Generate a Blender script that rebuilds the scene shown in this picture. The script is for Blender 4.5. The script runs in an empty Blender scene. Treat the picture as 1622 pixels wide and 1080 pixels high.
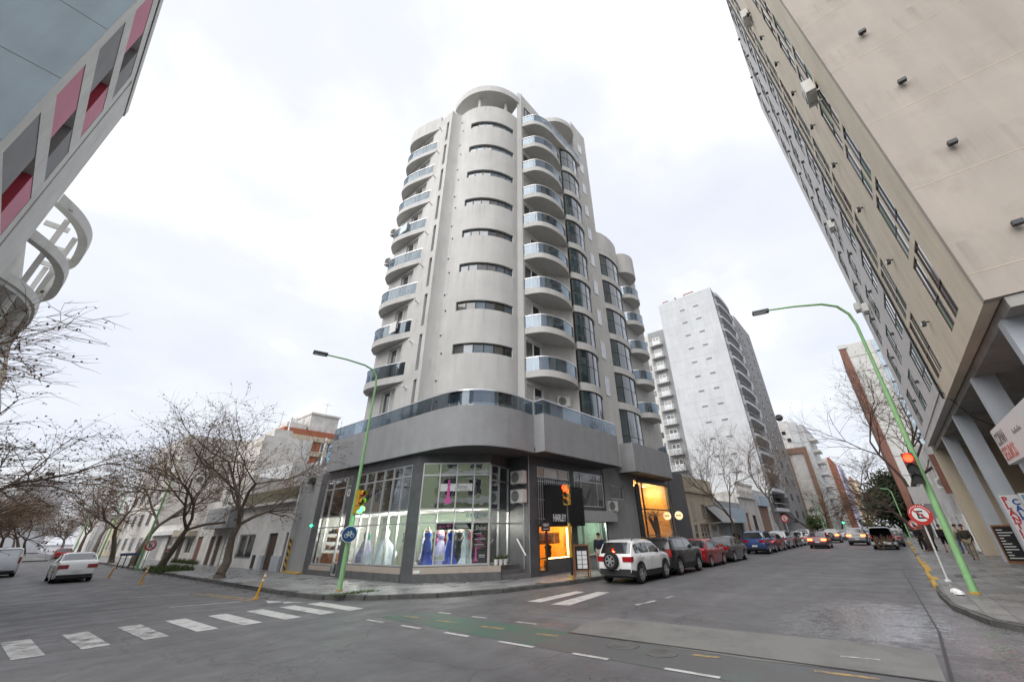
import bpy, math, random
from mathutils import Vector, Matrix
rnd = random.Random(7)
S = bpy.context.scene
COL = S.collection
# ------------------------------------------------------------------ camera
YAW, PITCH, ROLL = math.radians(39.1), math.radians(28.65), math.radians(1.34)
cp, sp = math.cos(PITCH), math.sin(PITCH)
F0 = Vector((math.cos(YAW), math.sin(YAW), 0)); R0 = Vector((math.sin(YAW), -math.cos(YAW), 0)); U0 = Vector((0, 0, 1))
Fw = F0*cp + U0*sp; Dn = F0*sp - U0*cp
Rt = R0*math.cos(ROLL) + Dn*math.sin(ROLL); Dn = Dn*math.cos(ROLL) - R0*math.sin(ROLL)
cam = bpy.data.objects.new('camera', bpy.data.cameras.new('camera'))
COL.objects.link(cam)
M = Matrix((Rt, -Dn, -Fw)).transposed().to_4x4(); M.translation = (0, 0, 2.0)
cam.matrix_world = M
cam.data.sensor_width = 36; cam.data.lens = 617/1622*36
cam.data.shift_x = -(842-811)/1622; cam.data.shift_y = -(540-506)/1622
cam.data.clip_start = 0.1; cam.data.clip_end = 3000
S.camera = cam
# ------------------------------------------------------------------ sky: bright overcast, thin blue-grey breaks
SUN_EL, SUN_AZ = math.radians(46), math.radians(274)
W = bpy.data.worlds.new('World'); S.world = W; W.use_nodes = True
nt = W.node_tree; nt.nodes.clear()
def wn(t, **k):
    n = nt.nodes.new(t)
    for a, b in k.items(): setattr(n, a, b)
    return n
out = wn('ShaderNodeOutputWorld')
sky = wn('ShaderNodeTexSky', sky_type='NISHITA', sun_disc=False); sky.sun_elevation = SUN_EL; sky.sun_rotation = SUN_AZ
sky.air_density = 1.2; sky.dust_density = 2.0
bgs = wn('ShaderNodeBackground'); bgs.inputs[1].default_value = 0.13
nt.links.new(sky.outputs[0], bgs.inputs[0])
tc = wn('ShaderNodeTexCoord')
sep = wn('ShaderNodeSeparateXYZ'); nt.links.new(tc.outputs['Generated'], sep.inputs[0])
zc = wn('ShaderNodeMath', operation='ADD'); nt.links.new(sep.outputs[2], zc.inputs[0]); zc.inputs[1].default_value = 0.22
dv = wn('ShaderNodeVectorMath', operation='DIVIDE'); nt.links.new(tc.outputs['Generated'], dv.inputs[0])
cmb = wn('ShaderNodeCombineXYZ')
for i in range(3): nt.links.new(zc.outputs[0], cmb.inputs[i])
nt.links.new(cmb.outputs[0], dv.inputs[1])
no = wn('ShaderNodeTexNoise'); no.inputs['Scale'].default_value = 1.5; no.inputs['Detail'].default_value = 7; no.inputs['Roughness'].default_value = .52
nt.links.new(dv.outputs[0], no.inputs['Vector'])
rp = wn('ShaderNodeValToRGB')
rp.color_ramp.elements[0].position = .45; rp.color_ramp.elements[0].color = (.335, .347, .388, 1)
rp.color_ramp.elements[1].position = .88; rp.color_ramp.elements[1].color = (.53, .53, .53, 1)
e = rp.color_ramp.elements.new(.67); e.color = (.385, .392, .415, 1)
ez = wn('ShaderNodeMath', operation='MULTIPLY_ADD'); nt.links.new(sep.outputs[2], ez.inputs[0]); ez.inputs[1].default_value = .30; nt.links.new(no.outputs[0], ez.inputs[2])
nt.links.new(ez.outputs[0], rp.inputs[0])
bgc = wn('ShaderNodeBackground'); bgc.inputs[1].default_value = 1.0
nt.links.new(rp.outputs[0], bgc.inputs[0])
mx = wn('ShaderNodeMixShader'); mx.inputs[0].default_value = 0.93
nt.links.new(bgs.outputs[0], mx.inputs[1]); nt.links.new(bgc.outputs[0], mx.inputs[2]); nt.links.new(mx.outputs[0], out.inputs[0])
sun = bpy.data.objects.new('sun', bpy.data.lights.new('sun', 'SUN')); COL.objects.link(sun)
sun.data.energy = 1.4; sun.data.angle = math.radians(70); sun.data.color = (1, .97, .93)
sd = Vector((math.cos(SUN_EL)*math.sin(SUN_AZ), math.cos(SUN_EL)*math.cos(SUN_AZ), math.sin(SUN_EL)))
sun.rotation_euler = sd.to_track_quat('Z', 'Y').to_euler(); sun.location = (0, 0, 60)
S.view_settings.view_transform = 'Standard'; S.view_settings.look = 'None'
S.view_settings.exposure = 1.32; S.view_settings.gamma = 1.0
S.render.engine = 'CYCLES'
S.cycles.use_denoising = True; S.cycles.max_bounces = 7; S.cycles.transparent_max_bounces = 16
S.cycles.glossy_bounces = 3; S.cycles.diffuse_bounces = 3; S.cycles.caustics_reflective = False; S.cycles.caustics_refractive = False
S.cycles.sample_clamp_indirect = 6
# ------------------------------------------------------------------ materials
MATS = {}
def newmat(name):
    m = bpy.data.materials.new(name); m.use_nodes = True
    n = m.node_tree.nodes; b = n['Principled BSDF']; MATS[name] = m
    return m, m.node_tree, b
def pm(name, col, rough=.75, var=.16, scale=1.2, bump=.15, bscale=60, metal=0, streak=0, spec=.35, obj=False, stain=None, coat=0, drip=None):
    """procedural plaster/paint/metal: two noise octaves of colour drift, rain streaks, fine relief"""
    m, t, b = newmat(name); N = t.nodes; L = t.links
    if obj: pos = N.new('ShaderNodeTexCoord').outputs['Object']
    else: pos = N.new('ShaderNodeNewGeometry').outputs['Position']
    n1 = N.new('ShaderNodeTexNoise'); n1.inputs['Scale'].default_value = scale; n1.inputs['Detail'].default_value = 8; n1.inputs['Roughness'].default_value = .62
    L.new(pos, n1.inputs['Vector'])
    mr = N.new('ShaderNodeMapRange'); mr.inputs[1].default_value = .3; mr.inputs[2].default_value = .7
    mr.inputs[3].default_value = 1-var; mr.inputs[4].default_value = 1+var*.6
    L.new(n1.outputs[0], mr.inputs[0])
    fac = mr.outputs[0]
    if streak:
        mp = N.new('ShaderNodeMapping'); mp.inputs['Scale'].default_value = (1.0, 1.0, .10); L.new(pos, mp.inputs[0])
        n2 = N.new('ShaderNodeTexNoise'); n2.inputs['Scale'].default_value = 2.0; n2.inputs['Detail'].default_value = 6; L.new(mp.outputs[0], n2.inputs['Vector'])
        m2 = N.new('ShaderNodeMapRange'); m2.inputs[1].default_value = .30; m2.inputs[2].default_value = .75; m2.inputs[3].default_value = 1-streak*.8; m2.inputs[4].default_value = 1.04
        L.new(n2.outputs[0], m2.inputs[0])
        mu = N.new('ShaderNodeMath'); mu.operation = 'MULTIPLY'; L.new(fac, mu.inputs[0]); L.new(m2.outputs[0], mu.inputs[1]); fac = mu.outputs[0]
    hs = N.new('ShaderNodeVectorMath'); hs.operation = 'SCALE'; hs.inputs[0].default_value = col[:3]; L.new(fac, hs.inputs['Scale'])
    cout = hs.outputs[0]
    if stain:
        n3 = N.new('ShaderNodeTexNoise'); n3.inputs['Scale'].default_value = .55; n3.inputs['Detail'].default_value = 9; n3.inputs['Roughness'].default_value = .7; L.new(pos, n3.inputs['Vector'])
        m3 = N.new('ShaderNodeMapRange'); m3.inputs[1].default_value = .52; m3.inputs[2].default_value = .68; L.new(n3.outputs[0], m3.inputs[0])
        mi = N.new('ShaderNodeMix'); mi.data_type = 'RGBA'; L.new(m3.outputs[0], mi.inputs[0]); L.new(cout, mi.inputs[6]); mi.inputs[7].default_value = (*stain, 1); cout = mi.outputs[2]
    if drip:
        sx = N.new('ShaderNodeSeparateXYZ'); L.new(pos, sx.inputs[0])
        ma = N.new('ShaderNodeMath'); ma.operation = 'MULTIPLY_ADD'; L.new(sx.outputs[2], ma.inputs[0]); ma.inputs[1].default_value = 1/drip[1]; ma.inputs[2].default_value = -drip[0]/drip[1]+10
        fr = N.new('ShaderNodeMath'); fr.operation = 'FRACT'; L.new(ma.outputs[0], fr.inputs[0])
        r1 = N.new('ShaderNodeMapRange'); r1.inputs[1].default_value = .45; r1.inputs[2].default_value = 1; L.new(fr.outputs[0], r1.inputs[0])
        mp2 = N.new('ShaderNodeMapping'); mp2.inputs['Scale'].default_value = (3.2, 3.2, .10); L.new(pos, mp2.inputs[0])
        n4 = N.new('ShaderNodeTexNoise'); n4.inputs['Scale'].default_value = 1.4; n4.inputs['Detail'].default_value = 5; L.new(mp2.outputs[0], n4.inputs['Vector'])
        r2 = N.new('ShaderNodeMapRange'); r2.inputs[1].default_value = .54; r2.inputs[2].default_value = .72; L.new(n4.outputs[0], r2.inputs[0])
        mm = N.new('ShaderNodeMath'); mm.operation = 'MULTIPLY'; L.new(r1.outputs[0], mm.inputs[0]); L.new(r2.outputs[0], mm.inputs[1])
        m5 = N.new('ShaderNodeMath'); m5.operation = 'MULTIPLY'; L.new(mm.outputs[0], m5.inputs[0]); m5.inputs[1].default_value = drip[2]
        mi2 = N.new('ShaderNodeMix'); mi2.data_type = 'RGBA'; L.new(m5.outputs[0], mi2.inputs[0]); L.new(cout, mi2.inputs[6]); mi2.inputs[7].default_value = (col[0]*.5, col[1]*.49, col[2]*.47, 1); cout = mi2.outputs[2]
    L.new(cout, b.inputs['Base Color'])
    b.inputs['Roughness'].default_value = rough; b.inputs['Metallic'].default_value = metal; b.inputs['Specular IOR Level'].default_value = spec
    if coat: b.inputs['Coat Weight'].default_value = coat; b.inputs['Coat Roughness'].default_value = .05
    if bump:
        nb = N.new('ShaderNodeTexNoise'); nb.inputs['Scale'].default_value = bscale; nb.inputs['Detail'].default_value = 3; L.new(pos, nb.inputs['Vector'])
        bp = N.new('ShaderNodeBump'); bp.inputs['Strength'].default_value = bump; bp.inputs['Distance'].default_value = .02
        L.new(nb.outputs[0], bp.inputs['Height']); L.new(bp.outputs[0], b.inputs['Normal'])
    return m
def glass(name, tint, refl=.12, rough=.02, trans=1.0, wav=.02, gc=(.95,.97,1)):
    """architectural pane: tinted see-through mixed with a mirror coat that grows at grazing angles"""
    m, t, b = newmat(name); N = t.nodes; L = t.links; N.remove(b)
    o = N['Material Output']
    tr = N.new('ShaderNodeBsdfTransparent'); tr.inputs[0].default_value = (*tint, 1)
    gl = N.new('ShaderNodeBsdfGlossy'); gl.inputs['Roughness'].default_value = rough; gl.inputs['Color'].default_value = (*gc, 1)
    gm = N.new('ShaderNodeNewGeometry'); dt = N.new('ShaderNodeVectorMath'); dt.operation = 'DOT_PRODUCT'; L.new(gm.outputs['Normal'], dt.inputs[0]); L.new(gm.outputs['Incoming'], dt.inputs[1])
    ab = N.new('ShaderNodeMath'); ab.operation = 'ABSOLUTE'; L.new(dt.outputs['Value'], ab.inputs[0])
    om = N.new('ShaderNodeMath'); om.operation = 'SUBTRACT'; om.inputs[0].default_value = 1; L.new(ab.outputs[0], om.inputs[1])
    pw = N.new('ShaderNodeMath'); pw.operation = 'POWER'; L.new(om.outputs[0], pw.inputs[0]); pw.inputs[1].default_value = 5
    mr = N.new('ShaderNodeMapRange'); mr.inputs[1].default_value = 0; mr.inputs[2].default_value = 1; mr.inputs[3].default_value = refl; mr.inputs[4].default_value = .95
    L.new(pw.outputs[0], mr.inputs[0])
    if wav:
        g = N.new('ShaderNodeNewGeometry'); nn = N.new('ShaderNodeTexNoise'); nn.inputs['Scale'].default_value = 1.3; L.new(g.outputs['Position'], nn.inputs['Vector'])
        bp = N.new('ShaderNodeBump'); bp.inputs['Strength'].default_value = wav; bp.inputs['Distance'].default_value = .1; L.new(nn.outputs[0], bp.inputs['Height']); L.new(bp.outputs[0], gl.inputs['Normal'])
    ms = N.new('ShaderNodeMixShader'); L.new(mr.outputs[0], ms.inputs[0]); L.new(tr.outputs[0], ms.inputs[1]); L.new(gl.outputs[0], ms.inputs[2]); L.new(ms.outputs[0], o.inputs[0])
    return m
def darkglass(name, col, rough=.04, spec=.9, var=.5, wav=.03):
    """window of an unlit room: dark body, mirror-like surface, uneven curtains behind"""
    m, t, b = newmat(name); N = t.nodes; L = t.links
    g = N.new('ShaderNodeNewGeometry')
    vn = N.new('ShaderNodeTexNoise'); vn.inputs['Scale'].default_value = .9; L.new(g.outputs['Position'], vn.inputs['Vector'])
    mr = N.new('ShaderNodeMapRange'); mr.inputs[1].default_value = .3; mr.inputs[2].default_value = .7; mr.inputs[3].default_value = 1-var; mr.inputs[4].default_value = 1+var; L.new(vn.outputs[0], mr.inputs[0])
    hs = N.new('ShaderNodeVectorMath'); hs.operation = 'SCALE'; hs.inputs[0].default_value = col; L.new(mr.outputs[0], hs.inputs['Scale']); L.new(hs.outputs[0], b.inputs['Base Color'])
    b.inputs['Roughness'].default_value = rough; b.inputs['Specular IOR Level'].default_value = spec; b.inputs['Coat Weight'].default_value = .6; b.inputs['Coat Roughness'].default_value = .02
    nn = N.new('ShaderNodeTexNoise'); nn.inputs['Scale'].default_value = 1.1; L.new(g.outputs['Position'], nn.inputs['Vector'])
    bp = N.new('ShaderNodeBump'); bp.inputs['Strength'].default_value = wav; bp.inputs['Distance'].default_value = .1; L.new(nn.outputs[0], bp.inputs['Height']); L.new(bp.outputs[0], b.inputs['Coat Normal'])
    return m
def glow(name, col, st):
    m, t, b = newmat(name); b.inputs['Base Color'].default_value = (*col, 1); b.inputs['Emission Color'].default_value = (*col, 1); b.inputs['Emission Strength'].default_value = st
    return m
# ------------------------------------------------------------------ mesh builder
ORG = {}
def root_of(o):
    while o.parent: o = o.parent
    return o
class MB:
    def __init__(s): s.v = []; s.f = []
    def add(s, vs, fs):
        n = len(s.v); s.v += [tuple(p) for p in vs]; s.f += [tuple(i+n for i in f) for f in fs]; return s
    def box(s, x0, x1, y0, y1, z0, z1):
        return s.add([(x0,y0,z0),(x1,y0,z0),(x1,y1,z0),(x0,y1,z0),(x0,y0,z1),(x1,y0,z1),(x1,y1,z1),(x0,y1,z1)],
            [(0,3,2,1),(4,5,6,7),(0,1,5,4),(1,2,6,5),(2,3,7,6),(3,0,4,7)])
    def ob(s, P, U, N, u0, u1, v0, v1, n0, n1):
        """oriented box: U along the wall, N outward, v is height"""
        P = Vector(P); c = []
        for v in (v0, v1):
            for u, n in ((u0,n0),(u1,n0),(u1,n1),(u0,n1)):
                c.append(P+U*u+N*n+Vector((0,0,v)))
        F_ = [(0,3,2,1),(4,5,6,7),(0,1,5,4),(1,2,6,5),(2,3,7,6),(3,0,4,7)]
        if U.cross(N).z < 0: F_ = [f[::-1] for f in F_]
        return s.add(c, F_)
    def prism(s, pts, z0, z1):
        n = len(pts); a = sum(pts[i][0]*pts[(i+1)%n][1]-pts[(i+1)%n][0]*pts[i][1] for i in range(n))
        if a < 0: pts = pts[::-1]
        return s.add([(x,y,z0) for x,y in pts]+[(x,y,z1) for x,y in pts],
            [tuple(range(n-1,-1,-1)), tuple(range(n,2*n))]+[(i,(i+1)%n,n+(i+1)%n,n+i) for i in range(n)])
    def wall(s, pts, th, z0, z1, inner=None):
        """thick wall along an open plan path; inner side to the left of travel (th>0)"""
        q = inner or offset(pts, th); n = len(pts)
        vs = [(x,y,z0) for x,y in pts]+[(x,y,z1) for x,y in pts]+[(x,y,z0) for x,y in q]+[(x,y,z1) for x,y in q]
        fs = []
        for i in range(n-1):
            fs += [(i,i+1,n+i+1,n+i),(2*n+i+1,2*n+i,3*n+i,3*n+i+1),(n+i,n+i+1,3*n+i+1,3*n+i),(i+1,i,2*n+i,2*n+i+1)]
        fs += [(0,n,3*n,2*n),(n-1,2*n+n-1,3*n+n-1,n+n-1)]
        return s.add(vs, fs)
    def tube(s, path, rad, n=8, cap=True):
        path = [Vector(p) for p in path]
        if not isinstance(rad, (list, tuple)): rad = [rad]*len(path)
        ring = []; up = None
        for i, p in enumerate(path):
            d = (path[min(i+1,len(path)-1)]-path[max(i-1,0)])
            d = d.normalized() if d.length > 1e-9 else Vector((0,0,1))
            if up is None:
                up = Vector((1,0,0)) if abs(d.x) < .8 else Vector((0,1,0))
            a = (up - d*up.dot(d)); a = a.normalized() if a.length > 1e-6 else d.orthogonal().normalized()
            up = a; b = d.cross(a)
            ring.append([p+(a*math.cos(2*math.pi*k/n)+b*math.sin(2*math.pi*k/n))*rad[i] for k in range(n)])
        vs = [q for r in ring for q in r]; fs = []
        for i in range(len(path)-1):
            for k in range(n): fs.append((i*n+k, i*n+(k+1)%n, (i+1)*n+(k+1)%n, (i+1)*n+k))
        if cap: fs += [tuple(range(n-1,-1,-1)), tuple((len(path)-1)*n+k for k in range(n))]
        return s.add(vs, fs)
    def lathe(s, prof, c=(0,0,0), n=16, axis='z'):
        vs = []; fs = []
        for r, h in prof:
            for k in range(n):
                a = 2*math.pi*k/n; x, y = r*math.cos(a), r*math.sin(a)
                p = (x,y,h) if axis == 'z' else ((h,x,y) if axis == 'x' else (y,h,x))
                vs.append((p[0]+c[0],p[1]+c[1],p[2]+c[2]))
        for i in range(len(prof)-1):
            for k in range(n): fs.append((i*n+k, i*n+(k+1)%n, (i+1)*n+(k+1)%n, (i+1)*n+k))
        fs += [tuple(range(n-1,-1,-1)), tuple((len(prof)-1)*n+k for k in range(n))]
        return s.add(vs, fs)
    def build(s, name, mat, parent=None, smooth=False, kind=None, label=None):
        me = bpy.data.meshes.new(name)
        o0 = ORG.get(root_of(parent).name, (0,0,0)) if parent else (0,0,0)
        me.from_pydata([(x-o0[0],y-o0[1],z-o0[2]) for x,y,z in s.v], [], s.f); me.update()
        ml = mat if isinstance(mat, (list, tuple)) else [mat]
        for m in ml: me.materials.append(MATS[m] if isinstance(m, str) else m)
        if smooth:
            for p in me.polygons: p.use_smooth = True
            try: me.set_sharp_from_angle(angle=math.radians(38))
            except Exception: pass
        o = bpy.data.objects.new(name, me); COL.objects.link(o)
        if parent: o.parent = parent
        if kind: o['kind'] = kind
        if label: o['label'] = label
        return o
def offset(pts, d):
    out = []
    n = len(pts)
    for i in range(n):
        a = Vector(pts[max(i-1,0)]); b = Vector(pts[min(i+1,n-1)]); t = (b-a).normalized()
        nr = Vector((-t.y, t.x)); k = 1.0
        if 0 < i < n-1:
            t1 = (Vector(pts[i])-a).normalized(); k = 1/max(.5, abs(Vector((-t1.y,t1.x)).dot(nr)))
        out.append((pts[i][0]+nr.x*d*k, pts[i][1]+nr.y*d*k))
    return out
def tag(o, label=None, cat=None, group=None, kind=None):
    if label: o['label'] = label
    if cat: o['category'] = cat
    if group: o['group'] = group
    if kind: o['kind'] = kind
    return o
def thing(name, label, cat, loc=(0,0,0), rz=0, group=None, world=True):
    o = bpy.data.objects.new(name, None); COL.objects.link(o)
    o.empty_display_size = .2
    o.location = loc; o.rotation_euler = (0,0,rz); tag(o, label, cat, group)
    if world: ORG[o.name] = loc
    return o
def copy_tree(o, parent=None):
    c = o.copy(); COL.objects.link(c); c.parent = parent
    for ch in list(o.children): copy_tree(ch, c)
    return c
def share(o, parent, loc=None, rot=None, mat=None):
    """another instance of a mesh part under another parent"""
    c = o.copy(); COL.objects.link(c); c.parent = parent
    if loc is not None: c.location = loc
    if rot is not None: c.rotation_euler = rot
    return c
def text(body, P, U, size, mat, parent, N, name='lettering', shear=0, extrude=.004, width=None, align='LEFT', flip=False, up=None, bold=0):
    """raised lettering standing at P, running along U, facing N"""
    cu = bpy.data.curves.new(name, 'FONT'); cu.body = body; cu.size = size; cu.shear = shear; cu.extrude = extrude; cu.align_x = align; cu.resolution_u = 3; cu.offset = bold
    o = bpy.data.objects.new(name, cu); COL.objects.link(o)
    bpy.context.view_layer.update()
    dg = bpy.context.evaluated_depsgraph_get(); me = bpy.data.meshes.new_from_object(o.evaluated_get(dg))
    bpy.data.objects.remove(o); bpy.data.curves.remove(cu)
    U = Vector(U).normalized(); N = Vector(N).normalized(); V = Vector(up) if up else Vector((0,0,1))
    sx = 1
    if width:
        xs = [v.co.x for v in me.vertices]; sx = width/max(1e-6, max(xs)-min(xs))
    if flip: sx = -sx
    o0 = ORG.get(root_of(parent).name, (0,0,0)) if parent else (0,0,0)
    P = Vector(P)-Vector(o0)
    for v in me.vertices: v.co = P+U*(v.co.x*sx)+V*v.co.y+N*v.co.z
    me.materials.clear(); me.materials.append(MATS[mat])
    o = bpy.data.objects.new(name, me); COL.objects.link(o); o.parent = parent
    return o
X_, Y_, Z_ = Vector((1,0,0)), Vector((0,1,0)), Vector((0,0,1))
def window(parent, P, U, N, w, h, cols, rows, fm, gm, fw=.05, depth=.08, name='window', sill=None, gofs=0, skip=()):
    """framed window: bars at the given fractions, one pane object per light. P = lower corner on the wall plane"""
    m = MB()
    cs = [0]+list(cols)+[1]; rs = [0]+list(rows)+[1]
    for i, c in enumerate(cs):
        u = c*w; a = u if i == 0 else (u-fw if i == len(cs)-1 else u-fw/2)
        m.ob(P, U, N, a, a+fw, 0, h, gofs-depth*.4, gofs+depth*.6)
    for j, r in enumerate(rs):
        v = r*h; a = v if j == 0 else (v-fw if j == len(rs)-1 else v-fw/2)
        for i in range(len(cs)-1):
            u0 = cs[i]*w+(fw if i == 0 else fw/2); u1 = cs[i+1]*w-(fw if i == len(cs)-2 else fw/2)
            m.ob(P, U, N, u0, u1, a, a+fw, gofs-depth*.35, gofs+depth*.55)
    o = m.build(name, fm, parent)
    k = 0
    for i in range(len(cs)-1):
        for j in range(len(rs)-1):
            g = gm[k % len(gm)] if isinstance(gm, (list, tuple)) else gm
            k += 1
            if (i, j) in skip: continue
            MB().ob(P, U, N, cs[i]*w+fw*.45, cs[i+1]*w-fw*.45, rs[j]*h+fw*.45, rs[j+1]*h-fw*.45, gofs-.006, gofs+.006).build('pane', g, o)
    if sill: MB().ob(P, U, N, -.06, w+.06, -.06, 0, -.02, .09).build('sill', sill, o)
    return o
def arc(c, r, a0, a1, n):
    return [(c[0]+r*math.cos(a0+(a1-a0)*i/n), c[1]+r*math.sin(a0+(a1-a0)*i/n)) for i in range(n+1)]
def circ3(a, b, c):
    ax, ay = a; bx, by = b; cx, cy = c
    d = 2*(ax*(by-cy)+bx*(cy-ay)+cx*(ay-by))
    ux = ((ax*ax+ay*ay)*(by-cy)+(bx*bx+by*by)*(cy-ay)+(cx*cx+cy*cy)*(ay-by))/d
    uy = ((ax*ax+ay*ay)*(cx-bx)+(bx*bx+by*by)*(ax-cx)+(cx*cx+cy*cy)*(bx-ax))/d
    return (ux, uy), math.hypot(ax-ux, ay-uy)
def spline(pts, n):
    """Catmull-Rom through plan points"""
    P = [Vector(p) for p in pts]; out = []
    for i in range(len(P)-1):
        p0, p1, p2, p3 = P[max(i-1,0)], P[i], P[i+1], P[min(i+2,len(P)-1)]
        for k in range(n):
            t = k/n
            out.append(tuple(.5*((2*p1)+(p2-p0)*t+(2*p0-5*p1+4*p2-p3)*t*t+(3*p1-p0-3*p2+p3)*t**3)))
    out.append(tuple(P[-1])); return out
# ================================================================== palette
pm('plaster_tower', (.585,.578,.56), .85, .09, .6, .3, 90, streak=.10, stain=(.545,.535,.515), drip=(8.44,3.0,.42))
pm('plaster_band', (.32,.325,.335), .85, .10, 1.2, .35, 70, streak=.12)
pm('plaster_grey', (.31,.315,.32), .88, .12, .9, .25, 60, streak=.14)
pm('tile_dark', (.10,.102,.108), .38, .25, 2.0, .1, 30)
pm('tile_mid', (.13,.13,.132), .45, .25, 4, .1, 30, streak=.1)
pm('stone_beige', (.42,.36,.31), .6, .12, 5, .1, 40)
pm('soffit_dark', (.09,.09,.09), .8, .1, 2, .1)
pm('white_paint', (.78,.78,.76), .5, .05, 3, .03)
pm('alu', (.62,.63,.64), .35, .06, 5, 0, metal=.6)
pm('alu_dark', (.045,.048,.052), .4, .1, 5, 0, metal=.3)
pm('steel_rail', (.80,.80,.81), .28, .05, 6, 0, metal=.7)
pm('black_paint', (.02,.02,.021), .5, .2, 6, .05)
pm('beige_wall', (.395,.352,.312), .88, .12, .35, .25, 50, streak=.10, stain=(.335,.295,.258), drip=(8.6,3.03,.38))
pm('beige_facade', (.66,.585,.47), .85, .09, .7, .2, 50, streak=.12)
pm('grey_facade', (.58,.56,.55), .85, .08, .7, .2, 50, streak=.12)
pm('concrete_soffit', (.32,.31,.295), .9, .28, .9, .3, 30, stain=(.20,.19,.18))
pm('column_blue', (.43,.46,.50), .6, .08, 1, .08, 40, streak=.06)
pm('blue_wall', (.30,.365,.41), .8, .10, .5, .15, 60, streak=.13)
pm('offwhite_wall', (.56,.56,.54), .8, .09, .8, .15, 60, streak=.12, drip=(12.8,3.0,.35))
pm('pink_panel', (.50,.185,.255), .75, .08, 1.0, .12, 60)
pm('red_panel', (.36,.035,.06), .7, .1, 1.0, .1, 60)
pm('grey_panel', (.21,.21,.215), .8, .08, 1.0, .15, 60)
pm('white_tower', (.53,.547,.565), .85, .10, .35, .15, 30, streak=.08, drip=(4.2,2.93,.30))
pm('white_wall', (.66,.65,.63), .85, .16, .5, .2, 40, streak=.10, stain=(.50,.48,.45))
pm('stained_wall', (.62,.60,.57), .9, .2, .45, .25, 30, streak=.14, stain=(.40,.375,.345))
pm('cream_wall', (.55,.48,.37), .85, .1, .8, .2, 40, streak=.16)
pm('brown_wall', (.30,.19,.14), .85, .12, 1, .2, 40, streak=.1)
pm('terracotta', (.32,.12,.07), .85, .15, 2, .3, 40)
pm('brickred', (.36,.13,.075), .85, .15, 3, .3, 40)
pm('moss_tile', (.20,.19,.13), .9, .35, 2.5, .4, 20, stain=(.12,.13,.06))
pm('mint', (.36,.50,.47), .7, .1, 2, .1)
pm('lilac_wall', (.45,.46,.62), .8, .08, .6, .1)
pm('olive_wall', (.46,.52,.33), .8, .08, .8, .1)
pm('wood_door', (.075,.05,.04), .6, .3, 8, .2, 30)
pm('wood_orange', (.24,.10,.045), .5, .25, 8, .15, 30)
pm('door_white', (.60,.60,.57), .6, .1, 4, .1)
pm('rust_panel', (.20,.095,.07), .7, .15, 1, .15)
pm('sky_panel', (.42,.52,.60), .5, .06, 1, .05)
pm('bark', (.14,.112,.09), .95, .35, 6, .9, 22)
pm('bark_dark', (.080,.058,.047), .95, .3, 6, .6, 22)
pm('twig', (.15,.108,.082), .95, .3, 6, 0)
pm('dead_leaf', (.13,.075,.035), .85, .5, 9, 0)
pm('yellow_leaf', (.34,.19,.035), .85, .4, 9, 0)
pm('evergreen', (.045,.055,.030), .85, .5, 3, 0)
pm('grass', (.075,.105,.035), .9, .5, 6, 0)
pm('pole_green', (.25,.47,.22), .5, .12, 4, .08, 40, spec=.4)
pm('signal_yellow', (.48,.27,.03), .45, .12, 5, .05)
pm('signal_black', (.015,.015,.015), .4, .2, 5, 0)
pm('sign_blue', (.012,.05,.16), .4, .08, 8, 0)
pm('sign_red', (.50,.035,.03), .4, .08, 8, 0)
pm('sign_white', (.72,.73,.73), .4, .06, 8, 0)
pm('rubber', (.018,.018,.019), .85, .25, 12, .15, 80, obj=True)
pm('rim', (.50,.51,.52), .32, .08, 8, 0, metal=.7, obj=True)
pm('cladding', (.028,.029,.031), .65, .15, 8, .1, 60, obj=True)
pm('plate', (.70,.71,.70), .45, .06, 20, 0, obj=True)
pm('lamp_clear', (.65,.66,.67), .2, .05, 9, 0, obj=True)
pm('taillight', (.30,.008,.012), .18, .15, 9, 0, spec=.6, obj=True)
darkglass('car_glass', (.018,.021,.024), .03, .9, .4, 0)
def carpaint(n, c, metal=.25): pm(n, c, .32, .05, 3, 0, metal=metal, spec=.5, obj=True, coat=.8)
carpaint('paint_white', (.70,.71,.70), 0); carpaint('paint_black', (.010,.011,.012)); carpaint('paint_red', (.30,.012,.02)); carpaint('paint_darkgrey', (.04,.042,.046))
carpaint('paint_blue', (.012,.05,.19)); carpaint('paint_maroon', (.10,.02,.028)); carpaint('paint_lightblue', (.30,.38,.44)); carpaint('paint_silver', (.46,.48,.50), .5); carpaint('paint_grey', (.17,.175,.19)); carpaint('paint_brown', (.10,.08,.065))
glass('shop_glass', (.94,.96,.95), .085, .01, wav=.03)
glass('film_glass', (.55,.60,.60), .48, .015, wav=.05)
glass('rail_glass', (.52,.58,.63), .16, .03, wav=.02, gc=(.66,.74,.82))
glass('rail_glass_dark', (.42,.46,.49), .10, .03, wav=.02, gc=(.6,.68,.75))
darkglass('pane_blue', (.085,.115,.145), .05, 1.0); darkglass('pane_dark', (.012,.016,.02), .05); darkglass('pane_teal', (.025,.045,.052), .05, 1.0); darkglass('pane_grey', (.09,.09,.09), .06); darkglass('pane_brown', (.10,.075,.06), .06)
darkglass('pane_peach', (.42,.30,.22), .08, var=.2); darkglass('pane_light', (.45,.50,.54), .06, var=.15)
pm('curtain', (.50,.50,.48), .9, .12, 6, .3, 20)
pm('blind_green', (.20,.30,.22), .7, .1, 3, .1)
pm('skin', (.40,.22,.15), .6, .06, 10, 0, obj=True); pm('hair', (.02,.014,.011), .7, .3, 20, 0, obj=True)
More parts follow.
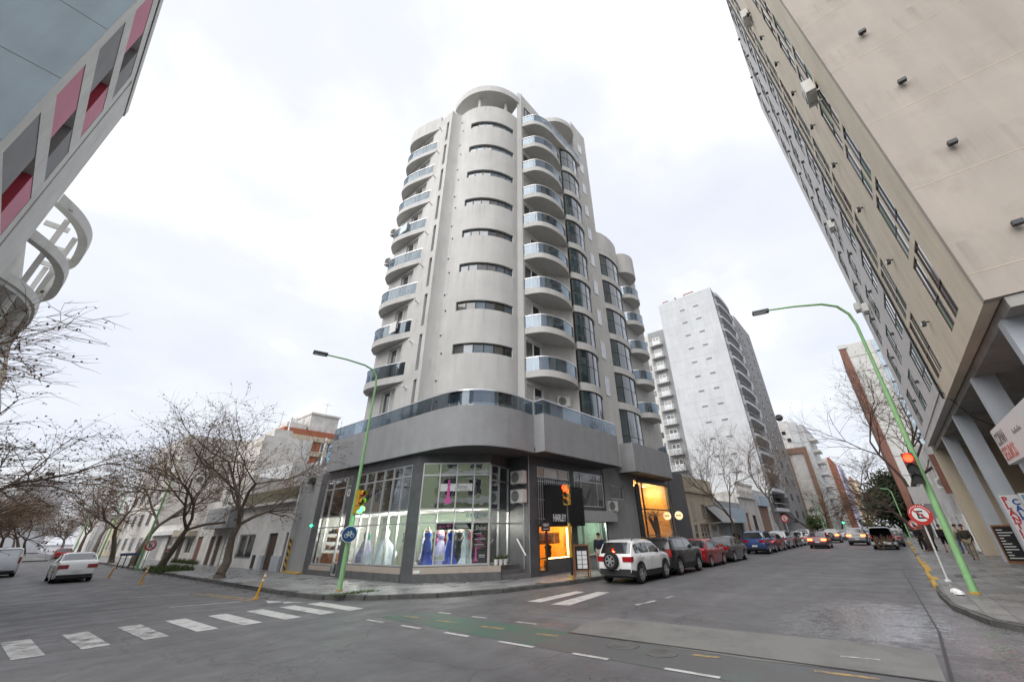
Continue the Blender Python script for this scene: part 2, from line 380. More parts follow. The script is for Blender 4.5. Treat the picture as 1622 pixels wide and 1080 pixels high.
pm('cloth_black', (.014,.014,.016), .9, .3, 12, .2, 60, obj=True); pm('cloth_olive', (.035,.034,.022), .9, .3, 12, .2, 60, obj=True); pm('cloth_khaki', (.22,.185,.14), .9, .2, 12, .2, 60, obj=True); pm('cloth_denim', (.07,.11,.18), .9, .25, 12, .2, 60, obj=True); pm('cloth_beige', (.36,.32,.27), .9, .2, 12, .2, 60, obj=True); pm('cloth_navy', (.015,.02,.04), .9, .25, 12, .2, 60, obj=True); pm('cloth_grey', (.32,.32,.33), .9, .2, 12, .2, 60, obj=True)
pm('satin_blue', (.004,.04,.34), .4, .3, 5, .1, 30); pm('tulle_white', (.62,.72,.78), .8, .12, 6, .3, 40); pm('tulle_ivory', (.62,.62,.48), .8, .12, 6, .3, 40); pm('tulle_lilac', (.36,.36,.52), .85, .2, 6, .3, 40); pm('satin_teal', (.01,.20,.15), .5, .2, 5, .1); pm('dress_red', (.30,.03,.05), .7, .25, 6, .1)
pm('magenta', (.62,.10,.36), .5, .05, 8, 0); pm('banner_black', (.012,.010,.014), .5, .1, 5, 0); pm('carton', (.42,.17,.08), .8, .15, 5, .1)
pm('mint_wall', (.36,.45,.37), .7, .06, 1.5, .05); pm('room_white', (.55,.57,.55), .7, .06, 1.5, .05); pm('gold_wall', (.72,.42,.12), .7, .08, 1, .05); pm('orange_wall', (.62,.25,.05), .7, .08, 1, .05)
pm('metal_sign', (.48,.48,.48), .45, .08, 3, .03, metal=.3)
pm('blackboard', (.02,.022,.022), .8, .3, 5, 0); pm('chalk', (.60,.60,.58), .9, .1, 20, 0)
pm('letter_red', (.50,.03,.05), .5, .05, 8, 0); pm('letter_blue', (.02,.08,.33), .5, .05, 8, 0); pm('letter_grey', (.17,.15,.15), .5, .05, 8, 0); pm('letter_salmon', (.48,.16,.12), .5, .05, 8, 0); pm('letter_teal', (.07,.20,.24), .5, .05, 8, 0)
pm('ac_white', (.66,.66,.63), .5, .07, 5, .03, obj=True); pm('ac_grille', (.06,.06,.06), .6, .1, 8, .1, obj=True)
pm('yellow_paint', (.52,.33,.07), .75, .3, 9, .2, 60); pm('bollard_yellow', (.60,.30,.03), .55, .15, 8, .05, obj=True)
pm('cargo', (.13,.085,.06), .9, .4, 9, .4, 20)
pm('pot_white', (.7,.7,.68), .5, .05, 8, 0); pm('plastic_blue', (.16,.36,.55), .5, .1, 4, .05)
glow('lit_red', (1, .014, .004), 6); glow('lit_orange', (1, .22, .02), 9); glow('lit_green', (.02, 1, .42), 6); glow('lit_warm', (1, .62, .22), 5); glow('lit_white', (1, .97, .92), 3); glow('lit_tail', (1, .10, .03), 4); glow('lit_sign', (1, .76, .40), .42); glow('lit_cyan', (.12, .6, .9), 1.5)
# ================================================================== ground
def asphalt():
    m, t, b = newmat('asphalt'); N = t.nodes; L = t.links
    pos = N.new('ShaderNodeNewGeometry').outputs['Position']
    def noise(sc, det=6, rough=.6):
        n = N.new('ShaderNodeTexNoise'); n.inputs['Scale'].default_value = sc; n.inputs['Detail'].default_value = det; n.inputs['Roughness'].default_value = rough; L.new(pos, n.inputs['Vector']); return n.outputs[0]
    def mr(v, a, b_, c, d):
        r = N.new('ShaderNodeMapRange'); L.new(v, r.inputs[0])
        for i, q in enumerate((a, b_, c, d)): r.inputs[i+1].default_value = q
        return r.outputs[0]
    def mul(a, b_, op='MULTIPLY'):
        r = N.new('ShaderNodeMath'); r.operation = op
        for i, q in enumerate((a, b_)):
            if isinstance(q, float): r.inputs[i].default_value = q
            else: L.new(q, r.inputs[i])
        return r.outputs[0]
    big = mr(noise(.22, 9, .65), .32, .68, .78, 1.18)
    mid = mr(noise(1.7, 6), .3, .7, .88, 1.1)
    fine = mr(noise(70, 2), .25, .75, .74, 1.28)
    v = mul(mul(big, mid), fine)
    # crazing: warped voronoi cell edges where a mask says so
    wv = N.new('ShaderNodeTexNoise'); wv.inputs['Scale'].default_value = 1.4; wv.inputs['Detail'].default_value = 4; L.new(pos, wv.inputs['Vector'])
    ad = N.new('ShaderNodeVectorMath'); ad.operation = 'ADD'; L.new(pos, ad.inputs[0])
    scv = N.new('ShaderNodeVectorMath'); scv.operation = 'SCALE'; scv.inputs['Scale'].default_value = .8; L.new(wv.outputs['Color'], scv.inputs[0]); L.new(scv.outputs[0], ad.inputs[1])
    vo = N.new('ShaderNodeTexVoronoi'); vo.feature = 'DISTANCE_TO_EDGE'; vo.inputs['Scale'].default_value = 3.6; L.new(ad.outputs[0], vo.inputs['Vector'])
    crack = mr(vo.outputs['Distance'], .006, .04, 1, 0)
    vo2 = N.new('ShaderNodeTexVoronoi'); vo2.feature = 'DISTANCE_TO_EDGE'; vo2.inputs['Scale'].default_value = .28; L.new(ad.outputs[0], vo2.inputs['Vector'])
    crack2 = mr(vo2.outputs['Distance'], .002, .010, 1, 0)
    mask = mr(noise(.35, 3), .52, .60, 0, 1)
    ck = mul(mul(crack, mask), mul(crack2, .8), 'MAXIMUM')
    v = mul(v, mr(ck, 0, 1, 1, .70))
    # polished wheel tracks along both streets, oil spots
    def stretched(sc, lo, hi):
        mp = N.new('ShaderNodeMapping'); mp.inputs['Scale'].default_value = sc; L.new(pos, mp.inputs[0])
        n_ = N.new('ShaderNodeTexNoise'); n_.inputs['Scale'].default_value = 1; n_.inputs['Detail'].default_value = 4; L.new(mp.outputs[0], n_.inputs['Vector']); return mr(n_.outputs[0], .35, .65, lo, hi)
    v = mul(mul(v, stretched((.04,1.1,1), .88, 1.10)), stretched((1.1,.04,1), .90, 1.08))
    v = mul(v, mr(noise(3.2, 3), .70, .76, 1, .72))
    v = mul(v, mr(noise(28, 4, .8), .3, .7, .86, 1.16))
    # tar patches / oil darkening down the wheel tracks
    v = mul(v, mr(noise(.6, 8, .75), .60, .72, 1, .72))
    # worn, polished and rain-wet place by the right-hand gutter; its sky glints painted as pale specks
    sepx = N.new('ShaderNodeSeparateXYZ'); L.new(pos, sepx.inputs[0])
    gx = mul(mul(sepx.outputs[0], -14.0, 'ADD'), .30); gy = mul(mul(sepx.outputs[1], -1.2, 'ADD'), .55)
    dist = mul(mul(mul(gx, gx), mul(gy, gy), 'ADD'), mr(noise(2.6, 7, .7), .3, .7, -.75, .75), 'ADD')
    wet = mr(dist, .15, 1.0, 1, 0)
    gut = mul(mr(sepx.outputs[1], -.9, .25, 1, 0), mr(noise(1.1, 5), .38, .55, 0, 1))
    gut = mul(gut, mr(sepx.outputs[0], 8.5, 10.5, 0, 1))
    wet = mul(wet, gut, 'MAXIMUM')
    glint = mul(wet, mr(noise(14, 8, .85), .52, .60, 0, 1))
    v = mul(v, mr(glint, 0, 1, 1, 3.4))
    col = N.new('ShaderNodeVectorMath'); col.operation = 'SCALE'; col.inputs[0].default_value = (.106, .105, .110); L.new(v, col.inputs['Scale'])
    L.new(col.outputs[0], b.inputs['Base Color'])
    rg = mul(mr(noise(.9, 5), .35, .65, .50, .75), mr(wet, 0, 1, 1, .25))
    L.new(rg, b.inputs['Roughness']); b.inputs['Specular IOR Level'].default_value = .45
    bp = N.new('ShaderNodeBump'); L.new(mr(wet, 0, 1, .55, .06), bp.inputs['Strength']); bp.inputs['Distance'].default_value = .012
    hh = mul(noise(55, 3), mul(ck, -1.2), 'ADD'); L.new(hh, bp.inputs['Height']); L.new(bp.outputs[0], b.inputs['Normal'])
    return m
asphalt()
def worn(name, col, lo=.46, hi=.56, scale=2.2, fade=(.10,.10,.10), rough=.6, keep=1.0):
    """road paint / paving worn through to the asphalt along a noise edge"""
    m, t, b = newmat(name); N = t.nodes; L = t.links
    pos = N.new('ShaderNodeNewGeometry').outputs['Position']
    n = N.new('ShaderNodeTexNoise'); n.inputs['Scale'].default_value = scale; n.inputs['Detail'].default_value = 9; n.inputs['Roughness'].default_value = .7; L.new(pos, n.inputs['Vector'])
    r = N.new('ShaderNodeMapRange'); r.inputs[1].default_value = lo; r.inputs[2].default_value = hi; r.inputs[3].default_value = keep; r.inputs[4].default_value = 0; L.new(n.outputs[0], r.inputs[0])
    f = N.new('ShaderNodeTexNoise'); f.inputs['Scale'].default_value = 60; L.new(pos, f.inputs['Vector'])
    fm = N.new('ShaderNodeMapRange'); fm.inputs[1].default_value = .3; fm.inputs[2].default_value = .7; fm.inputs[3].default_value = .82; fm.inputs[4].default_value = 1.15; L.new(f.outputs[0], fm.inputs[0])
    mi = N.new('ShaderNodeMix'); mi.data_type = 'RGBA'; L.new(r.outputs[0], mi.inputs[0]); mi.inputs[6].default_value = (*fade, 1); mi.inputs[7].default_value = (*col, 1)
    sc = N.new('ShaderNodeVectorMath'); sc.operation = 'SCALE'; L.new(mi.outputs[2], sc.inputs[0]); L.new(fm.outputs[0], sc.inputs['Scale'])
    L.new(sc.outputs[0], b.inputs['Base Color']); b.inputs['Roughness'].default_value = rough
    bp = N.new('ShaderNodeBump'); bp.inputs['Strength'].default_value = .35; bp.inputs['Distance'].default_value = .01; L.new(f.outputs[0], bp.inputs['Height']); L.new(bp.outputs[0], b.inputs['Normal'])
worn('mark_white', (.46,.46,.45), .50, .74, 2.4); worn('mark_worn', (.42,.42,.41), .43, .62, 2.6); worn('mark_yellow', (.33,.23,.09), .44, .62, 4)
worn('lane_green', (.05,.118,.082), .42, .60, .9, (.088,.095,.092)); worn('lane_green_old', (.088,.118,.107), .30, .50, 1.0, (.089,.090,.091)); worn('slab_concrete', (.165,.163,.155), .46, .74, 1.1, (.105,.104,.10), .7)
def paving(name, col, sx, sy, rough=.5, joint=.5, ang=0):
    m, t, b = newmat(name); N = t.nodes; L = t.links
    pos = N.new('ShaderNodeNewGeometry').outputs['Position']
    mp = N.new('ShaderNodeMapping'); mp.inputs['Rotation'].default_value = (0,0,ang); L.new(pos, mp.inputs[0])
    br = N.new('ShaderNodeTexBrick'); br.inputs['Scale'].default_value = 1; br.offset = .5; br.inputs['Brick Width'].default_value = sx; br.inputs['Row Height'].default_value = sy; br.inputs['Mortar Size'].default_value = .012; br.inputs['Mortar Smooth'].default_value = .2
    br.inputs['Color1'].default_value = (.75,.75,.75,1); br.inputs['Color2'].default_value = (1.15,1.15,1.15,1); br.inputs['Mortar'].default_value = (joint,joint,joint,1)
    L.new(mp.outputs[0], br.inputs['Vector'])
    n = N.new('ShaderNodeTexNoise'); n.inputs['Scale'].default_value = .8; n.inputs['Detail'].default_value = 9; n.inputs['Roughness'].default_value = .65; L.new(pos, n.inputs['Vector'])
    r = N.new('ShaderNodeMapRange'); r.inputs[1].default_value = .3; r.inputs[2].default_value = .7; r.inputs[3].default_value = .68; r.inputs[4].default_value = 1.25; L.new(n.outputs[0], r.inputs[0])
    s1 = N.new('ShaderNodeVectorMath'); s1.operation = 'MULTIPLY'; L.new(br.outputs['Color'], s1.inputs[0]); s1.inputs[1].default_value = col
    s2 = N.new('ShaderNodeVectorMath'); s2.operation = 'SCALE'; L.new(s1.outputs[0], s2.inputs[0]); L.new(r.outputs[0], s2.inputs['Scale'])
    L.new(s2.outputs[0], b.inputs['Base Color'])
    r2 = N.new('ShaderNodeMapRange'); r2.inputs[1].default_value = .4; r2.inputs[2].default_value = .62; r2.inputs[3].default_value = rough*.45; r2.inputs[4].default_value = rough*1.2; L.new(n.outputs[0], r2.inputs[0]); L.new(r2.outputs[0], b.inputs['Roughness'])
    b.inputs['Specular IOR Level'].default_value = .5
    bp = N.new('ShaderNodeBump'); bp.inputs['Strength'].default_value = .4; bp.inputs['Distance'].default_value = .01; L.new(br.outputs['Fac'], bp.inputs['Height']); bp.invert = True; L.new(bp.outputs[0], b.inputs['Normal'])
paving('paving_main', (.215,.22,.225), .62, .40, .55); paving('paving_right', (.185,.183,.18), .9, .45, .6); paving('paving_far', (.16,.158,.155), .4, .4, .7)
pm('kerb', (.10,.10,.095), .85, .35, 3, .5, 18)
def flat(name, pts, z, mat, parent=None, kind=None):
    n = len(pts); a = sum(pts[i][0]*pts[(i+1)%n][1]-pts[(i+1)%n][0]*pts[i][1] for i in range(n))
    if a < 0: pts = pts[::-1]
    m = MB(); m.add([(x,y,z) for x,y in pts], [tuple(range(n))]); return m.build(name, mat, parent, kind=kind)
road = flat('road', [(-900,-900),(1500,-900),(1500,1500),(-900,1500)], 0, 'asphalt', kind='structure')
def quad(name, p, q, w, mat, z=.006):
    p = Vector(p); q = Vector(q); d = (q-p).normalized(); n = Vector((-d.y,d.x))*w/2
    return flat(name, [tuple(p-n),tuple(q-n),tuple(q+n),tuple(p+n)], z, mat, road)
# bicycle lane crossing the junction, green paint fading towards the near end
flat('bicycle_lane', [(7.75,12.1),(9.0,11.35),(9.06,6.5),(7.68,6.5)], .004, 'lane_green', road)
flat('bicycle_lane', [(7.68,6.5),(9.06,6.5),(9.22,-14),(8.1,-14)], .004, 'lane_green_old', road)
for y0, y1 in ((11.96,11.25),(10.49,9.76),(8.9,8.13),(7.25,6.33),(5.44,4.7),(3.69,2.82),(2.0,1.2),(.4,-.4)):
    xx = 7.3+(11.96-y0)*.058; quad('lane_dash', (xx,y0), (xx+.04,y1), .11, 'mark_white', .008)
for y0, y1 in ((11.18,10.67),(9.83,9.32),(8.29,7.68)): quad('lane_dash', (9.1+(11.18-y0)*.07,y0), (9.12+(11.18-y1)*.07,y1), .10, 'mark_white', .008)
for y0, y1 in ((11.59,11.02),(10.23,9.49),(8.68,7.99),(7.04,6.48),(3.6,3.15),(1.74,.92)): quad('lane_dash', (8.2+(11.6-y0)*.078,y0), (8.24+(11.6-y1)*.078,y1), .12, 'mark_yellow', .008)
# concrete gutter slab across the mouth of the right street
flat('concrete_slab', [(9.08,6.47),(9.09,4.2),(9.1,2.6),(9.35,1.1),(9.45,.18),(11.27,.22),(11.48,1.0),(11.26,3.0),(11.16,5.0),(11.06,6.54),(10.2,6.75)], .005, 'slab_concrete', road)
quad('tar_joint', (9.05,6.5), (9.4,.15), .07, 'black_paint', .009)
quad('tar_joint', (9.42,.12), (13.3,.05), .05, 'black_paint', .009); quad('tar_joint', (13.3,.05), (30,.55), .035, 'black_paint', .007)
quad('lane_dash', (10.13,1.5), (10.24,.95), .08, 'mark_worn', .010)
# zebra crossing over the left street
for i, x in enumerate((1.0,1.98,3.0,4.0,4.98,5.96,6.9,7.74)):
    t = (x-4)*.12
    flat('crosswalk_stripe', [(x-.05,16.95-max(0,t)),(x+.42,16.93-max(0,t)),(x+.52,14.28-max(0,t)),(x+.06,14.3-max(0,t))], .006, 'mark_worn' if i < 3 else 'mark_white', road)
for k in range(-8, 0):
    flat('crosswalk_stripe', [(k*.98+.9,16.95),(k*.98+1.37,16.93),(k*.98+1.47,14.28),(k*.98+1.0,14.3)], .006, 'mark_worn', road)
flat('crosswalk_stripe', [(12.05,10.25),(12.13,9.75),(14.9,9.82),(14.93,10.25)], .006, 'mark_white', road)
flat('crosswalk_stripe', [(11.95,9.2),(12.12,8.6),(15.26,8.97),(15.16,9.45)], .006, 'mark_white', road)
quad('lane_line', (13.2,6.9), (14.3,6.75), .14, 'mark_worn'); quad('lane_line', (14.9,6.7), (15.5,6.65), .12, 'mark_worn')
quad('lane_line', (4.34,24.96), (6.2,24.3), .12, 'mark_white'); quad('lane_line', (4.71,20.22), (6.6,19.35), .12, 'mark_white')
quad('lane_line', (6.3,24.3), (6.85,19.2), .13, 'mark_yellow'); quad('lane_line', (6.62,23.6), (7.1,19.3), .13, 'mark_yellow')
for a, b_, c in (((7.2,18.75),(7.55,17.75),(7.0,18.0)), ((7.3,17.4),(7.85,17.1),(7.45,18.0))): flat('arrow_mark', [a,b_,c], .006, 'mark_white', road)
MB().lathe([(.33,0),(.33,.012)], (8.72,4.95,0), 20).build('manhole_cover', 'kerb', road); MB().lathe([(.30,0),(.30,.012)], (8.6,4.1,0), 20).build('manhole_cover', 'kerb', road)
# ------------------------------------------------------------------ pavements with kerb stones
def sidewalk(name, edge, inner, mat, label, zt=.145, kn=1.0, kerbs=None, yellow=None):
    o = MB().prism(edge+inner, -.02, zt).build(name, mat, None, kind='structure')
    if label: o['label'] = label
    m0 = {}
    pts = [Vector(p) for p in edge]
    cum = 0
    for i in range(len(pts)-1):
        a, b_ = pts[i], pts[i+1]; L_ = (b_-a).length; k = max(1, round(L_/kn)); d = (b_-a)/L_
        nrm = Vector((-d.y, d.x))
        for j in range(k):
            c = a+(b_-a)*((j+.5)/k)
            if kerbs and not kerbs(c): continue
            l = L_/k
            h = .15+rnd.uniform(-.03,.012)
            mm = MB(); P = Vector((c.x,c.y,0)); U = Vector((d.x,d.y,0)); Nn = Vector((nrm.x,nrm.y,0))
            t = rnd.uniform(-.035,.035)
            mm.ob(P, U, Nn, -l/2+.012, l/2-.012, -.01, h, -.10+t, .14)
            mm.build('kerb_stone', 'yellow_paint' if (yellow and yellow(c) and rnd.random() < .85) else 'kerb', o)
    return o
MAINEDGE = [(8.3,400),(8.3,60),(8.3,30),(8.3,19),(8.55,17),(9.3,15.55),(11.1,13.75),(13.2,12.5),(16.4,11.75),(22,11.35),(60,11.3),(400,11.3)]
near = lambda c: c.length < 75
walk_main = sidewalk('sidewalk_main', MAINEDGE, [(400,400)], 'paving_main', 'grey tiled corner pavement below the curved tower', kerbs=near)
walk_right = sidewalk('sidewalk_right', [(400,-.4),(60,-.4),(19.2,-.4),(16.6,-.5),(14.6,-1.0),(13.5,-1.9),(12.9,-3.4),(12.7,-6),(12.7,-200)], [(400,-200)], 'paving_right', 'grey slab pavement under the beige office block', kerbs=near, yellow=lambda c: c.x > 19)
walk_left = sidewalk('sidewalk_left', [(-200,11.8),(-6,11.8),(-3.4,12.6),(-2,14),(-1.5,16),(-1.5,60),(-1.5,400)], [(-200,400)], 'paving_far', 'pavement on the far left side of the left street', kerbs=near)
walk_near = sidewalk('sidewalk_near', [(-1.5,-200),(-1.5,-4),(-2.4,-1.6),(-4,-.6),(-200,-.4)], [(-200,-200)], 'paving_far', 'pavement behind the junction', kerbs=lambda c: False)
MB().prism([(-1.49,88),(5.6,88),(5.6,400),(-1.49,400)], -.02, .145).build('verge', 'paving_far', None, kind='structure')
# ramp in front of the driveway beside the shop
flat('driveway_ramp', [(8.17,22.6),(8.17,25.4),(9.2,26.2),(9.2,21.8)], .152, 'slab_concrete', walk_main)
# ================================================================== corner apartment tower
TW = thing('apartment_tower', 'tall pale grey corner apartment tower with rounded drum front and curved balconies', 'building', (14,18,.15))
def facade(P, U, N, z0, z1, cols, th, mat, parent, name='wall'):
    """wall built strip by strip; cols = (u0,u1,[(za,zb) openings])"""
    m = MB()
    for u0, u1, ops in cols:
        z = z0
        for a, b_ in sorted(ops):
            if a > z: m.ob(P, U, N, u0, u1, z, a, -th, 0)
            z = max(z, b_)
        if z < z1: m.ob(P, U, N, u0, u1, z, z1, -th, 0)
    return m.build(name, mat, parent)
KF = range(9)
ZB, ZT, ZR = 5.63, 7.56, 8.36
# drum
DC, DR = circ3((13.58,17.24),(14.63,15.68),(16.45,14.89))
def on_drum(azd):
    best = None
    for i in range(4000):
        t = math.pi*(.6+.9*i/4000); p = (DC[0]+DR*math.cos(t), DC[1]+DR*math.sin(t))
        e_ = abs(math.degrees(math.atan2(p[1],p[0]))-azd)
        if math.hypot(*p) < 24 and (best is None or e_ < best[0]): best = (e_, t)
    return best[1]
tA, tL, tR, tE = on_drum(54.0), on_drum(51.8), on_drum(42.2), on_drum(41.4)
def dpt(t, r=0): return (DC[0]+(DR+r)*math.cos(t), DC[1]+(DR+r)*math.sin(t))
def darc(t0, t1, n, r=0): return [dpt(t0+(t1-t0)*i/n, r) for i in range(n+1)]
m = MB()
zs = [8.44+3*k for k in KF]
zprev = 5.9
for z in zs:
    m.wall(darc(tA,tE,28), .3, zprev, z); m.wall(darc(tA,tL,6), .3, z, z+.66); m.wall(darc(tR,tE,4), .3, z, z+.66); zprev = z+.66
m.wall(darc(tA,tE,28), .3, zprev, 35.2)
# notch, pier
pA, pE = dpt(tA), dpt(tE)
m.wall([(12.6,18.75),(13.05,18.72),pA], .3, 5.9, 35.3)
m.wall([pE,(16.98,14.72),(17.16,14.6),(17.3,14.62),(17.3,14.9)], .25, 5.9, 39.1)
m.build('drum_wall', 'plaster_tower', TW, smooth=True)
for k, z in enumerate(zs):
    f = MB(); n = 6
    P_ = darc(tL, tR, n*2, -.16)
    for i in range(0, 2*n+1, 2):
        p = P_[i]; q = (P_[min(i+1,2*n)][0]-P_[max(i-1,0)][0], P_[min(i+1,2*n)][1]-P_[max(i-1,0)][1]); U = Vector((q[0],q[1],0)).normalized(); N = Vector((U.y,-U.x,0))
        f.ob((p[0],p[1],z), U, N, -.03, .03, 0, .66, -.03, .04)
    f.wall(P_, .05, z, z+.05); f.wall(P_, .05, z+.61, z+.66)
    fo = f.build('strip_window', 'alu_dark', TW)
    for i in range(n):
        a, b_ = P_[2*i], P_[2*i+2]; mm = MB()
        U = Vector((b_[0]-a[0],b_[1]-a[1],0)); l = U.length; U.normalize(); N = Vector((U.y,-U.x,0))
        mm.ob((a[0],a[1],z), U, N, .03, l-.03, .05, .61, -.012, 0)
        mm.build('pane', rnd.choice(['pane_blue','pane_blue','pane_blue','pane_dark','pane_grey'] if k > 2 else ['pane_blue','pane_dark','pane_dark','pane_grey','pane_blue','pane_brown']), fo)
# small drain outlets and vents beside the drum
for k in KF:
    for dt, dz, mt, r in ((.045,.55,'black_paint',.06),(.085,.62,'sign_white',.06),(.115,-.75,'black_paint',.06)):
        t = tA+dt; p = dpt(t, .0); q = dpt(t, .035); z = zs[k]+dz+1.0
        if z < 35: MB().tube([(p[0],p[1],z),(q[0],q[1],z)], r, 8).build('vent', mt, TW)
# left wall with slit windows and balcony doors
NL, UL = Vector((-1,0,0)), Vector((0,-1,0))
P0 = (12.6,24.45,0)
slit = [(7.7+3*k,10.12+3*k) for k in KF]; door = [(7.72+3*k,10.06+3*k) for k in KF]
facade(P0, UL, NL, 5.9, 35.3, [(0,1.7,[]),(1.7,3.2,door),(3.2,5.05,[]),(5.05,5.36,slit),(5.36,5.70,[])], .3, 'plaster_tower', TW, 'side_wall')
for a, b_ in door:
    window(TW, (12.6,22.75,a), UL, NL, 1.5, b_-a, (.5,), (), 'white_paint', ['pane_grey','curtain'], .07, .09, 'balcony_door', gofs=-.2)
for a, b_ in slit: MB().ob((12.6,19.4,a), UL, NL, .0, .31, 0, b_-a, -.27, -.25).build('slit_window', 'pane_dark', TW)
for k in KF: MB().tube([(12.6,20.1,9.75+3*k),(12.25,20.0,9.82+3*k)], .05, 8).build('wall_spout', 'white_paint', TW)
# closing masses behind
m = MB()
m.box(12.95,26.9,18.9,25,5.9,35.1); m.box(15.2,21,16.2,24,5.9,35); m.box(21,26.9,14.4,25,5.9,34.4); m.box(17.6,21.2,15.3,18,5.9,34.6)
m.build('core', 'plaster_tower', TW)
def railing(path, z0, z1, parent, gm, npan, inset=.05, hr=.035, close=True):
    p = offset(path, inset); L_ = [0]
    for i in range(len(p)-1): L_.append(L_[-1]+math.dist(p[i],p[i+1]))
    def at(s):
        for i in range(len(p)-1):
            if s <= L_[i+1]+1e-9:
                t = (s-L_[i])/max(1e-9,L_[i+1]-L_[i]); return (p[i][0]+(p[i+1][0]-p[i][0])*t, p[i][1]+(p[i+1][1]-p[i][1])*t)
        return p[-1]
    h = MB(); h.wall(offset(path, inset-.03), .06, z1-.05, z1+.0)
    ho = h.build('handrail', 'steel_rail', parent)
    for k in range(npan):
        s0, s1 = L_[-1]*k/npan+.012, L_[-1]*(k+1)/npan-.012
        pts = [at(s0)]+[q for q, s in zip(p, L_) if s0+.02 < s < s1-.02]+[at(s1)]
        MB().wall(pts, .012, z0+.015, z1-.05).build('glass_panel', gm[k % len(gm)] if isinstance(gm, list) else gm, parent)
    return ho
def balcony(path, closing, z, parent, fh=.43, rh=.92, npan=6, gm='rail_glass', mat='plaster_tower', rail=True, name='balcony'):
    b = MB(); b.prism(list(path)+list(closing), z, z+.3); b.wall(path, .14, z+.302, z+fh)
    o = b.build(name, mat, parent, smooth=True)
    if rail: railing(path, z+fh, z+fh+rh, o, gm, npan)
    return o
LB_ = spline([(12.6,20.4),(12.28,21.4),(12.0,22.4),(11.86,23.3),(12.0,24.1),(12.6,24.8)], 5)[::-1]
for k in range(8): balcony(LB_, [(12.75,20.4),(12.75,24.8)], 10.3+3*k, TW, npan=6, gm='rail_glass_dark')
m = MB(); m.prism(LB_+[(12.75,20.4),(12.75,24.8)], 34.3, 36.0); m.build('crown_drum', 'plaster_tower', TW, smooth=True)
RB_ = spline([(17.28,14.62),(17.75,13.62),(18.6,13.12),(19.7,12.95),(20.7,13.12),(21.3,13.42)], 5)
for k in range(8): balcony(RB_, [(21.3,13.9),(19.5,14.9),(17.3,14.9)], 10.3+3*k, TW, npan=5, gm=['rail_glass','rail_glass','rail_glass_dark','rail_glass','rail_glass'])
TE = RB_[:-8]+[(20.2,12.98),(22.2,12.95),(24.35,12.98)]
balcony(TE, [(24.35,14.2),(17.3,14.9)], 34.3, TW, npan=8, name='terrace')
# recess behind the right-hand balconies: door wall, slanted wall
PD = (17.3,14.65,0)
facade(PD, X_, -Y_, 5.9, 34.3, [(0,.12,[]),(.12,1.75,[(7.75+3*k,10.0+3*k) for k in KF]),(1.75,2.35,[])], .3, 'plaster_tower', TW, 'recess_wall')
for k in KF:
    window(TW, (17.42,14.65,7.75+3*k), X_, -Y_, 1.63, 2.25, (.5,), (), 'white_paint', ['pane_grey','pane_dark'] if k % 2 else ['curtain','pane_dark'], .07, .09, 'balcony_door', gofs=-.12)
MB().wall([(19.6,14.7),(21.35,13.45)], .3, 5.9, 34.3).build('slanted_wall', 'plaster_tower', TW)
# penthouse wall, big roof canopy on posts, rear round canopy, right-hand slab
m = MB(); m.ob((17.16,14.65,0), X_, -Y_, 0, 4.4, 34.7, 39.1, -.3, 0); m.build('penthouse_wall', 'plaster_tower', TW)
window(TW, (17.6,14.65,35.6), X_, -Y_, 1.0, 1.9, (.5,), (), 'alu_dark', 'pane_dark', .06, .08, 'penthouse_window', gofs=.02)
CC, CR = circ3((13.65,19.9),(14.35,15.94),(17.0,14.7))
a0 = math.atan2(19.9-CC[1],13.65-CC[0]); a1 = math.atan2(14.72-CC[1],17.0-CC[0])
if a0 < 0: a0 += 2*math.pi
if a1 < 0: a1 += 2*math.pi
can = arc(CC, CR, a0, a1, 32)
m = MB(); m.prism(can+[(18.5,20)], 37.5, 37.7); m.wall(can, .2, 37.702, 38.3); m.build('roof_canopy', 'plaster_tower', TW, smooth=True)
for dx in (tL+.10, tR-.12):
    p = dpt(dx, -.75); MB().lathe([(.15,35.1),(.15,37.5)], (p[0],p[1],0), 14).build('canopy_post', 'plaster_tower', TW, smooth=True)
MB().box(15.9,19.5,16.6,22,34.9,37.48).build('penthouse_core', 'plaster_tower', TW)
MB().prism(darc(tA,tE,20,-.1)+[(18,19)], 34.8, 35.0).build('roof_slab', 'plaster_tower', TW)
m = MB(); rc = spline([(20.6,14.6),(21.4,13.5),(22.6,12.95),(23.7,13.05),(24.36,13.6)], 5); m.prism(rc+[(24.36,16),(20.6,16)], 38.6, 39.2); m.build('roof_canopy', 'plaster_tower', TW, smooth=True)
m = MB(); m.box(24.37,27.1,13.6,20,5.9,41.9); m.box(21.5,24.3,16,20,34.7,38.6); m.build('stair_slab', 'plaster_tower', TW)
for k in range(11):
    z = 7.9+3*k
    window(TW, (25.35,13.6,z if k else 7.7), X_, -Y_, .62, 1.5 if k else .7, (), (), 'alu', 'pane_light', .05, .05, 'stair_window', gofs=.02)
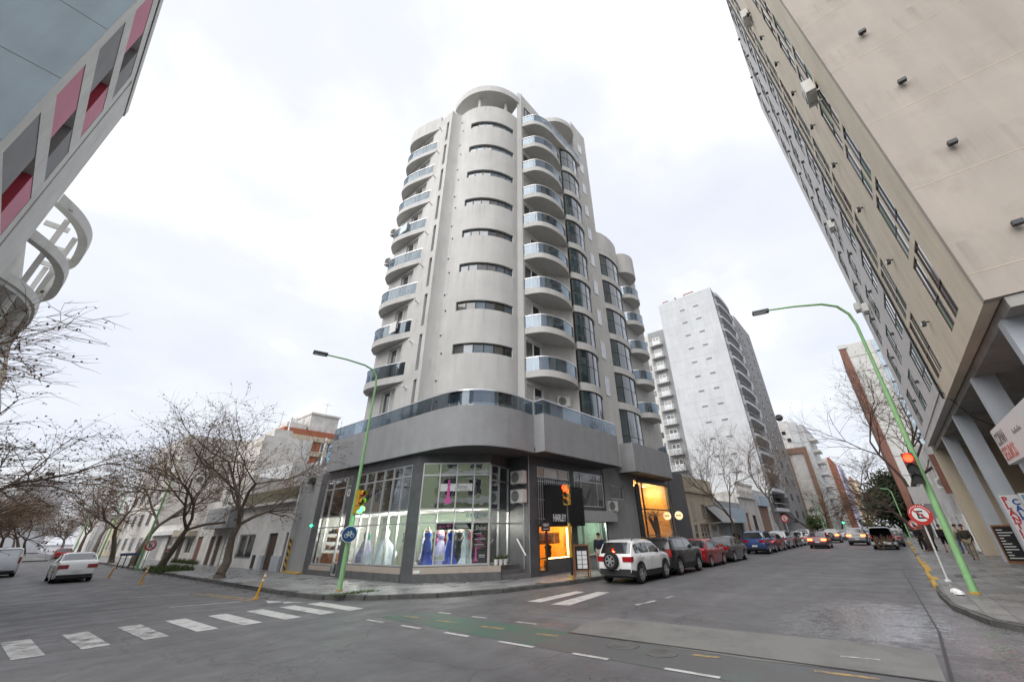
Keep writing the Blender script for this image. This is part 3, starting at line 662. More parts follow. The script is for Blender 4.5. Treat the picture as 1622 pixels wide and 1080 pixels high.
# glass bays
def bay(path, tops, zfirst, parent, nseg, wallmat='plaster_tower', hgt=2.46):
    n = len(path)-1; per = n//nseg
    for k, zt in enumerate(tops):
        zb = zfirst if k == 0 else zt-hgt
        f = MB()
        for i in range(0, n+1, per):
            p = path[i]; q = Vector((path[min(i+1,n)][0]-path[max(i-1,0)][0], path[min(i+1,n)][1]-path[max(i-1,0)][1], 0)).normalized()
            f.ob((p[0],p[1],zb), q, Vector((q.y,-q.x,0)), -.02, .02, 0, zt-zb, -.04, .02)
        mid = zb+(zt-zb)*.52
        for z in (zb, mid, zt-.05): f.wall(path, .05, z, z+.04)
        fo = f.build('bay_window', 'alu_dark', parent)
        for i in range(nseg):
            seg = path[i*per:(i+1)*per+1]
            for a, b_ in ((zb+.05,mid),(mid+.05,zt-.05)):
                c = ['pane_teal','pane_teal' if k % 3 else 'pane_blue','pane_blue','pane_light'][min(3,int(i*4/nseg))]  # paler towards the far end: grazing reflection put into the pane colours
                MB().wall(offset(seg,.012), .012, a, b_).build('pane', c, fo)
        sp = offset(path, -.10)
        MB().wall(sp, .45, zt, zt+3-hgt if k < len(tops)-1 else zt+.5).build('spandrel', wallmat, parent, smooth=True)
B1 = spline([(21.36,13.32),(22.0,13.02),(22.8,12.95),(23.65,13.1),(24.33,13.5)], 3)
bay(B1, [10.22+3*k for k in range(9)], 6.0, TW, 4)
B2 = spline([(27.15,13.72),(28.0,13.42),(29.2,13.32),(30.4,13.48),(31.45,13.95)], 3)
bay(B2, [10.22+3*k for k in range(6)], 6.0, TW, 4)
m = MB(); m.wall(offset(B2,-.1), .4, 25.75, 27.9); m.box(27.12,36,14.1,24,5.9,27.4); m.build('wing_wall', 'plaster_tower', TW, smooth=True)
WB = spline([(31.5,14.1),(32.0,13.3),(32.9,12.95),(33.9,13.1),(34.5,13.6),(34.7,14.2)], 4)
for k in range(5): balcony(WB, [(34.7,14.5),(31.5,14.5)], 10.4+3*k, TW, npan=4)
MB().prism(WB+[(34.7,14.5),(31.5,14.5)], 25.5, 27.9).build('crown_drum', 'plaster_tower', TW, smooth=True)
# podium band, its glass rail and soffit
BP = spline([(12.0,22.6),(12.0,18.6),(12.0,16.7),(12.08,15.4),(12.4,14.42),(13.0,13.74),(13.9,13.34),(15.0,13.2),(16.3,13.27)], 5)
BP = [(12.4,26.95),(12.0,26.95)]+BP
BQ = [(16.3,13.27),(16.3,12.57),(24.25,12.57),(24.25,13.9)]
def segsmooth(path, z0, z1, mat, name): return MB().wall(path, .28, z0, z1).build(name, mat, TW, smooth=True)
segsmooth(BP, ZB, ZT, 'plaster_band', 'podium_band'); segsmooth(BQ, ZB, ZT, 'plaster_band', 'podium_band')
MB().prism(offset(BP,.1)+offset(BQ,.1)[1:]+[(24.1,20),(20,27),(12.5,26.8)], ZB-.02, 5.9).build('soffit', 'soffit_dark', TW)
r1 = MB().wall(offset(BP[1:],.05), .04, ZT, ZT+.03).build('rail_base', 'steel_rail', TW); railing(BP[1:], ZT, ZR, r1, ['rail_glass_dark','rail_glass_dark','rail_glass','rail_glass_dark'], 13)
r2 = MB().wall(offset(BQ[:-1],.05), .04, ZT, ZT+.03).build('rail_base', 'steel_rail', TW); railing(BQ[:-1], ZT, ZR, r2, 'rail_glass', 6)
B2P = [(26.4,14),(26.4,12.57)]+spline([(26.45,12.57),(30,12.57),(32.6,12.62),(33.7,12.95),(34.3,13.5),(34.5,14.0)], 4)
segsmooth(B2P, 5.55, 7.46, 'plaster_band', 'podium_band')
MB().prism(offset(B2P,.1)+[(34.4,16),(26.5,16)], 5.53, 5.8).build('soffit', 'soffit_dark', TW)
r3 = MB().wall(offset(B2P[10:],.05), .04, 7.46, 7.49).build('rail_base', 'steel_rail', TW); railing(B2P[10:], 7.46, 8.3, r3, 'rail_glass', 4)
# ------------------------------------------------------------------ ground floor
GF = []
G = .15
def base_tiles(P, U, N, w, z0, z1, mat='tile_mid', tw=.36):
    k = max(1, round(w/tw))
    for i in range(k): MB().ob(P, U, N, w*i/k+.004, w*(i+1)/k-.004, z0, z1, -.02, .03+.004*(i % 3)).build('base_tile', mat, TW)
# left shop front
PLF = (12.3,27.9,0)
facade(PLF, UL, NL, G, ZB, [(0,.8,[]),(.8,3.4,[(.65,5.18)]),(3.4,4.0,[(.2,5.18)]),(4.0,4.6,[]),(4.6,9.9,[(.75,5.18)]),(9.9,10.28,[])], .25, 'tile_dark', TW, 'shop_wall')
window(TW, (12.3,27.1,.65), UL, NL, 2.6, 4.53, (.36,), (.41,.53,.87), 'alu', ['shop_glass','shop_glass','film_glass','film_glass'], .06, .1, 'shop_window', gofs=-.08)
window(TW, (12.3,24.5,.2), UL, NL, .6, 4.98, (), (.12,.47,.575,.89), 'alu', 'shop_glass', .06, .1, 'shop_door', gofs=-.08)
window(TW, (12.3,23.3,.75), UL, NL, 5.3, 4.43, (.175,.345,.52,.685,.85), (.395,.525,.875), 'alu', ['shop_glass','shop_glass','film_glass','film_glass'], .06, .1, 'shop_window', gofs=-.08)
MB().ob((12.3,23.3,0), UL, NL, 0, 5.3, .47, .72, 0, .035).build('stone_strip', 'stone_beige', TW); base_tiles((12.3,23.3,0), UL, NL, 5.3, G, .47)
MB().ob((12.3,27.1,0), UL, NL, 0, 2.6, .40, .62, 0, .035).build('stone_strip', 'stone_beige', TW); base_tiles((12.3,27.1,0), UL, NL, 2.6, G, .40)
# chamfered bridal window
UC, NC = Vector((.7071,-.7071,0)), Vector((-.7071,-.7071,0)); PC = (12.3,17.6,0)
facade(PC, UC, NC, G, ZB, [(-.02,.3,[]),(.3,3.68,[(.75,5.2)])], .22, 'tile_dark', TW, 'shop_wall')
window(TW, (PC[0]+UC.x*.3,PC[1]+UC.y*.3,.75), UC, NC, 3.38, 4.45, (.255,.50,.755), (.395,.525,.87), 'alu', ['shop_glass','shop_glass','film_glass','film_glass'], .06, .1, 'bridal_window', gofs=-.08)
MB().ob(PC, UC, NC, .3, 4.25, .47, .72, 0, .035).build('stone_strip', 'stone_beige', TW); base_tiles((PC[0]+UC.x*.3,PC[1]+UC.y*.3,0), UC, NC, 3.95, G, .47)
MB().ob(PC, UC, NC, .34, .62, .5, .62, .036, .05).build('vent', 'sign_white', TW)
# recessed entry beside it: glazed door, steps, dark tiled side wall
PE = (14.9,15.0,0); UE = Vector((16.72-14.9,15.45-15.0,0)).normalized(); NE = Vector((UE.y,-UE.x,0))
window(TW, (14.9,15.0,.72), UE, NE, 1.85, 4.4, (.46,), (.39,.52,.83), 'alu', ['shop_glass','shop_glass','film_glass','film_glass'], .06, .1, 'entry_door', gofs=-.02)
MB().ob((14.9,15.0,0), UE, NE, 0, 1.85, 5.12, ZB, -.2, 0).build('shop_wall', 'tile_dark', TW)
for i in range(3): MB().prism([(15.15,14.75),(16.69,14.2+.25*i),(16.69,15.4),(15.0,15.0)] if i else [(15.1,14.8),(16.69,13.95),(16.69,15.4),(15.0,15.0)], G+.18*i, G+.18*(i+1)).build('step', 'tile_mid', TW)
facade((16.7,15.5,0), UL, NL, G, ZB, [(0,1.195,[])], .25, 'tile_dark', TW, 'side_wall')
MB().tube([(16.6,14.75,1.75),(16.5,14.1,1.05)], .035, 8).build('handrail', 'white_paint', TW)
MB().tube([(16.66,14.35,.5),(16.66,14.35,3.3)], .012, 6).build('conduit', 'alu', TW); MB().box(16.6,16.69,14.28,14.42,3.28,3.42).build('camera_box', 'sign_white', TW)
# right-hand front
PR = (16.7,14.05,0)
facade(PR, X_, -Y_, G, ZB, [(0,.75,[]),(.75,1.45,[(.3,5.15)]),(1.45,3.75,[(.76,2.3),(2.31,5.15)]),(3.75,4.25,[]),(4.25,4.9,[(.3,2.5),(3.3,5.2)]),(4.9,7.55,[(.8,2.5),(3.3,5.2)]),(7.55,7.7,[])], .25, 'tile_dark', TW, 'shop_wall')
MB().ob(PR, X_, -Y_, .015, .05, G, ZB, 0, .02).build('corner_trim', 'alu', TW)
window(TW, (17.45,14.05,4.62), X_, -Y_, 3.0, .53, (.22,.66), (), 'alu', 'pane_peach', .05, .08, 'upper_window', gofs=-.05)  # peach light on these panes is put into their colour
bm_ = MB()
for i in range(17): bm_.ob((17.45,14.05,0), X_, -Y_, .06+i*.18, .085+i*.18, 2.35, 4.6, .0, .02)
for z in (2.6,3.5,4.4): bm_.ob((17.45,14.05,0), X_, -Y_, 0, 3.0, z, z+.03, .021, .035)
bm_.build('window_bars', 'alu', TW)
window(TW, (17.45,14.05,2.32), X_, -Y_, 3.0, 2.3, (.23,.6), (), 'alu_dark', 'pane_grey', .05, .08, 'upper_window', gofs=-.08)
window(TW, (17.45,14.05,.3), X_, -Y_, .7, 2.02, (), (.28,), 'alu_dark', 'shop_glass', .06, .08, 'shop_door', gofs=-.05)
window(TW, (18.15,14.05,.76), X_, -Y_, 2.3, 1.54, (), (), 'alu_dark', 'shop_glass', .05, .08, 'display_window', gofs=-.05)
window(TW, (20.95,14.05,3.3), X_, -Y_, 3.3, 1.9, (.22,.78), (.74,), 'alu', ['pane_grey','pane_grey','pane_grey','pane_brown','pane_grey','pane_dark'], .06, .08, 'upper_window', gofs=-.05)
window(TW, (20.95,14.05,.3), X_, -Y_, .65, 2.2, (), (.4,), 'alu', 'shop_glass', .06, .08, 'shop_door', gofs=-.05)
window(TW, (21.6,14.05,.8), X_, -Y_, 2.65, 1.7, (.7,), (), 'alu', 'shop_glass', .05, .08, 'shop_window', gofs=-.05)
MB().ob(PR, X_, -Y_, 4.35, 8.45, 2.5, 3.08, .002, .35).build('fascia_sign', 'metal_sign', TW)
MB().ob(PR, X_, -Y_, 4.9, 7.6, .15, .8, .001, .05).build('base_panel', 'plaster_grey', TW); MB().ob(PR, X_, -Y_, 4.9, 7.6, .8, .86, .051, .14).build('sill', 'white_paint', TW)
# plain grey wall of the tower with one window, then the gold shop
PG = (24.4,14.0,0)
facade(PG, X_, -Y_, G, 5.95, [(0,.75,[]),(.75,2.72,[(3.85,4.75)]),(2.72,4.3,[]),(4.3,5.0,[(4.85,5.3)]),(5.0,10.7,[(G,5.25)]),(10.7,10.85,[])], .25, 'plaster_grey', TW, 'street_wall')
window(TW, (25.15,14.0,3.85), X_, -Y_, 1.97, .9, (), (), 'alu', 'pane_grey', .06, .08, 'street_window', gofs=-.15)
MB().box(29.4,35.1,13.995,14.2,5.25,5.53).build('lintel', 'tile_dark', TW)
window(TW, (29.4,14.0,G), X_, -Y_, 5.68, 5.1, (.13,), (.63,), 'alu_dark', 'shop_glass', .08, .1, 'gold_shop_window', gofs=-.1)
MB().box(28.75,29.38,13.93,13.998,G,5.0).build('dark_jamb', 'black_paint', TW)
MB().box(35.25,38.75,13.95,15,G,6.5).build('dark_party_wall', 'tile_dark', TW)
# interiors
def room(x0, x1, y0, y1, z0, z1, mat, floor='tile_mid', ceil=None, open_side='y0'):
    m = MB(); t = .08
    m.box(x0,x1,y1,y1+t,z0,z1); m.box(x0-t,x0,y0+.3,y1,z0,z1); m.box(x1,x1+t,y0+.3,y1,z0,z1)
    m.build('room_wall', mat, TW); MB().box(x0,x1,y0+.3,y1,z0-.1,z0).build('room_floor', floor, TW); MB().box(x0,x1,y0+.3,y1,z1,z1+.1).build('room_ceiling', ceil or mat, TW)
MB().wall([(16.9,27.6),(16.9,18.6),(17.6,16.2)], .1, .5, 3.1).build('room_wall', 'mint_wall', TW)
MB().prism([(12.5,27.6),(12.5,17.75),(14.95,15.25),(16.6,15.65),(17.5,16.2),(16.9,18.6),(16.9,27.6)], .5, .7).build('room_floor', 'tile_mid', TW)
MB().prism([(12.5,27.6),(12.5,17.75),(14.95,15.25),(16.6,15.65),(17.5,16.2),(16.9,18.6),(16.9,27.6)], 3.1, 3.2).build('room_ceiling', 'room_white', TW)
MB().wall([(14.5,27.6),(14.5,19.0),(16,17.2)], .1, 3.2, 5.55).build('room_wall', 'stone_beige', TW)
MB().wall([(16,17.2),(16.95,15.6)], .1, 3.2, 5.55).build('room_wall', 'stone_beige', TW); MB().box(16.98,17.38,14.32,24,.2,5.58).box(17.7,28.7,18.7,26,.2,5.58).build('ground_core', 'tile_dark', TW)
MB().box(12.55,16.9,27.5,27.6,.5,5.5).build('room_wall', 'room_white', TW)
for x, y in ((13.6,16.9),(14.4,16.4),(15.1,16.0),(14.2,18.2),(13.5,20.5),(13.5,22.5),(13.5,25.5),(15.2,17.4)):
    MB().lathe([(.10,3.075),(.10,3.099)], (x,y,0), 12).build('ceiling_spot', 'lit_white', TW)
room(17.5,20.6,14.05,17.2,.3,2.31,'gold_wall'); room(21.0,24.2,14.05,17,.3,2.5,'mint_wall'); room(28.9,35.15,14.05,18.5,G,5.3,'gold_wall', 'stone_beige')
def lamp(P, col, en, r=.12, name='shop_lamp'):
    l = bpy.data.lights.new(name, 'POINT'); l.energy = en; l.color = col; l.shadow_soft_size = r
    o = bpy.data.objects.new(name, l); o.location = P; COL.objects.link(o); o['kind'] = 'helper'; return o
for p in ((13.9,17.2,2.45),(14.9,16.5,2.45),(14.2,20.5,2.45),(14.2,22.6,2.45),(14.2,25.6,2.45)): lamp(p, (1,.95,.86), 62, .25)
lamp((19.2,15.0,2.1), (1,.55,.12), 70); lamp((18.0,15.3,2.0), (1,.55,.12), 28); lamp((23,15,2.3), (.85,1,.85), 26)
for p in ((30.5,15.6,4.7),(32.5,15.8,4.7),(34.2,15.4,4.7)): lamp(p, (1,.72,.36), 52)
for x in (30.5,32.5,34.2): MB().lathe([(.14,5.24),(.14,5.295)], (x,15.8,0), 14).build('ceiling_spot', 'lit_warm', TW)
MB().box(20.30,20.36,14.3,14.36,.9,2.2).build('light_strip', 'lit_warm', TW); MB().box(18.3,20.3,14.25,14.3,.80,.84).build('light_strip', 'lit_warm', TW)
# arch niche in the gold room
ar = MB(); pts = [(-.75,0)]+[(-.75*math.cos(math.pi*i/14), 1.9+.75*math.sin(math.pi*i/14)) for i in range(15)]+[(.75,0)]
ar.add([(33.1+a,18.45,G+b_) for a, b_ in pts], [tuple(range(len(pts)-1,-1,-1))]); ar.build('wall_niche', 'orange_wall', TW)
# ================================================================== office block on the right
OB = thing('office_block', 'beige office block with blank end wall and vertical window strips on right', 'building', (20,-8,.15))
NR, UR = Vector((0,1,0)), Vector((-1,0,0))
NFL = 13
def strip_facade(T_, x0, x1, cols, mat, z0=6.85, z1=46.5, y=-3.47):
    facade((x1,y,0), UR, NR, z0, z1, [(x1-b_, x1-a, ops) for a, b_, ops in sorted(cols, key=lambda c: -c[0])], .3, mat, T_, 'street_wall')
win = [(7.6+3*k, 10.25+3*k) for k in range(NFL)]
strip_facade(OB, 13.96, 25.0, [(13.96,15.95,[]),(15.95,16.85,win),(16.85,17.1,[]),(17.1,18.13,win),(18.13,22.37,[]),(22.37,23.3,win),(23.3,23.55,[]),(23.55,24.45,win),(24.45,25.0,[])], 'beige_facade')
gls = ['pane_light','blind_green','pane_dark','pane_grey','pane_light','pane_teal','curtain','pane_grey']
for k in range(NFL):
    for a, b_ in ((15.95,16.85),(17.1,18.13),(22.37,23.3),(23.55,24.45)):
        window(OB, (b_,-3.47,7.6+3*k), UR, NR, b_-a, 2.65, (.5,), (.42,), 'alu_dark' if k % 3 else 'wood_door', [gls[(k*5+i*3+int(a)) % 8] for i in range(4)], .05, .06, 'office_window', gofs=-.05)
    z = 8.85+3*k
    l = MB().box(20.19,20.25,-3.47,-3.36,z,z+.04).box(20.1,20.34,-3.36,-3.24,z-.10,z+.06).build('wall_lamp', 'alu_dark', OB); MB().box(20.12,20.32,-3.239,-3.225,z-.08,z+.04).build('lamp_glass', 'lamp_clear', l)
# blank end wall in storey-high panels with pale joint strips, one box lamp per storey
NX, UX = Vector((-1,0,0)), Vector((0,-1,0))
zz = [6.85]+[7.63+3.03*k for k in range(14)]
for a, b_ in zip(zz, zz[1:]):
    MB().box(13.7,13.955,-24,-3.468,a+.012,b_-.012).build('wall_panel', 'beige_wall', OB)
    MB().box(13.695,13.95,-24,-3.47,b_-.011,b_+.011).build('joint_strip', 'cream_wall', OB)
    if a > 7: 
        l = MB().box(13.58,13.7,-4.77,-4.69,a+.97,a+1.03).build('wall_lamp', 'alu_dark', OB); MB().box(13.46,13.60,-4.83,-4.63,a+.86,a+.98).build('lamp_glass', 'alu_dark', l)
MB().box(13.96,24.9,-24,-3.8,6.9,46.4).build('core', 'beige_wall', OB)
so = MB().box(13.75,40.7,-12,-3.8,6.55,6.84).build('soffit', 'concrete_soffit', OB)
for x in (14.75,20.6,27.6,34.3): MB().box(x-.2,x+.2,-4.32,-3.72,.15,6.55).box(x-.21,x+.21,-4.33,-3.71,.15,.45).build('column', 'column_blue', OB)
facade((41,-7.6,0), UR, NR, .15, 6.55, [(0,1.2,[]),(1.2,4.4,[(.3,2.7),(3.6,5.6)]),(4.4,5.6,[]),(5.6,11,[(.9,2.9),(3.6,5.9)]),(11,12.4,[]),(12.4,17.8,[(.3,2.9),(3.6,5.9)]),(17.8,19,[]),(19,26,[(.3,2.9),(3.6,5.9)]),(26,28,[])], .3, 'brown_wall', OB, 'ground_floor_wall')
for x0, x1, z0, z1 in ((36.6,39.8,.3,2.7),(36.6,39.8,3.6,5.6),(30,35.4,.9,2.9),(30,35.4,3.6,5.9),(23.2,28.6,.3,2.9),(23.2,28.6,3.6,5.9),(15,22,.3,2.9),(15,22,3.6,5.9)):
    window(OB, (x1,-7.6,z0), UR, NR, x1-x0, z1-z0, (.25,.5,.75), (.55,), 'black_paint', ['pane_dark','pane_teal','pane_grey','pane_dark','pane_dark'], .08, .1, 'ground_floor_window', gofs=-.1)
MB().box(40.2,40.85,-7.6,-3.62,.15,6.55).build('end_pier', 'cream_wall', OB)
MB().tube([(25.0,-3.40,6.9),(25.0,-3.40,30),(25.05,-3.40,46)], .05, 6).build('drain_pipe', 'signal_black', OB)
wire = [(25.0,-3.36,7.6),(24.6,-3.4,7.1),(26.5,-4.2,6.2),(29,-5.6,5.6),(32,-7,5.0)]
MB().tube(wire, .02, 5).build('cable', 'signal_black', OB)
OG = thing('grey_office_block', 'grey rendered office block adjoining the beige one with narrow windows', 'building', (33,-8,.15))
ops = [(7.9+3*k, 10.1+3*k) for k in range(NFL)]
strip_facade(OG, 25.06, 40.8, [(25.06,26.0,[]),(26.0,27.2,ops),(27.2,28.4,ops),(28.4,31.0,[]),(31.0,33.4,ops),(33.4,36,[]),(36,38.4,ops),(38.4,40.8,[])], 'grey_facade')
for k in range(NFL):
    for a, b_ in ((26.0,28.4),(31.0,33.4),(36,38.4)): window(OG, (b_,-3.47,7.9+3*k), UR, NR, b_-a, 2.2, (.33,.66), (.4,), 'alu_dark', [gls[(k*3+i+int(b_)) % 8] for i in range(6)], .05, .06, 'office_window', gofs=-.05)
    for x in (29.8,34.7): MB().box(x,x+.2,-3.47,-3.28,8.9+3*k,9.02+3*k).build('wall_lamp', 'alu_dark', OG)
MB().box(25.2,40.75,-24,-3.8,6.9,46.3).build('core', 'grey_facade', OG)
MB().box(25.06,40.8,-3.465,-3.43,7.3,7.6).build('string_course', 'grey_facade', OG)
# insurance sign, insoles sign, menu board
SG = thing('hanging_sign', 'long white insurance company sign hung between the blue-grey columns', 'sign', (17.3,-3.4,3.55))
MB().box(13.9,19.82,-3.62,-3.34,3.58,4.62).build('sign_box', 'sign_white', SG)
MB().box(14.7,14.8,-3.71,-3.621,3.8,4.4).box(19.5,20.4,-3.6,-3.55,3.95,4.0).box(20.35,20.4,-3.8,-3.55,3.95,4.0).build('bracket', 'alu_dark', SG)
text('COPAN', (19.68,-3.335,4.12), UR, .52, 'letter_grey', SG, NR, width=1.35, bold=.006); text('SEGUROS', (19.68,-3.335,3.68), UR, .52, 'letter_salmon', SG, NR, width=1.75, bold=.006)
for i in range(9): MB().ob((17.3-i*.11,-3.34,4.15), UR, NR, 0, .06, .0, .07+.06*(i*7%3==0), 0, .006).build('script_letter', 'letter_grey', SG)
SP = thing('insole_sign', 'upright white panel with stacked red and blue letters on a column', 'sign', (27.36,-4.0,.3))
MB().box(27.34,27.395,-4.36,-3.80,.3,3.0).build('sign_panel', 'sign_white', SP)
for i, ch in enumerate('PLANTILLAS'): text(ch, (27.335,-3.83,2.72-i*.25), UX, .31, 'letter_red', SP, NX, bold=.012)
for i, ch in enumerate('CALZADO'): text(ch, (27.335,-4.09,2.62-i*.25), UX, .31, 'letter_blue', SP, NX, bold=.012)
MBD = thing('menu_board', 'wooden framed chalkboard menu leaning at a column foot', 'menu board', (33.1,-4.1,.15))
MB().ob((33.1,-3.75,.15), UX, NX, 0, .85, 0, 1.62, -.04, .0).build('board', 'blackboard', MBD)
fr = MB(); 
for u0, u1, v0, v1 in ((-.05,.0,0,1.7),(.85,.9,0,1.7),(0,.85,1.62,1.7),(0,.85,.0,.10)): fr.ob((33.1,-3.75,.15), UX, NX, u0, u1, v0, v1, -.05, .02)
fr.build('frame', 'wood_orange', MBD); fr2 = MB().ob((33.1,-3.75,.15), UX, NX, .02, .06, 0, 1.5, -.5, -.46).ob((33.1,-3.75,.15), UX, NX, .79, .83, 0, 1.5, -.5, -.46); fr2.build('leg', 'wood_orange', MBD)
for i in range(11): MB().ob((33.1,-3.75,.15), UX, NX, .08, .2+.55*rnd.random(), 1.5-i*.125-.045, 1.5-i*.125, .001, .004).build('chalk_line', 'chalk', MBD)
BS = thing('projecting_sign', 'small rounded blue and white sign at the right edge', 'sign', (24,-3.9,2.3)); MB().box(23.98,24.03,-4.7,-3.86,2.3,2.9).build('panel', 'plastic_blue', BS); MB().box(23.96,23.979,-4.72,-3.84,2.28,2.34).box(23.96,23.979,-4.72,-3.84,2.86,2.92).box(23.96,23.979,-3.9,-3.84,2.341,2.859).build('border', 'sign_white', BS); MB().box(24.0,24.05,-4.75,-4.7,2.5,2.6).box(24.0,24.05,-7.5,-4.75,2.53,2.57).build('bracket', 'alu', BS)
# ================================================================== block with pink and grey panels on the left
LP = thing('panel_block', 'pale block with pink and grey window panels at upper left', 'building', (-8,22,.15))
X0 = -4.17
NP, UP = Vector((1,0,0)), Vector((0,1,0))
bands = [(.9,2.9),(3.9,5.9),(6.9,8.9),(9.9,11.9),(12.87,14.9),(15.9,17.8),(18.85,20.95),(21.9,23.9)]
facade((X0,17.2,0), UP, NP, .15, 24.75, [(0,.75,[]),(.75,6.75,[(a-.02,b_+.02) for a, b_ in bands]),(6.75,7.45,[]),(7.45,7.75,[(.5,24.4)]),(7.75,11.1,[])], .5, 'offwhite_wall', LP, 'street_wall')
for i, (a, b_) in enumerate(bands):
    A, B = ('pink_panel','grey_panel') if i % 2 else ('grey_panel','pink_panel')
    MB().box(X0-.55,X0-.02,17.97,20.72,a,b_).build('panel', A, LP); MB().box(X0-.55,X0-.02,22.12,23.93,a,b_).build('panel', B, LP)
    MB().box(X0-.54,X0-.025,22.105,22.119,a,b_).build('reveal', 'red_panel' if B == 'pink_panel' else 'grey_panel', LP)
    window(LP, (X0,20.75,a+.02), UP, NP, 1.34, b_-a-.04, (.5,), (.45,), 'white_paint', ['pane_dark','pane_grey'], .07, .08, 'flat_window', gofs=-.45)
    MB().box(X0-.3,X0-.05,24.68,24.95,b_+.4,b_+.62).build('scupper', 'pane_dark', LP)
MB().box(X0-.5,X0-.31,24.6,25.0,.2,24.5).build('groove_back', 'grey_panel', LP)
MB().box(-25,X0-.001,17.18,17.7,.15,25.3).build('end_wall', 'blue_wall', LP)
MB().box(-25,X0-.6,17.71,28.25,.15,24.7).build('core', 'offwhite_wall', LP)
MB().box(X0-.4,X0+.05,17.15,28.35,24.78,25.3).build('parapet', 'offwhite_wall', LP); MB().box(X0-.3,X0+.02,17.2,28.3,24.75,24.78).build('parapet_joint', 'alu_dark', LP)
for k in range(6):
    z = 4.6+3*k+1.6
    MB().box(-9.6,-7.4,17.1,17.179,z+.2,z+1.9).build('window_frame', 'alu_dark', LP); MB().box(-9.5,-8.55,17.08,17.099,z+.3,z+1.8).build('pane', 'pane_light', LP); MB().box(-8.45,-7.5,17.08,17.099,z+.3,z+1.8).build('pane', 'pane_blue', LP)
for k in range(1,8): MB().box(-25,X0-.01,17.172,17.179,3.2*k,3.2*k+.02).build('joint_strip', 'grey_panel', LP)
# block with rounded balcony frames further along
RBK = thing('round_balcony_block', 'beige block with rounded open balcony frames behind the pink panelled block', 'building', (-7,38,.15))
MB().box(-14,-5.6,33,47,.15,19.4).box(-14,-5.3,31.5,35.6,.15,21.0).build('wall', 'offwhite_wall', RBK)
for k in range(7): MB().box(-5.299,-5.27,31.6,35.5,3+2.6*k,3.03+2.6*k).build('joint_strip', 'grey_panel', RBK)
RP = spline([(-5.6,35.8),(-4.65,37.2),(-4.05,38.9),(-3.88,41),(-4.15,44.4),(-5.0,46.5)], 4)[::-1]
for z, w, h in ((21.6,.5,.75),(18.6,.45,.65)): MB().wall(RP, w, z, z+h).build('ring_beam', 'offwhite_wall', RBK, smooth=True)
for z in (15.6,12.4): 
    o = MB().prism(RP+[(-5.65,35.8),(-5.65,46.5)], z, z+.25).build('balcony_slab', 'offwhite_wall', RBK, smooth=True); MB().wall(RP, .14, z+.251, z+.8).build('rim', 'offwhite_wall', o, smooth=True)
for i in (0,5,10,15,20):
    p = RP[i]; MB().box(p[0]-.30,p[0]-.02,p[1]-.09,p[1]+.09,12.66,21.7).build('fin', 'offwhite_wall', RBK)
for y in (36.2,39.5,43,46.3): MB().box(-5.7,-4.5,y-.1,y+.1,21.75,22.1).build('tie_beam', 'offwhite_wall', RBK)
for k in range(4):
    MB().wall(offset(RP,.12), .08, 3.0+2.35*k, 5.3+2.35*k).build('curved_pane', 'pane_light', RBK, smooth=True); MB().wall(offset(RP,.06), .12, 5.31+2.35*k, 5.36+2.35*k).build('transom', 'alu', RBK, smooth=True)
LFW = thing('cream_block', 'plain cream block beyond the rounded balconies at left edge', 'building', (-8,50,.15)); MB().box(-16,-4.4,48,58,.15,15).build('wall', 'cream_wall', LFW)
for k in range(4):
    for y in (49,52,55): window(LFW, (-4.4,y,3+2.8*k), UP, NP, 1.4, 1.5, (.5,), (), 'alu', 'pane_grey', .06, .06, 'flat_window', gofs=.02)
# green building behind the junction, seen mirrored in the shop glass
GB = thing('green_corner_building', 'olive green corner house behind the viewer mirrored in the shop glass', 'building', (-15,-12,.15))
MB().prism([(-9,-30),(-9,-13),(-16,-5.5),(-34,-5.5),(-34,-30)], .15, 13).build('wall', 'olive_wall', GB)
Ug = Vector((-7,7.5,0)).normalized(); Ng = Vector((7.5,7,0)).normalized()
MB().ob((-9,-13,0), Ug, Ng, -.1, 10.3, 5.6, 6.3, 0, .25).ob((-9,-13,0), Ug, Ng, -.1, 10.3, 9.0, 9.6, 0, .25).build('string_course', 'white_paint', GB)
for z in (1.2,6.6,10):
    for u in (1,4.2,7.4): window(GB, tuple(Vector((-9,-13,z))+Ug*u), Ug, Ng, 1.8, 2.0, (.5,), (), 'white_paint', 'pane_dark', .08, .08, 'flat_window', gofs=.05)
for y in (-28,-24,-20,-16):
    for z in (1.2,6.6,10): window(GB, (-9,y,z), UP, NP, 1.8, 2.0, (.5,), (), 'white_paint', 'pane_dark', .08, .08, 'flat_window', gofs=.05)
# ================================================================== air conditioners
def ac_mesh():
    t = thing('air_conditioner', '', 'air conditioner', (0,0,0), world=False)
    MB().box(-.42,.42,-.16,.16,0,.62).build('case', 'ac_white', t)
    g = MB(); 
    for r in (.06,.12,.18,.24): g.tube([(-.1+r*math.cos(a*math.pi/8),-.172,.31+r*math.sin(a*math.pi/8)) for a in range(17)], .008, 4, False)
    g.build('grille', 'ac_white', t); MB().lathe([(.265,-.168),(.265,-.161)], (-.1,0,.31), 20, 'y').build('fan', 'ac_grille', t)
    MB().box(-.3,-.25,-.1,.3,-.05,-.001).box(.25,.3,-.1,.3,-.05,-.001).build('bracket', 'alu', t)
    return t
ac0 = ac_mesh(); ac_used = [0]
def ac(loc, N, label, group, s=1.0):
    t = ac0 if not ac_used[0] else copy_tree(ac0); ac_used[0] = 1
    t.location = loc; t.rotation_euler = (0,0,math.atan2(N[1],N[0])+math.pi/2); t.scale = (s,s,s); tag(t, label, 'air conditioner', group)
NS = Vector((-(14.7-13.45),-(21.35-19.6),0)).normalized()
NS = Vector((-.58,-.81,0))
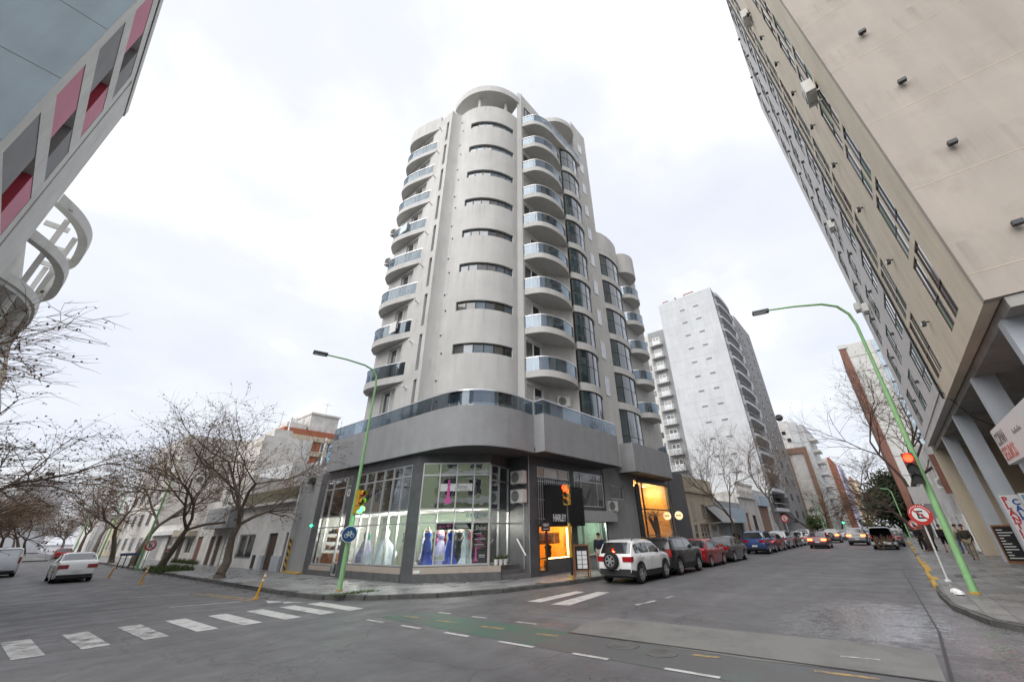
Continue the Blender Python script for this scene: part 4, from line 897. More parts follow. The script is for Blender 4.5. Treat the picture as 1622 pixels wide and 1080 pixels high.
for k, nm in ((0,'just above the podium terrace'),(2,'on the second curved balcony up'),(3,'on the third curved balcony up'),(4,'on the fourth curved balcony up'),(5,'on the fifth curved balcony up')):
    ac((20.35+NS.x*.22,14.15+NS.y*.22,(9.0 if k == 0 else 6.6+3*k+2.2-.0)), NS, f'white air conditioner {nm} of the tower', 'air conditioners on the tower balconies')
for k, nm in ((4,'fourth'),(5,'fifth')): ac((12.2,24.2,6.7+3*k+2.0), (-.9,-.4), f'air conditioner at outer end of the {nm} left balcony', 'air conditioners on the tower balconies')
ac((16.5,14.55,4.25), NX, 'upper of two air conditioners on dark tiled wall by bridal shop', 'air conditioners by the bridal shop'); ac((16.5,14.55,3.35), NX, 'lower of two air conditioners on dark tiled wall by bridal shop', 'air conditioners by the bridal shop')
ac((24.75,13.8,3.1), (-.3,-1), 'single air conditioner beside the silver shop fascia', 'air conditioners on the street front', .95)
ac((16.2,-3.15,18.6), NR, 'big air conditioner on the near window strip of beige block', 'air conditioners on the office block', 1.15); ac((20.8,-3.2,33.0), NR, 'topmost air conditioner on the beige block street front', 'air conditioners on the office block', 1.25)
ac((30.4,-3.2,20.5), NR, 'air conditioner halfway up the grey office front', 'air conditioners on the office block'); ac((34.4,-3.2,15.4), NR, 'lower air conditioner on the grey office front', 'air conditioners on the office block'); ac((39,-3.2,17.5), NR, 'farthest air conditioner on the grey office front', 'air conditioners on the office block')
ac((31.5,-7.2,3.9), (-1,.3), 'air conditioner between the two farther columns', 'air conditioners under the arcade', 1.2); ac((42.2,-3.6,4.2), (-1,.2), 'air conditioner past the cream pier of the arcade', 'air conditioners under the arcade', 1.1)
# ================================================================== houses along the left street (street wall at x = 12.4)
XL = 12.4
def house(name, label, y0, y1, z1, mat, cols, depth=9, z0=.15):
    t = thing(name, label, 'house', (XL,(y0+y1)/2,.15))
    facade((XL,y1,0), UL, NL, z0, z1, [(y1-b_, y1-a, o) for a, b_, o in cols], .3, mat, t, 'wall')
    MB().box(XL+.35,XL+depth,y0+.02,y1-.02,z0,z1-.1).build('core', mat, t)
    return t
# tall blank party wall beside the shop, hazard strip and lamp
PW = thing('party_wall', 'tall blank grey wall between the corner shop and the old houses', 'wall', (XL,29.5,.15))
MB().box(XL-.06,XL+6,27.92,31.0,.15,5.72).build('wall', 'plaster_grey', PW); MB().box(XL-.1,XL+.4,30.85,31.02,.15,5.6).build('broken_edge', 'white_wall', PW)
hz_ = MB().box(XL-.12,XL-.061,30.25,30.62,.15,2.0).build('hazard_strip', 'yellow_paint', PW)
for i in range(5): MB().add([(XL-.125,30.25,.2+i*.37),(XL-.125,30.62,.38+i*.37),(XL-.125,30.62,.56+i*.37),(XL-.125,30.25,.38+i*.37)], [(0,1,2,3)]).build('stripe', 'black_paint', hz_)
MB().box(XL-.35,XL-.061,28.9,29.3,5.15,5.5).box(XL-.4,XL-.34,28.95,29.25,5.1,5.45).build('flood_lamp', 'alu_dark', PW)
MB().box(XL-.16,XL-.061,27.95,28.03,2.62,2.70).build('green_lamp', 'lit_green', PW)
MB().box(XL-.3,XL-.065,27.95,30.2,.151,.22).build('yellow_kerb', 'yellow_paint', PW)
# house A
HA = house('white_cottage', 'low white house with mossy tiled parapet next to the grey party wall', 31.05, 41.3, 4.25, 'white_wall',
    [(31.05,31.15,[]),(31.15,31.65,[(.15,2.36)]),(31.65,33.0,[]),(33.0,34.5,[(.15,2.34)]),(34.5,37.05,[]),(37.05,40.35,[(.75,2.33)]),(40.35,41.3,[])])
cor = MB().box(XL-.35,XL+.3,31.0,41.35,4.2,4.36).build('cornice', 'stained_wall', HA)
for i in range(14):
    y = 31.05+i*.735
    for j in range(3): MB().box(XL-.22+.05*j,XL-.1+.05*j,y+.008,y+.727,4.37+.29*j,4.65+.29*j).build('roof_tile', 'moss_tile', cor)
MB().box(XL-.05,XL+.3,31.0,41.3,4.361,5.2).build('parapet', 'stained_wall', HA)
for a, b_ in ((31.65,33.0),(34.5,35.2)): MB().box(XL-.08,XL-.001,a,b_,.15,1.0).build('dado', 'column_blue', HA)
MB().box(XL+.1,XL+.15,33.0,34.5,.15,2.34).build('door', 'wood_door', HA); MB().box(XL+.1,XL+.15,31.15,31.65,.15,2.36).build('door', 'wood_door', HA)
window(HA, (XL,40.35,.75), UL, NL, 3.3, 1.58, (.48,.52), (), 'stained_wall', 'pane_dark', .08, .1, 'window', gofs=-.12)
gr = MB()
for i in range(20): gr.box(XL-.02,XL+.0,37.15+i*.16,37.17+i*.16,.75,1.0)
gr.box(XL-.03,XL-.021,37.1,40.3,1.0,1.03); gr.build('grille', 'alu_dark', HA)
MB().box(XL-.05,XL-.001,36.0,36.5,.2,1.0).build('meter_box', 'alu_dark', HA)
# house B with a boxy balcony
HB = house('balcony_house', 'grey two storey house with solid balcony and white panelled door', 41.35, 48.5, 6.8, 'stained_wall',
    [(41.35,41.9,[]),(41.9,43.7,[(.15,2.2)]),(43.7,44.6,[]),(44.6,45.8,[(.15,2.3)]),(45.8,46.4,[]),(46.4,47.6,[(.15,2.3),(4.6,6.2)]),(47.6,48.5,[])])
MB().box(XL-.9,XL,41.4,47.4,2.85,4.4).build('balcony', 'plaster_grey', HB)
dw = MB().box(XL+.08,XL+.13,41.9,43.7,.15,2.2).build('door', 'door_white', HB)
for i in range(2):
    for j in range(5): MB().box(XL+.06,XL+.079,42.0+i*.85,42.75+i*.85,.3+j*.38,.6+j*.38).build('door_panel', 'white_paint', dw)
for a in (44.6,46.4): MB().box(XL+.1,XL+.15,a,a+1.2,.15,2.3).build('door', 'wood_door', HB)
window(HB, (XL,47.6,4.6), UL, NL, 1.2, 1.6, (.5,), (), 'white_paint', 'pane_grey', .07, .08, 'window', gofs=-.1)
HC = house('shuttered_house', 'stained low house with projecting cream ledge behind the street tree', 48.55, 58.8, 5.2, 'stained_wall',
    [(48.55,50,[]),(50,51.5,[(.15,2.3)]),(51.5,53,[]),(53,55,[(.9,2.3)]),(55,56.2,[]),(56.2,57.8,[(.15,2.4)]),(57.8,58.8,[])])
MB().box(XL-.7,XL,52.5,58.4,2.4,2.85).build('ledge', 'cream_wall', HC); MB().box(XL+.1,XL+.15,50,51.5,.15,2.3).build('door', 'rust_panel', HC); MB().box(XL+.1,XL+.15,56.2,57.8,.15,2.4).build('door', 'wood_door', HC)
window(HC, (XL,55,.9), UL, NL, 2, 1.4, (.5,), (), 'white_paint', 'pane_dark', .07, .08, 'window', gofs=-.1)
HD = house('garage_house', 'white house with slatted garage door beyond the tree', 58.85, 71.5, 3.6, 'white_wall', [(58.85,60.5,[]),(60.5,63,[(.15,2.5)]),(63,65.5,[]),(65.5,69.5,[(.15,2.4)]),(69.5,71.5,[])])
for j in range(8): MB().box(XL+.05,XL+.1,65.5,69.5,.16+j*.28,.42+j*.28).build('door_slat', 'alu', HD)
MB().box(XL+.1,XL+.15,60.5,63,.15,2.5).build('door', 'pane_dark', HD); MB().box(XL-.5,XL,59,71,2.6,3.0).build('ledge', 'white_paint', HD)
TB = thing('stained_block', 'weathered white four storey block with blank side wall behind the bare tree', 'building', (20,80,.15))
MB().box(XL,26,73,95,.15,15.2).build('wall', 'stained_wall', TB)
for k in range(5):
    for y in (76,81,86,91): window(TB, (XL,y+2,1+2.9*k), UL, NL, 2, 1.5, (.5,), (), 'alu', 'pane_dark', .07, .08, 'window', gofs=.03)
for x, z in ((15,9),(19,12),(22.5,8)): window(TB, (x,73,z), X_, -Y_, .9, .9, (), (), 'white_paint', 'pane_dark', .07, .08, 'window', gofs=.03)
HE = [('stucco_house','cream stucco house far down the left street',96,108,5.5,'cream_wall'),('corrugated_house','grey shop house far down the left street',109,122,4.5,'plaster_grey'),('pale_house','pale two storey house farthest on the left street',123,150,7,'white_wall')]
for n, l, a, b_, z, mt in HE:
    t = thing(n, l, 'house', (XL,(a+b_)/2,.15)); MB().box(XL,XL+10,a,b_,.15,z).build('wall', mt, t)
    for i in range(3): window(t, (XL,a+2.5+i*(b_-a)/3.2,.8), UL, NL, 1.6, 1.6, (.5,), (), 'white_paint', 'pane_dark', .08, .08, 'window', gofs=.03)
# white blocks, tank and brick tower behind the roofs
WBK = thing('white_rear_block', 'plain white block rising behind the mossy roof', 'building', (22,60,.15)); MB().box(17.3,23.2,58,68,.15,13.6).box(18.4,20.6,58.5,62,13.6,14.6).build('wall', 'stained_wall', WBK); MB().tube([(18.8,58.6,14.6),(18.8,58.6,17)], .04, 5).tube([(18.4,58.6,16.6),(19.3,58.6,16.6)], .03, 5).build('antenna', 'alu', WBK); MB().tube([(20,58.6,14.6),(20,58.6,16.4)], .1, 6).build('chimney_pipe', 'alu', WBK)
WLS = thing('white_low_shed', 'bright white shed wall directly behind the grey party wall', 'building', (18,44,.15)); MB().box(15.5,22.5,42,50,.15,8.3).build('wall', 'white_tower', WLS)
CLS = thing('grey_gable', 'grey gable wall below the blue water tank', 'building', (24,55,.15)); MB().box(22,28.5,52,58,.15,10.2).build('wall', 'plaster_grey', CLS); MB().tube([(22.3,51.9,8),(22.3,51.9,13)], .12, 6).build('vent_pipe', 'sign_white', CLS)
WT = thing('water_tank', 'pale blue roof water tank between brick tower and corner shop', 'water tank', (25.5,56,10.2)); MB().lathe([(1.0,10.2),(1.05,10.4),(1.05,12.6),(.8,13.0),(.2,13.1)], (25.3,55,0), 20).build('tank', 'plastic_blue', WT, smooth=True); 
for z in (10.8,11.4,12.0): MB().lathe([(1.09,z),(1.09,z+.08)], (25.3,55,0), 20).build('band', 'plastic_blue', WT, smooth=True)
BT = thing('brick_tower', 'red brick apartment tower with cream floor bands behind the houses', 'building', (38,92,.15))
MB().box(30.5,42.2,92,104,.15,22.6).build('wall', 'brickred', BT)
for k in range(7): MB().box(30.3,42.4,91.6,92,2.3+3*k,3.3+3*k).build('floor_band', 'cream_wall', BT)
for k in range(6):
    for x in (31.5,35.2,38.6): window(BT, (x,92,3.35+3*k), X_, -Y_, 1.5, 1.9, (.5,), (), 'white_paint', ['pane_grey','pane_light'], .08, .08, 'window', gofs=.05)
MB().box(35.4,41.6,92.5,100,22.6,26.2).box(35.2,41.8,92.2,100.2,26.2,26.6).build('rooftop', 'stained_wall', BT)
MB().box(31,35,92.6,98,22.6,23.8).build('rooftop', 'stained_wall', BT); MB().tube([(38.5,93,26.6),(38.5,93,29.6)], .06, 5).tube([(37.6,93,29),(39.4,93,29)], .05, 5).build('antenna', 'alu', BT)
for x in (32,33,34.4): MB().lathe([(.45,23.8),(.45,25)], (x,94,0), 10).build('roof_tank', 'ac_white', BT)
PF = thing('pale_slab_block', 'big pale windowless block closing the left street', 'building', (2,170,.15)); MB().box(-.5,8.2,168,190,.15,16.5).box(2.6,4.2,169,174,16.5,18.8).build('wall', 'white_tower', PF); MB().box(2.6,4.2,168.9,168.99,18.0,18.7).build('vent_band', 'black_paint', PF)
for n, l, a, b_, z, mt in (('brown_block','brown flats on the far side of the left street',60,74,9,'brown_wall'),('white_flats','white flats on the far side of the left street',75,96,8,'white_wall'),('cream_flats','cream flats at far left street end',97,150,7,'cream_wall')):
    t = thing(n, l, 'building', (-9,(a+b_)/2,.15)); MB().box(-16,-4.4,a,b_,.15,z).build('wall', mt, t)
    for i in range(3): window(t, (-4.4,a+2+i*(b_-a)/3.4,.9), UP, NP, 1.8, 1.7, (.5,), (), 'white_paint', 'pane_dark', .08, .08, 'window', gofs=.03)
# ================================================================== buildings along the right street (street wall at y = 14)
YR = 14.0
def rhouse(name, label, x0, x1, z1, mat, cols=None, cat='building', depth=10, y=YR):
    t = thing(name, label, cat, ((x0+x1)/2,y,.15))
    facade((x0,y,0), X_, -Y_, .15, z1, [(a-x0,b_-x0,o) for a, b_, o in (cols or [(x0,x1,[])])], .3, mat, t, 'wall')
    MB().box(x0+.02,x1-.02,y+.35,y+depth,.15,z1-.05).build('core', mat, t)
    return t
CR = rhouse('cream_shop', 'low cream shop building with blind niche next to the dark wall', 38.8, 46.9, 6.4, 'cream_wall', [(38.8,39.6,[]),(39.6,40.6,[(.15,2.3)]),(40.6,41.2,[]),(41.2,43.8,[(.3,2.4)]),(43.8,44.4,[]),(44.4,46.4,[(.4,2.3)]),(46.4,46.9,[])])
MB().box(38.75,46.95,13.8,14.2,5.0,5.2).build('cornice', 'cream_wall', CR); MB().box(39.7,40.5,13.95,13.999,2.7,4.2).build('niche', 'stone_beige', CR)
MB().box(39.6,40.6,14.1,14.15,.15,2.3).build('door', 'pane_dark', CR); window(CR, (41.2,14,.3), X_, -Y_, 2.6, 2.1, (.33,.66), (.5,), 'stone_beige', 'pane_grey', .07, .08, 'shop_window', gofs=-.1); window(CR, (44.4,14,.4), X_, -Y_, 2, 1.9, (), (), 'sign_white', 'pane_light', .08, .08, 'shop_window', gofs=-.1)
window(CR, (42.3,14,2.9), X_, -Y_, 1.0, 1.2, (.5,), (), 'stone_beige', 'pane_dark', .07, .08, 'window', gofs=.02)
AW = thing('shop_awning', 'grey slanting awning on the cream shop', 'awning', (46,13,2.5)); MB().add([(43.6,13.99,4.0),(48.6,13.99,4.0),(48.6,12.6,2.5),(43.6,12.6,2.5),(43.6,13.99,3.95),(48.6,13.99,3.95),(48.6,12.6,2.45),(43.6,12.6,2.45)], [(0,3,2,1),(4,5,6,7),(0,1,5,4),(1,2,6,5),(2,3,7,6),(3,0,4,7)]).build('cloth', 'plaster_grey', AW); MB().tube([(43.7,12.65,2.5),(43.7,13.98,2.4)], .03, 5).tube([(48.5,12.65,2.5),(48.5,13.98,2.4)], .03, 5).build('arm', 'alu', AW)
BLS = rhouse('blue_fascia_shop', 'small shop with pale blue fascia right of the cream building', 46.95, 56.3, 4.6, 'plaster_grey', [(46.95,48,[]),(48,51,[(.15,2.4)]),(51,52,[]),(52,55.6,[(.15,2.4)]),(55.6,56.3,[])])
MB().box(48.7,56.2,13.5,13.99,2.5,3.95).build('fascia', 'sky_panel', BLS); MB().box(48,51,14.1,14.15,.15,2.4).build('shutter', 'grey_panel', BLS); MB().box(52,55.6,14.1,14.15,.15,2.4).build('shutter', 'alu_dark', BLS)
BAL = rhouse('balustrade_house', 'old stone house with roof balustrade and tall orange door', 56.4, 64.6, 6.0, 'stained_wall', [(56.4,58.2,[]),(58.2,59.6,[(.15,3.6)]),(59.6,61.4,[]),(61.4,63.2,[(.9,3.4)]),(63.2,64.6,[])])
MB().box(58.2,59.6,14.1,14.15,.15,3.6).build('door', 'wood_orange', BAL); window(BAL, (61.4,14,.9), X_, -Y_, 1.8, 2.5, (.5,), (), 'wood_door', 'pane_dark', .08, .08, 'window', gofs=-.1)
MB().box(56.3,64.7,13.7,14.2,5.3,5.6).box(56.3,64.7,13.8,14.1,6.9,7.1).build('cornice', 'stained_wall', BAL)
for i in range(16): MB().lathe([(.09,6.0),(.14,6.25),(.07,6.6),(.1,6.9)], (56.7+i*.51,13.95,0), 8).build('baluster', 'stained_wall', BAL)
GAR = rhouse('shutter_shop', 'white framed shop with big brown shutter and blue fascia', 64.7, 75.3, 6.6, 'white_wall', [(64.7,66,[]),(66,71.5,[(.15,4.6)]),(71.5,72.6,[]),(72.6,74.8,[(.15,4.2)]),(74.8,75.3,[])])
for j in range(14): MB().box(66,71.5,14.1,14.15,.16+j*.315,.46+j*.315).build('shutter_slat', 'brown_wall', GAR)
MB().box(65.9,71.8,13.6,13.99,4.62,5.9).build('fascia', 'sky_panel', GAR); window(GAR, (72.6,14,.15), X_, -Y_, 2.2, 4.05, (.5,), (.5,), 'alu', 'pane_light', .08, .08, 'shop_window', gofs=-.1)
# white tower: blank end wall in storey bands with paired vents
WTW = thing('white_tower_block', 'tall white tower with blank banded end wall on the right street', 'building', (85,20,.15))
XT = 75.5
hfl = 2.93; ztop = 45.4
z = ztop; k = 0
while z > 8:
    h = 2.0 if k == 0 else hfl
    pl = MB().box(XT,XT+.5,14.0,25.2,z-h+.018,z).build('wall_panel', 'white_tower', WTW)
    if k > 0:
        for y in (17.6,20.4): MB().box(XT-.05,XT-.001,y-.5,y+.5,z-1.15,z-.9).build('vent', 'grey_panel', pl)
    z -= h; k += 1
MB().box(XT+.04,XT+.5,14.02,25.18,.2,ztop-.1).build('joint_back', 'brown_wall', WTW)
MB().box(XT+.5,98,16.2,25,.15,ztop-.6).build('core', 'white_tower', WTW)
nf = 14
m = MB()
for x0, x1 in ((75.52,78),(88.5,91)): m.box(x0,x1,14.0,16.3,6.7,ztop-.3)
m.build('pier', 'white_tower', WTW)
for k in range(nf):
    z = 4.2+2.93*k
    pth = spline([(78,14.0),(79,13.72),(83.3,13.55),(87.5,13.72),(88.5,14.0)], 3)
    fo = MB().prism(pth+[(88.5,16.2),(78,16.2)], z, z+.3).wall(pth, .12, z+.302, z+.5).wall(offset(pth,.03), .05, z+1.15, z+1.22).build('balcony', 'white_tower', WTW, smooth=True)
    window(WTW, (79,16.15,z+.3), X_, -Y_, 8, 2.2, (.25,.5,.75), (), 'alu', ['pane_dark','pane_grey'], .08, .08, 'balcony_window', gofs=.03)
    window(WTW, (76.4,14.0,z+1.2), X_, -Y_, .9, 1.1, (), (), 'alu_dark', 'pane_dark', .08, .08, 'window', gofs=.03)
    window(WTW, (89.3,14.0,z+1.2), X_, -Y_, .9, 1.1, (), (), 'alu_dark', 'pane_dark', .08, .08, 'window', gofs=.03)
MB().prism(spline([(78,14.0),(79,13.72),(83.3,13.55),(87.5,13.72),(88.5,14.0)], 3)+[(88.5,16.2),(78,16.2)], ztop-.8, ztop).build('crown', 'white_tower', WTW, smooth=True)
MB().box(XT+.6,XT+2.2,21.5,21.6,ztop,ztop+1.0).build('roof_hoist', 'brickred', WTW); MB().box(XT+.4,XT+.6,17.5,19.5,ztop+.6,ztop+.75).box(XT+.4,XT+.6,19.5,19.6,ztop-.2,ztop+.75).box(XT+.4,XT+.6,23.0,24.3,ztop+.5,ztop+.62).build('roof_hoist', 'brickred', WTW)
GTW = thing('grey_rounded_tower', 'dark grey rounded tower against the far side of the white tower', 'building', (98,17,.15))
MB().box(92,106,13.8,24,.15,45.5).build('wall', 'plaster_grey', GTW)
for k in range(14):
    for x in (93.5,100.5): window(GTW, (x,13.8,3.4+2.93*k), X_, -Y_, 1.3, 1.2, (), (), 'alu_dark', 'pane_dark', .08, .08, 'window', gofs=.04)
    window(GTW, (92,16.5,3.4+2.93*k), UX, NX, 1.0, 1.2, (), (), 'alu_dark', 'pane_dark', .08, .08, 'window', gofs=.04)
DSH = thing('satellite_dish', 'grey satellite dish high on the dark grey tower edge', 'satellite dish', (106.2,13.2,24)); MB().lathe([(.05,0),(.5,.08),(.75,.22),(.8,.3)], (106.3,13.2,24.2), 14, 'x').build('dish', 'alu_dark', DSH); MB().tube([(106.2,13.2,24.2),(105.9,13.8,24.2)], .06, 5).build('arm', 'alu', DSH)
# grey-white block with a stack of small balconies, between tower and white tower
GBB = thing('balcony_stack_block', 'cream block with a stack of small railed balconies beside white tower', 'building', (82,30,.15))
MB().box(82,96,27.3,35,.15,42.4).build('wall', 'offwhite_wall', GBB); MB().box(81.9,82,27.2,31.2,.15,42.8).build('balcony_strip', 'plaster_grey', GBB)
for k in range(13):
    z = 3.0+3.0*k
    b = MB().box(80.9,81.9,28.0,30.9,z,z+.18).build('balcony', 'grey_facade', GBB)
    r = MB().box(80.9,80.95,28.0,30.9,z+1.0,z+1.06)
    for i in range(12): r.box(80.9,80.95,28.05+i*.25,28.1+i*.25,z+.181,z+.999)
    r.build('railing', 'white_paint', b)
    window(GBB, (81.9,30.3,z+.2), UX, NX, 1.7, 2.0, (.5,), (.55,), 'white_paint', ['pane_light','pane_grey'], .1, .08, 'balcony_door', gofs=.03)
    for y in (32.2,33.4): window(GBB, (82,y,z+.8), UX, NX, .55, 1.1, (), (), 'alu_dark', 'pane_dark', .08, .08, 'window', gofs=.03)
# farther blocks
W2 = thing('white_far_block', 'plain white block with rooftop volumes further along the street', 'building', (135,20,.15))
MB().box(128,150,14.4,17.4,.15,27.6).build('wall', 'white_wall', W2)
MB().box(128.2,150,12.6,14.39,.15,27.0).box(129,150,11.2,12.59,.15,26.2).build('wall', 'white_tower', W2)
for k in range(7):
    MB().box(133+0,139,9.6,11.19,5+2.9*k,5.5+2.9*k).build('balcony', 'white_wall', W2)
for z, y in ((22,15.6),(18,15.2),(24,16.4)): window(W2, (128,y,z), UX, NX, .9, .9, (), (), 'alu_dark', 'pane_dark', .08, .08, 'window', gofs=.04)
BF = thing('brown_framed_block', 'white block edged by a broad brown frame on the street', 'building', (112,14,.15))
MB().box(113,124,10.9,15.2,.15,17.6).build('wall', 'white_wall', BF)
MB().box(112.7,112.99,14.4,15.4,.15,18.2).box(112.7,112.99,10.6,11.5,.15,18.2).box(112.7,112.99,11.501,14.399,16.9,18.2).build('frame', 'brown_wall', BF)
for k in range(5): b = MB().box(111.5,112.7,15.4,17.6,3+2.9*k,3.9+2.9*k).build('balcony', 'white_wall', BF)
MB().box(112.4,124,15.4,17.6,.15,17).build('side_wing', 'brown_wall', BF)
R3 = thing('red_striped_block', 'white block with a red corner stripe far along the street', 'building', (160,12,.15)); MB().box(155,175,10.2,13.5,.15,20.2).build('wall', 'white_wall', R3); MB().box(154.8,175,9.6,10.19,.15,20.4).build('corner_stripe', 'brickred', R3)
L4 = thing('lilac_block', 'lilac blue block beyond the red striped one', 'building', (190,11,.15)); MB().box(185,210,9.7,12.4,.15,21.5).build('wall', 'lilac_wall', L4)
F5 = thing('distant_cream_block', 'distant cream and brown block at the street end', 'building', (240,10,.15)); MB().box(235,260,7.6,12,.15,19.5).build('wall', 'cream_wall', F5); MB().box(234.5,260,9.2,10.2,.15,21).build('stripe', 'brown_wall', F5)
# right-hand side beyond the arcade
RW = thing('redbrown_white_tower', 'tall white tower with rust red corner and pale blue strip', 'building', (95,-5,.15))
MB().box(92,110,-9.5,-3.15,.15,32.6).build('wall', 'offwhite_wall', RW); MB().box(91.8,110,-3.14,-2.1,.15,31.8).build('rust_strip', 'rust_panel', RW); MB().box(91.7,92.2,-3.4,-2.0,31.9,32.7).build('parapet', 'offwhite_wall', RW)
MB().box(91.75,92,-9.3,-7.2,.15,32.4).build('blue_strip', 'sky_panel', RW)
for k in range(10): MB().box(91.95,91.99,-7.1,-3.2,3.0+3*k,3.04+3*k).build('joint_strip', 'brown_wall', RW); MB().box(91.65,91.74,-9.2,-7.3,3.0+3*k,3.2+3*k).build('bar', 'alu_dark', RW)
for n, l, a, b_, z, mt in (('white_shop_row','white shop with grey signboard past the arcade',41.2,52,7.5,'white_wall'),('cream_old_house','old cream house behind the street trees on right',52.2,66,8.5,'stained_wall'),('grey_shop_house','grey house behind the street trees on right',66.2,90,7,'plaster_grey'),('far_right_row','pale row of houses far along the right side',112,240,9,'cream_wall')):
    t = thing(n, l, 'building', ((a+b_)/2,-8,.15)); MB().box(a,b_,-14,-3.7,.15,z).build('wall', mt, t)
    for i in range(3):
        window(t, (a+2.4+i*(b_-a)/3.4,-3.7,.3), UR, NR, 1.6, 2.2, (.5,), (), 'white_paint', 'pane_dark', .08, .08, 'shop_window', gofs=.04)
        window(t, (a+2.4+i*(b_-a)/3.4,-3.7,4.2), UR, NR, 1.4, 1.8, (.5,), (), 'white_paint', 'pane_dark', .08, .08, 'window', gofs=.04)
SB = thing('shop_signboard', 'grey shop signboard sticking out past the red traffic light', 'sign', (44,-3,3.4)); MB().box(43.9,44.05,-3.69,-1.5,3.3,4.5).build('board', 'metal_sign', SB)
RBD = thing('maroon_banner', 'dark maroon upright banner sign by the arcade end', 'sign', (41.5,-3.1,4)); MB().box(41.4,41.6,-3.69,-3.35,3.8,6.4).build('panel', 'rust_panel', RBD)
# ================================================================== cars
PROF = {
 'sedan': dict(L=4.4, W=1.72, H=1.47, wb=2.58, r=.31, belt=.92, cl=.20, side=((.20,.33),(.335,.50),(.51,.68)), ws=(.56,.72), rw=(.14,.30),
   p=[(0,.58),(.008,.88),(.03,.99),(.12,1.03),(.30,1.41),(.40,1.47),(.55,1.45),(.73,1.02),(.93,.84),(.985,.70),(1,.5)]),
 'hatch': dict(L=3.85, W=1.68, H=1.48, wb=2.45, r=.30, belt=.92, cl=.19, side=((.10,.20),(.21,.44),(.455,.70)), ws=(.58,.76), rw=(.035,.14),
   p=[(0,.58),(.008,.88),(.03,.98),(.14,1.39),(.22,1.45),(.45,1.48),(.58,1.43),(.77,1.0),(.94,.84),(.985,.70),(1,.5)]),
 'suv': dict(L=4.1, W=1.77, H=1.66, wb=2.55, r=.345, belt=1.05, cl=.26, side=((.10,.19),(.20,.43),(.445,.68)), ws=(.57,.745), rw=(.03,.10),
   p=[(0,.66),(.008,1.0),(.026,1.09),(.10,1.54),(.17,1.62),(.42,1.66),(.57,1.60),(.75,1.12),(.94,.98),(.985,.82),(1,.55)]),
 'jeep': dict(L=4.4, W=1.8, H=1.68, wb=2.63, r=.36, belt=1.12, cl=.27, side=((.06,.20),(.215,.42),(.435,.635)), ws=(.60,.70), rw=(.018,.05),
   p=[(0,.7),(.006,1.08),(.016,1.16),(.05,1.58),(.08,1.65),(.52,1.68),(.60,1.62),(.705,1.18),(.94,1.08),(.985,.92),(1,.6)]),
 'van': dict(L=4.35, W=1.82, H=1.82, wb=2.7, r=.32, belt=1.12, cl=.22, side=((.46,.60),(.61,.755),(.76,.80)), ws=(.64,.82), rw=(.012,.045),
   p=[(0,.7),(.005,1.12),(.011,1.2),(.045,1.74),(.08,1.80),(.55,1.83),(.65,1.74),(.82,1.14),(.94,1.0),(.985,.82),(1,.55)]),
}
def lerp(a, b, t): return tuple(a[i]+(b[i]-a[i])*t for i in range(len(a)))
WH = {}
def wheel_parts(r, t, x, y, sgn, spokes=6):
    key = (r, spokes)
    if key not in WH:
        ty = MB().lathe([(r*.62,-.10),(r*.90,-.105),(r*.985,-.085),(r,-.04),(r,.04),(r*.985,.085),(r*.90,.105),(r*.62,.10)], (0,0,0), 24, 'y').build('wheel', 'rubber', None, smooth=True)
        rm = MB(); rm.lathe([(r*.66,.06),(r*.66,.112),(r*.60,.112),(r*.58,.07)], (0,0,0), 24, 'y')
        for k in range(spokes):
            a = 2*math.pi*k/spokes; d = Vector((math.cos(a),0,math.sin(a))); n = Vector((-math.sin(a),0,math.cos(a)))
            q = []
            for yy in (.075,.108):
                for u, v in ((.05,-.05),(.62,-.035),(.62,.035),(.05,.05)): q.append(d*(u*r)+n*(v*r*2.2)+Vector((0,yy,0)))
            rm.add(q, [(0,3,2,1),(4,5,6,7),(0,1,5,4),(1,2,6,5),(2,3,7,6),(3,0,4,7)])
        rm.lathe([(r*.16,.07),(r*.16,.115)], (0,0,0), 12, 'y')
        rm = rm.build('rim', 'rim', None); dk = MB().lathe([(r*.64,.02),(r*.64,.05)], (0,0,0), 20, 'y').build('brake_disc', 'cladding', None)
        WH[key] = (ty.data, rm.data, dk.data)
        for o in (ty, rm, dk): bpy.data.objects.remove(o)
    a, b, c = WH[key]
    w = bpy.data.objects.new('wheel', a); COL.objects.link(w); w.parent = t; w.location = (x, y, r); w.rotation_euler = (0,0,0 if sgn > 0 else math.pi)
    for nm, me in (('rim', b), ('brake_disc', c)):
        o = bpy.data.objects.new(nm, me); COL.objects.link(o); o.parent = w
    return w
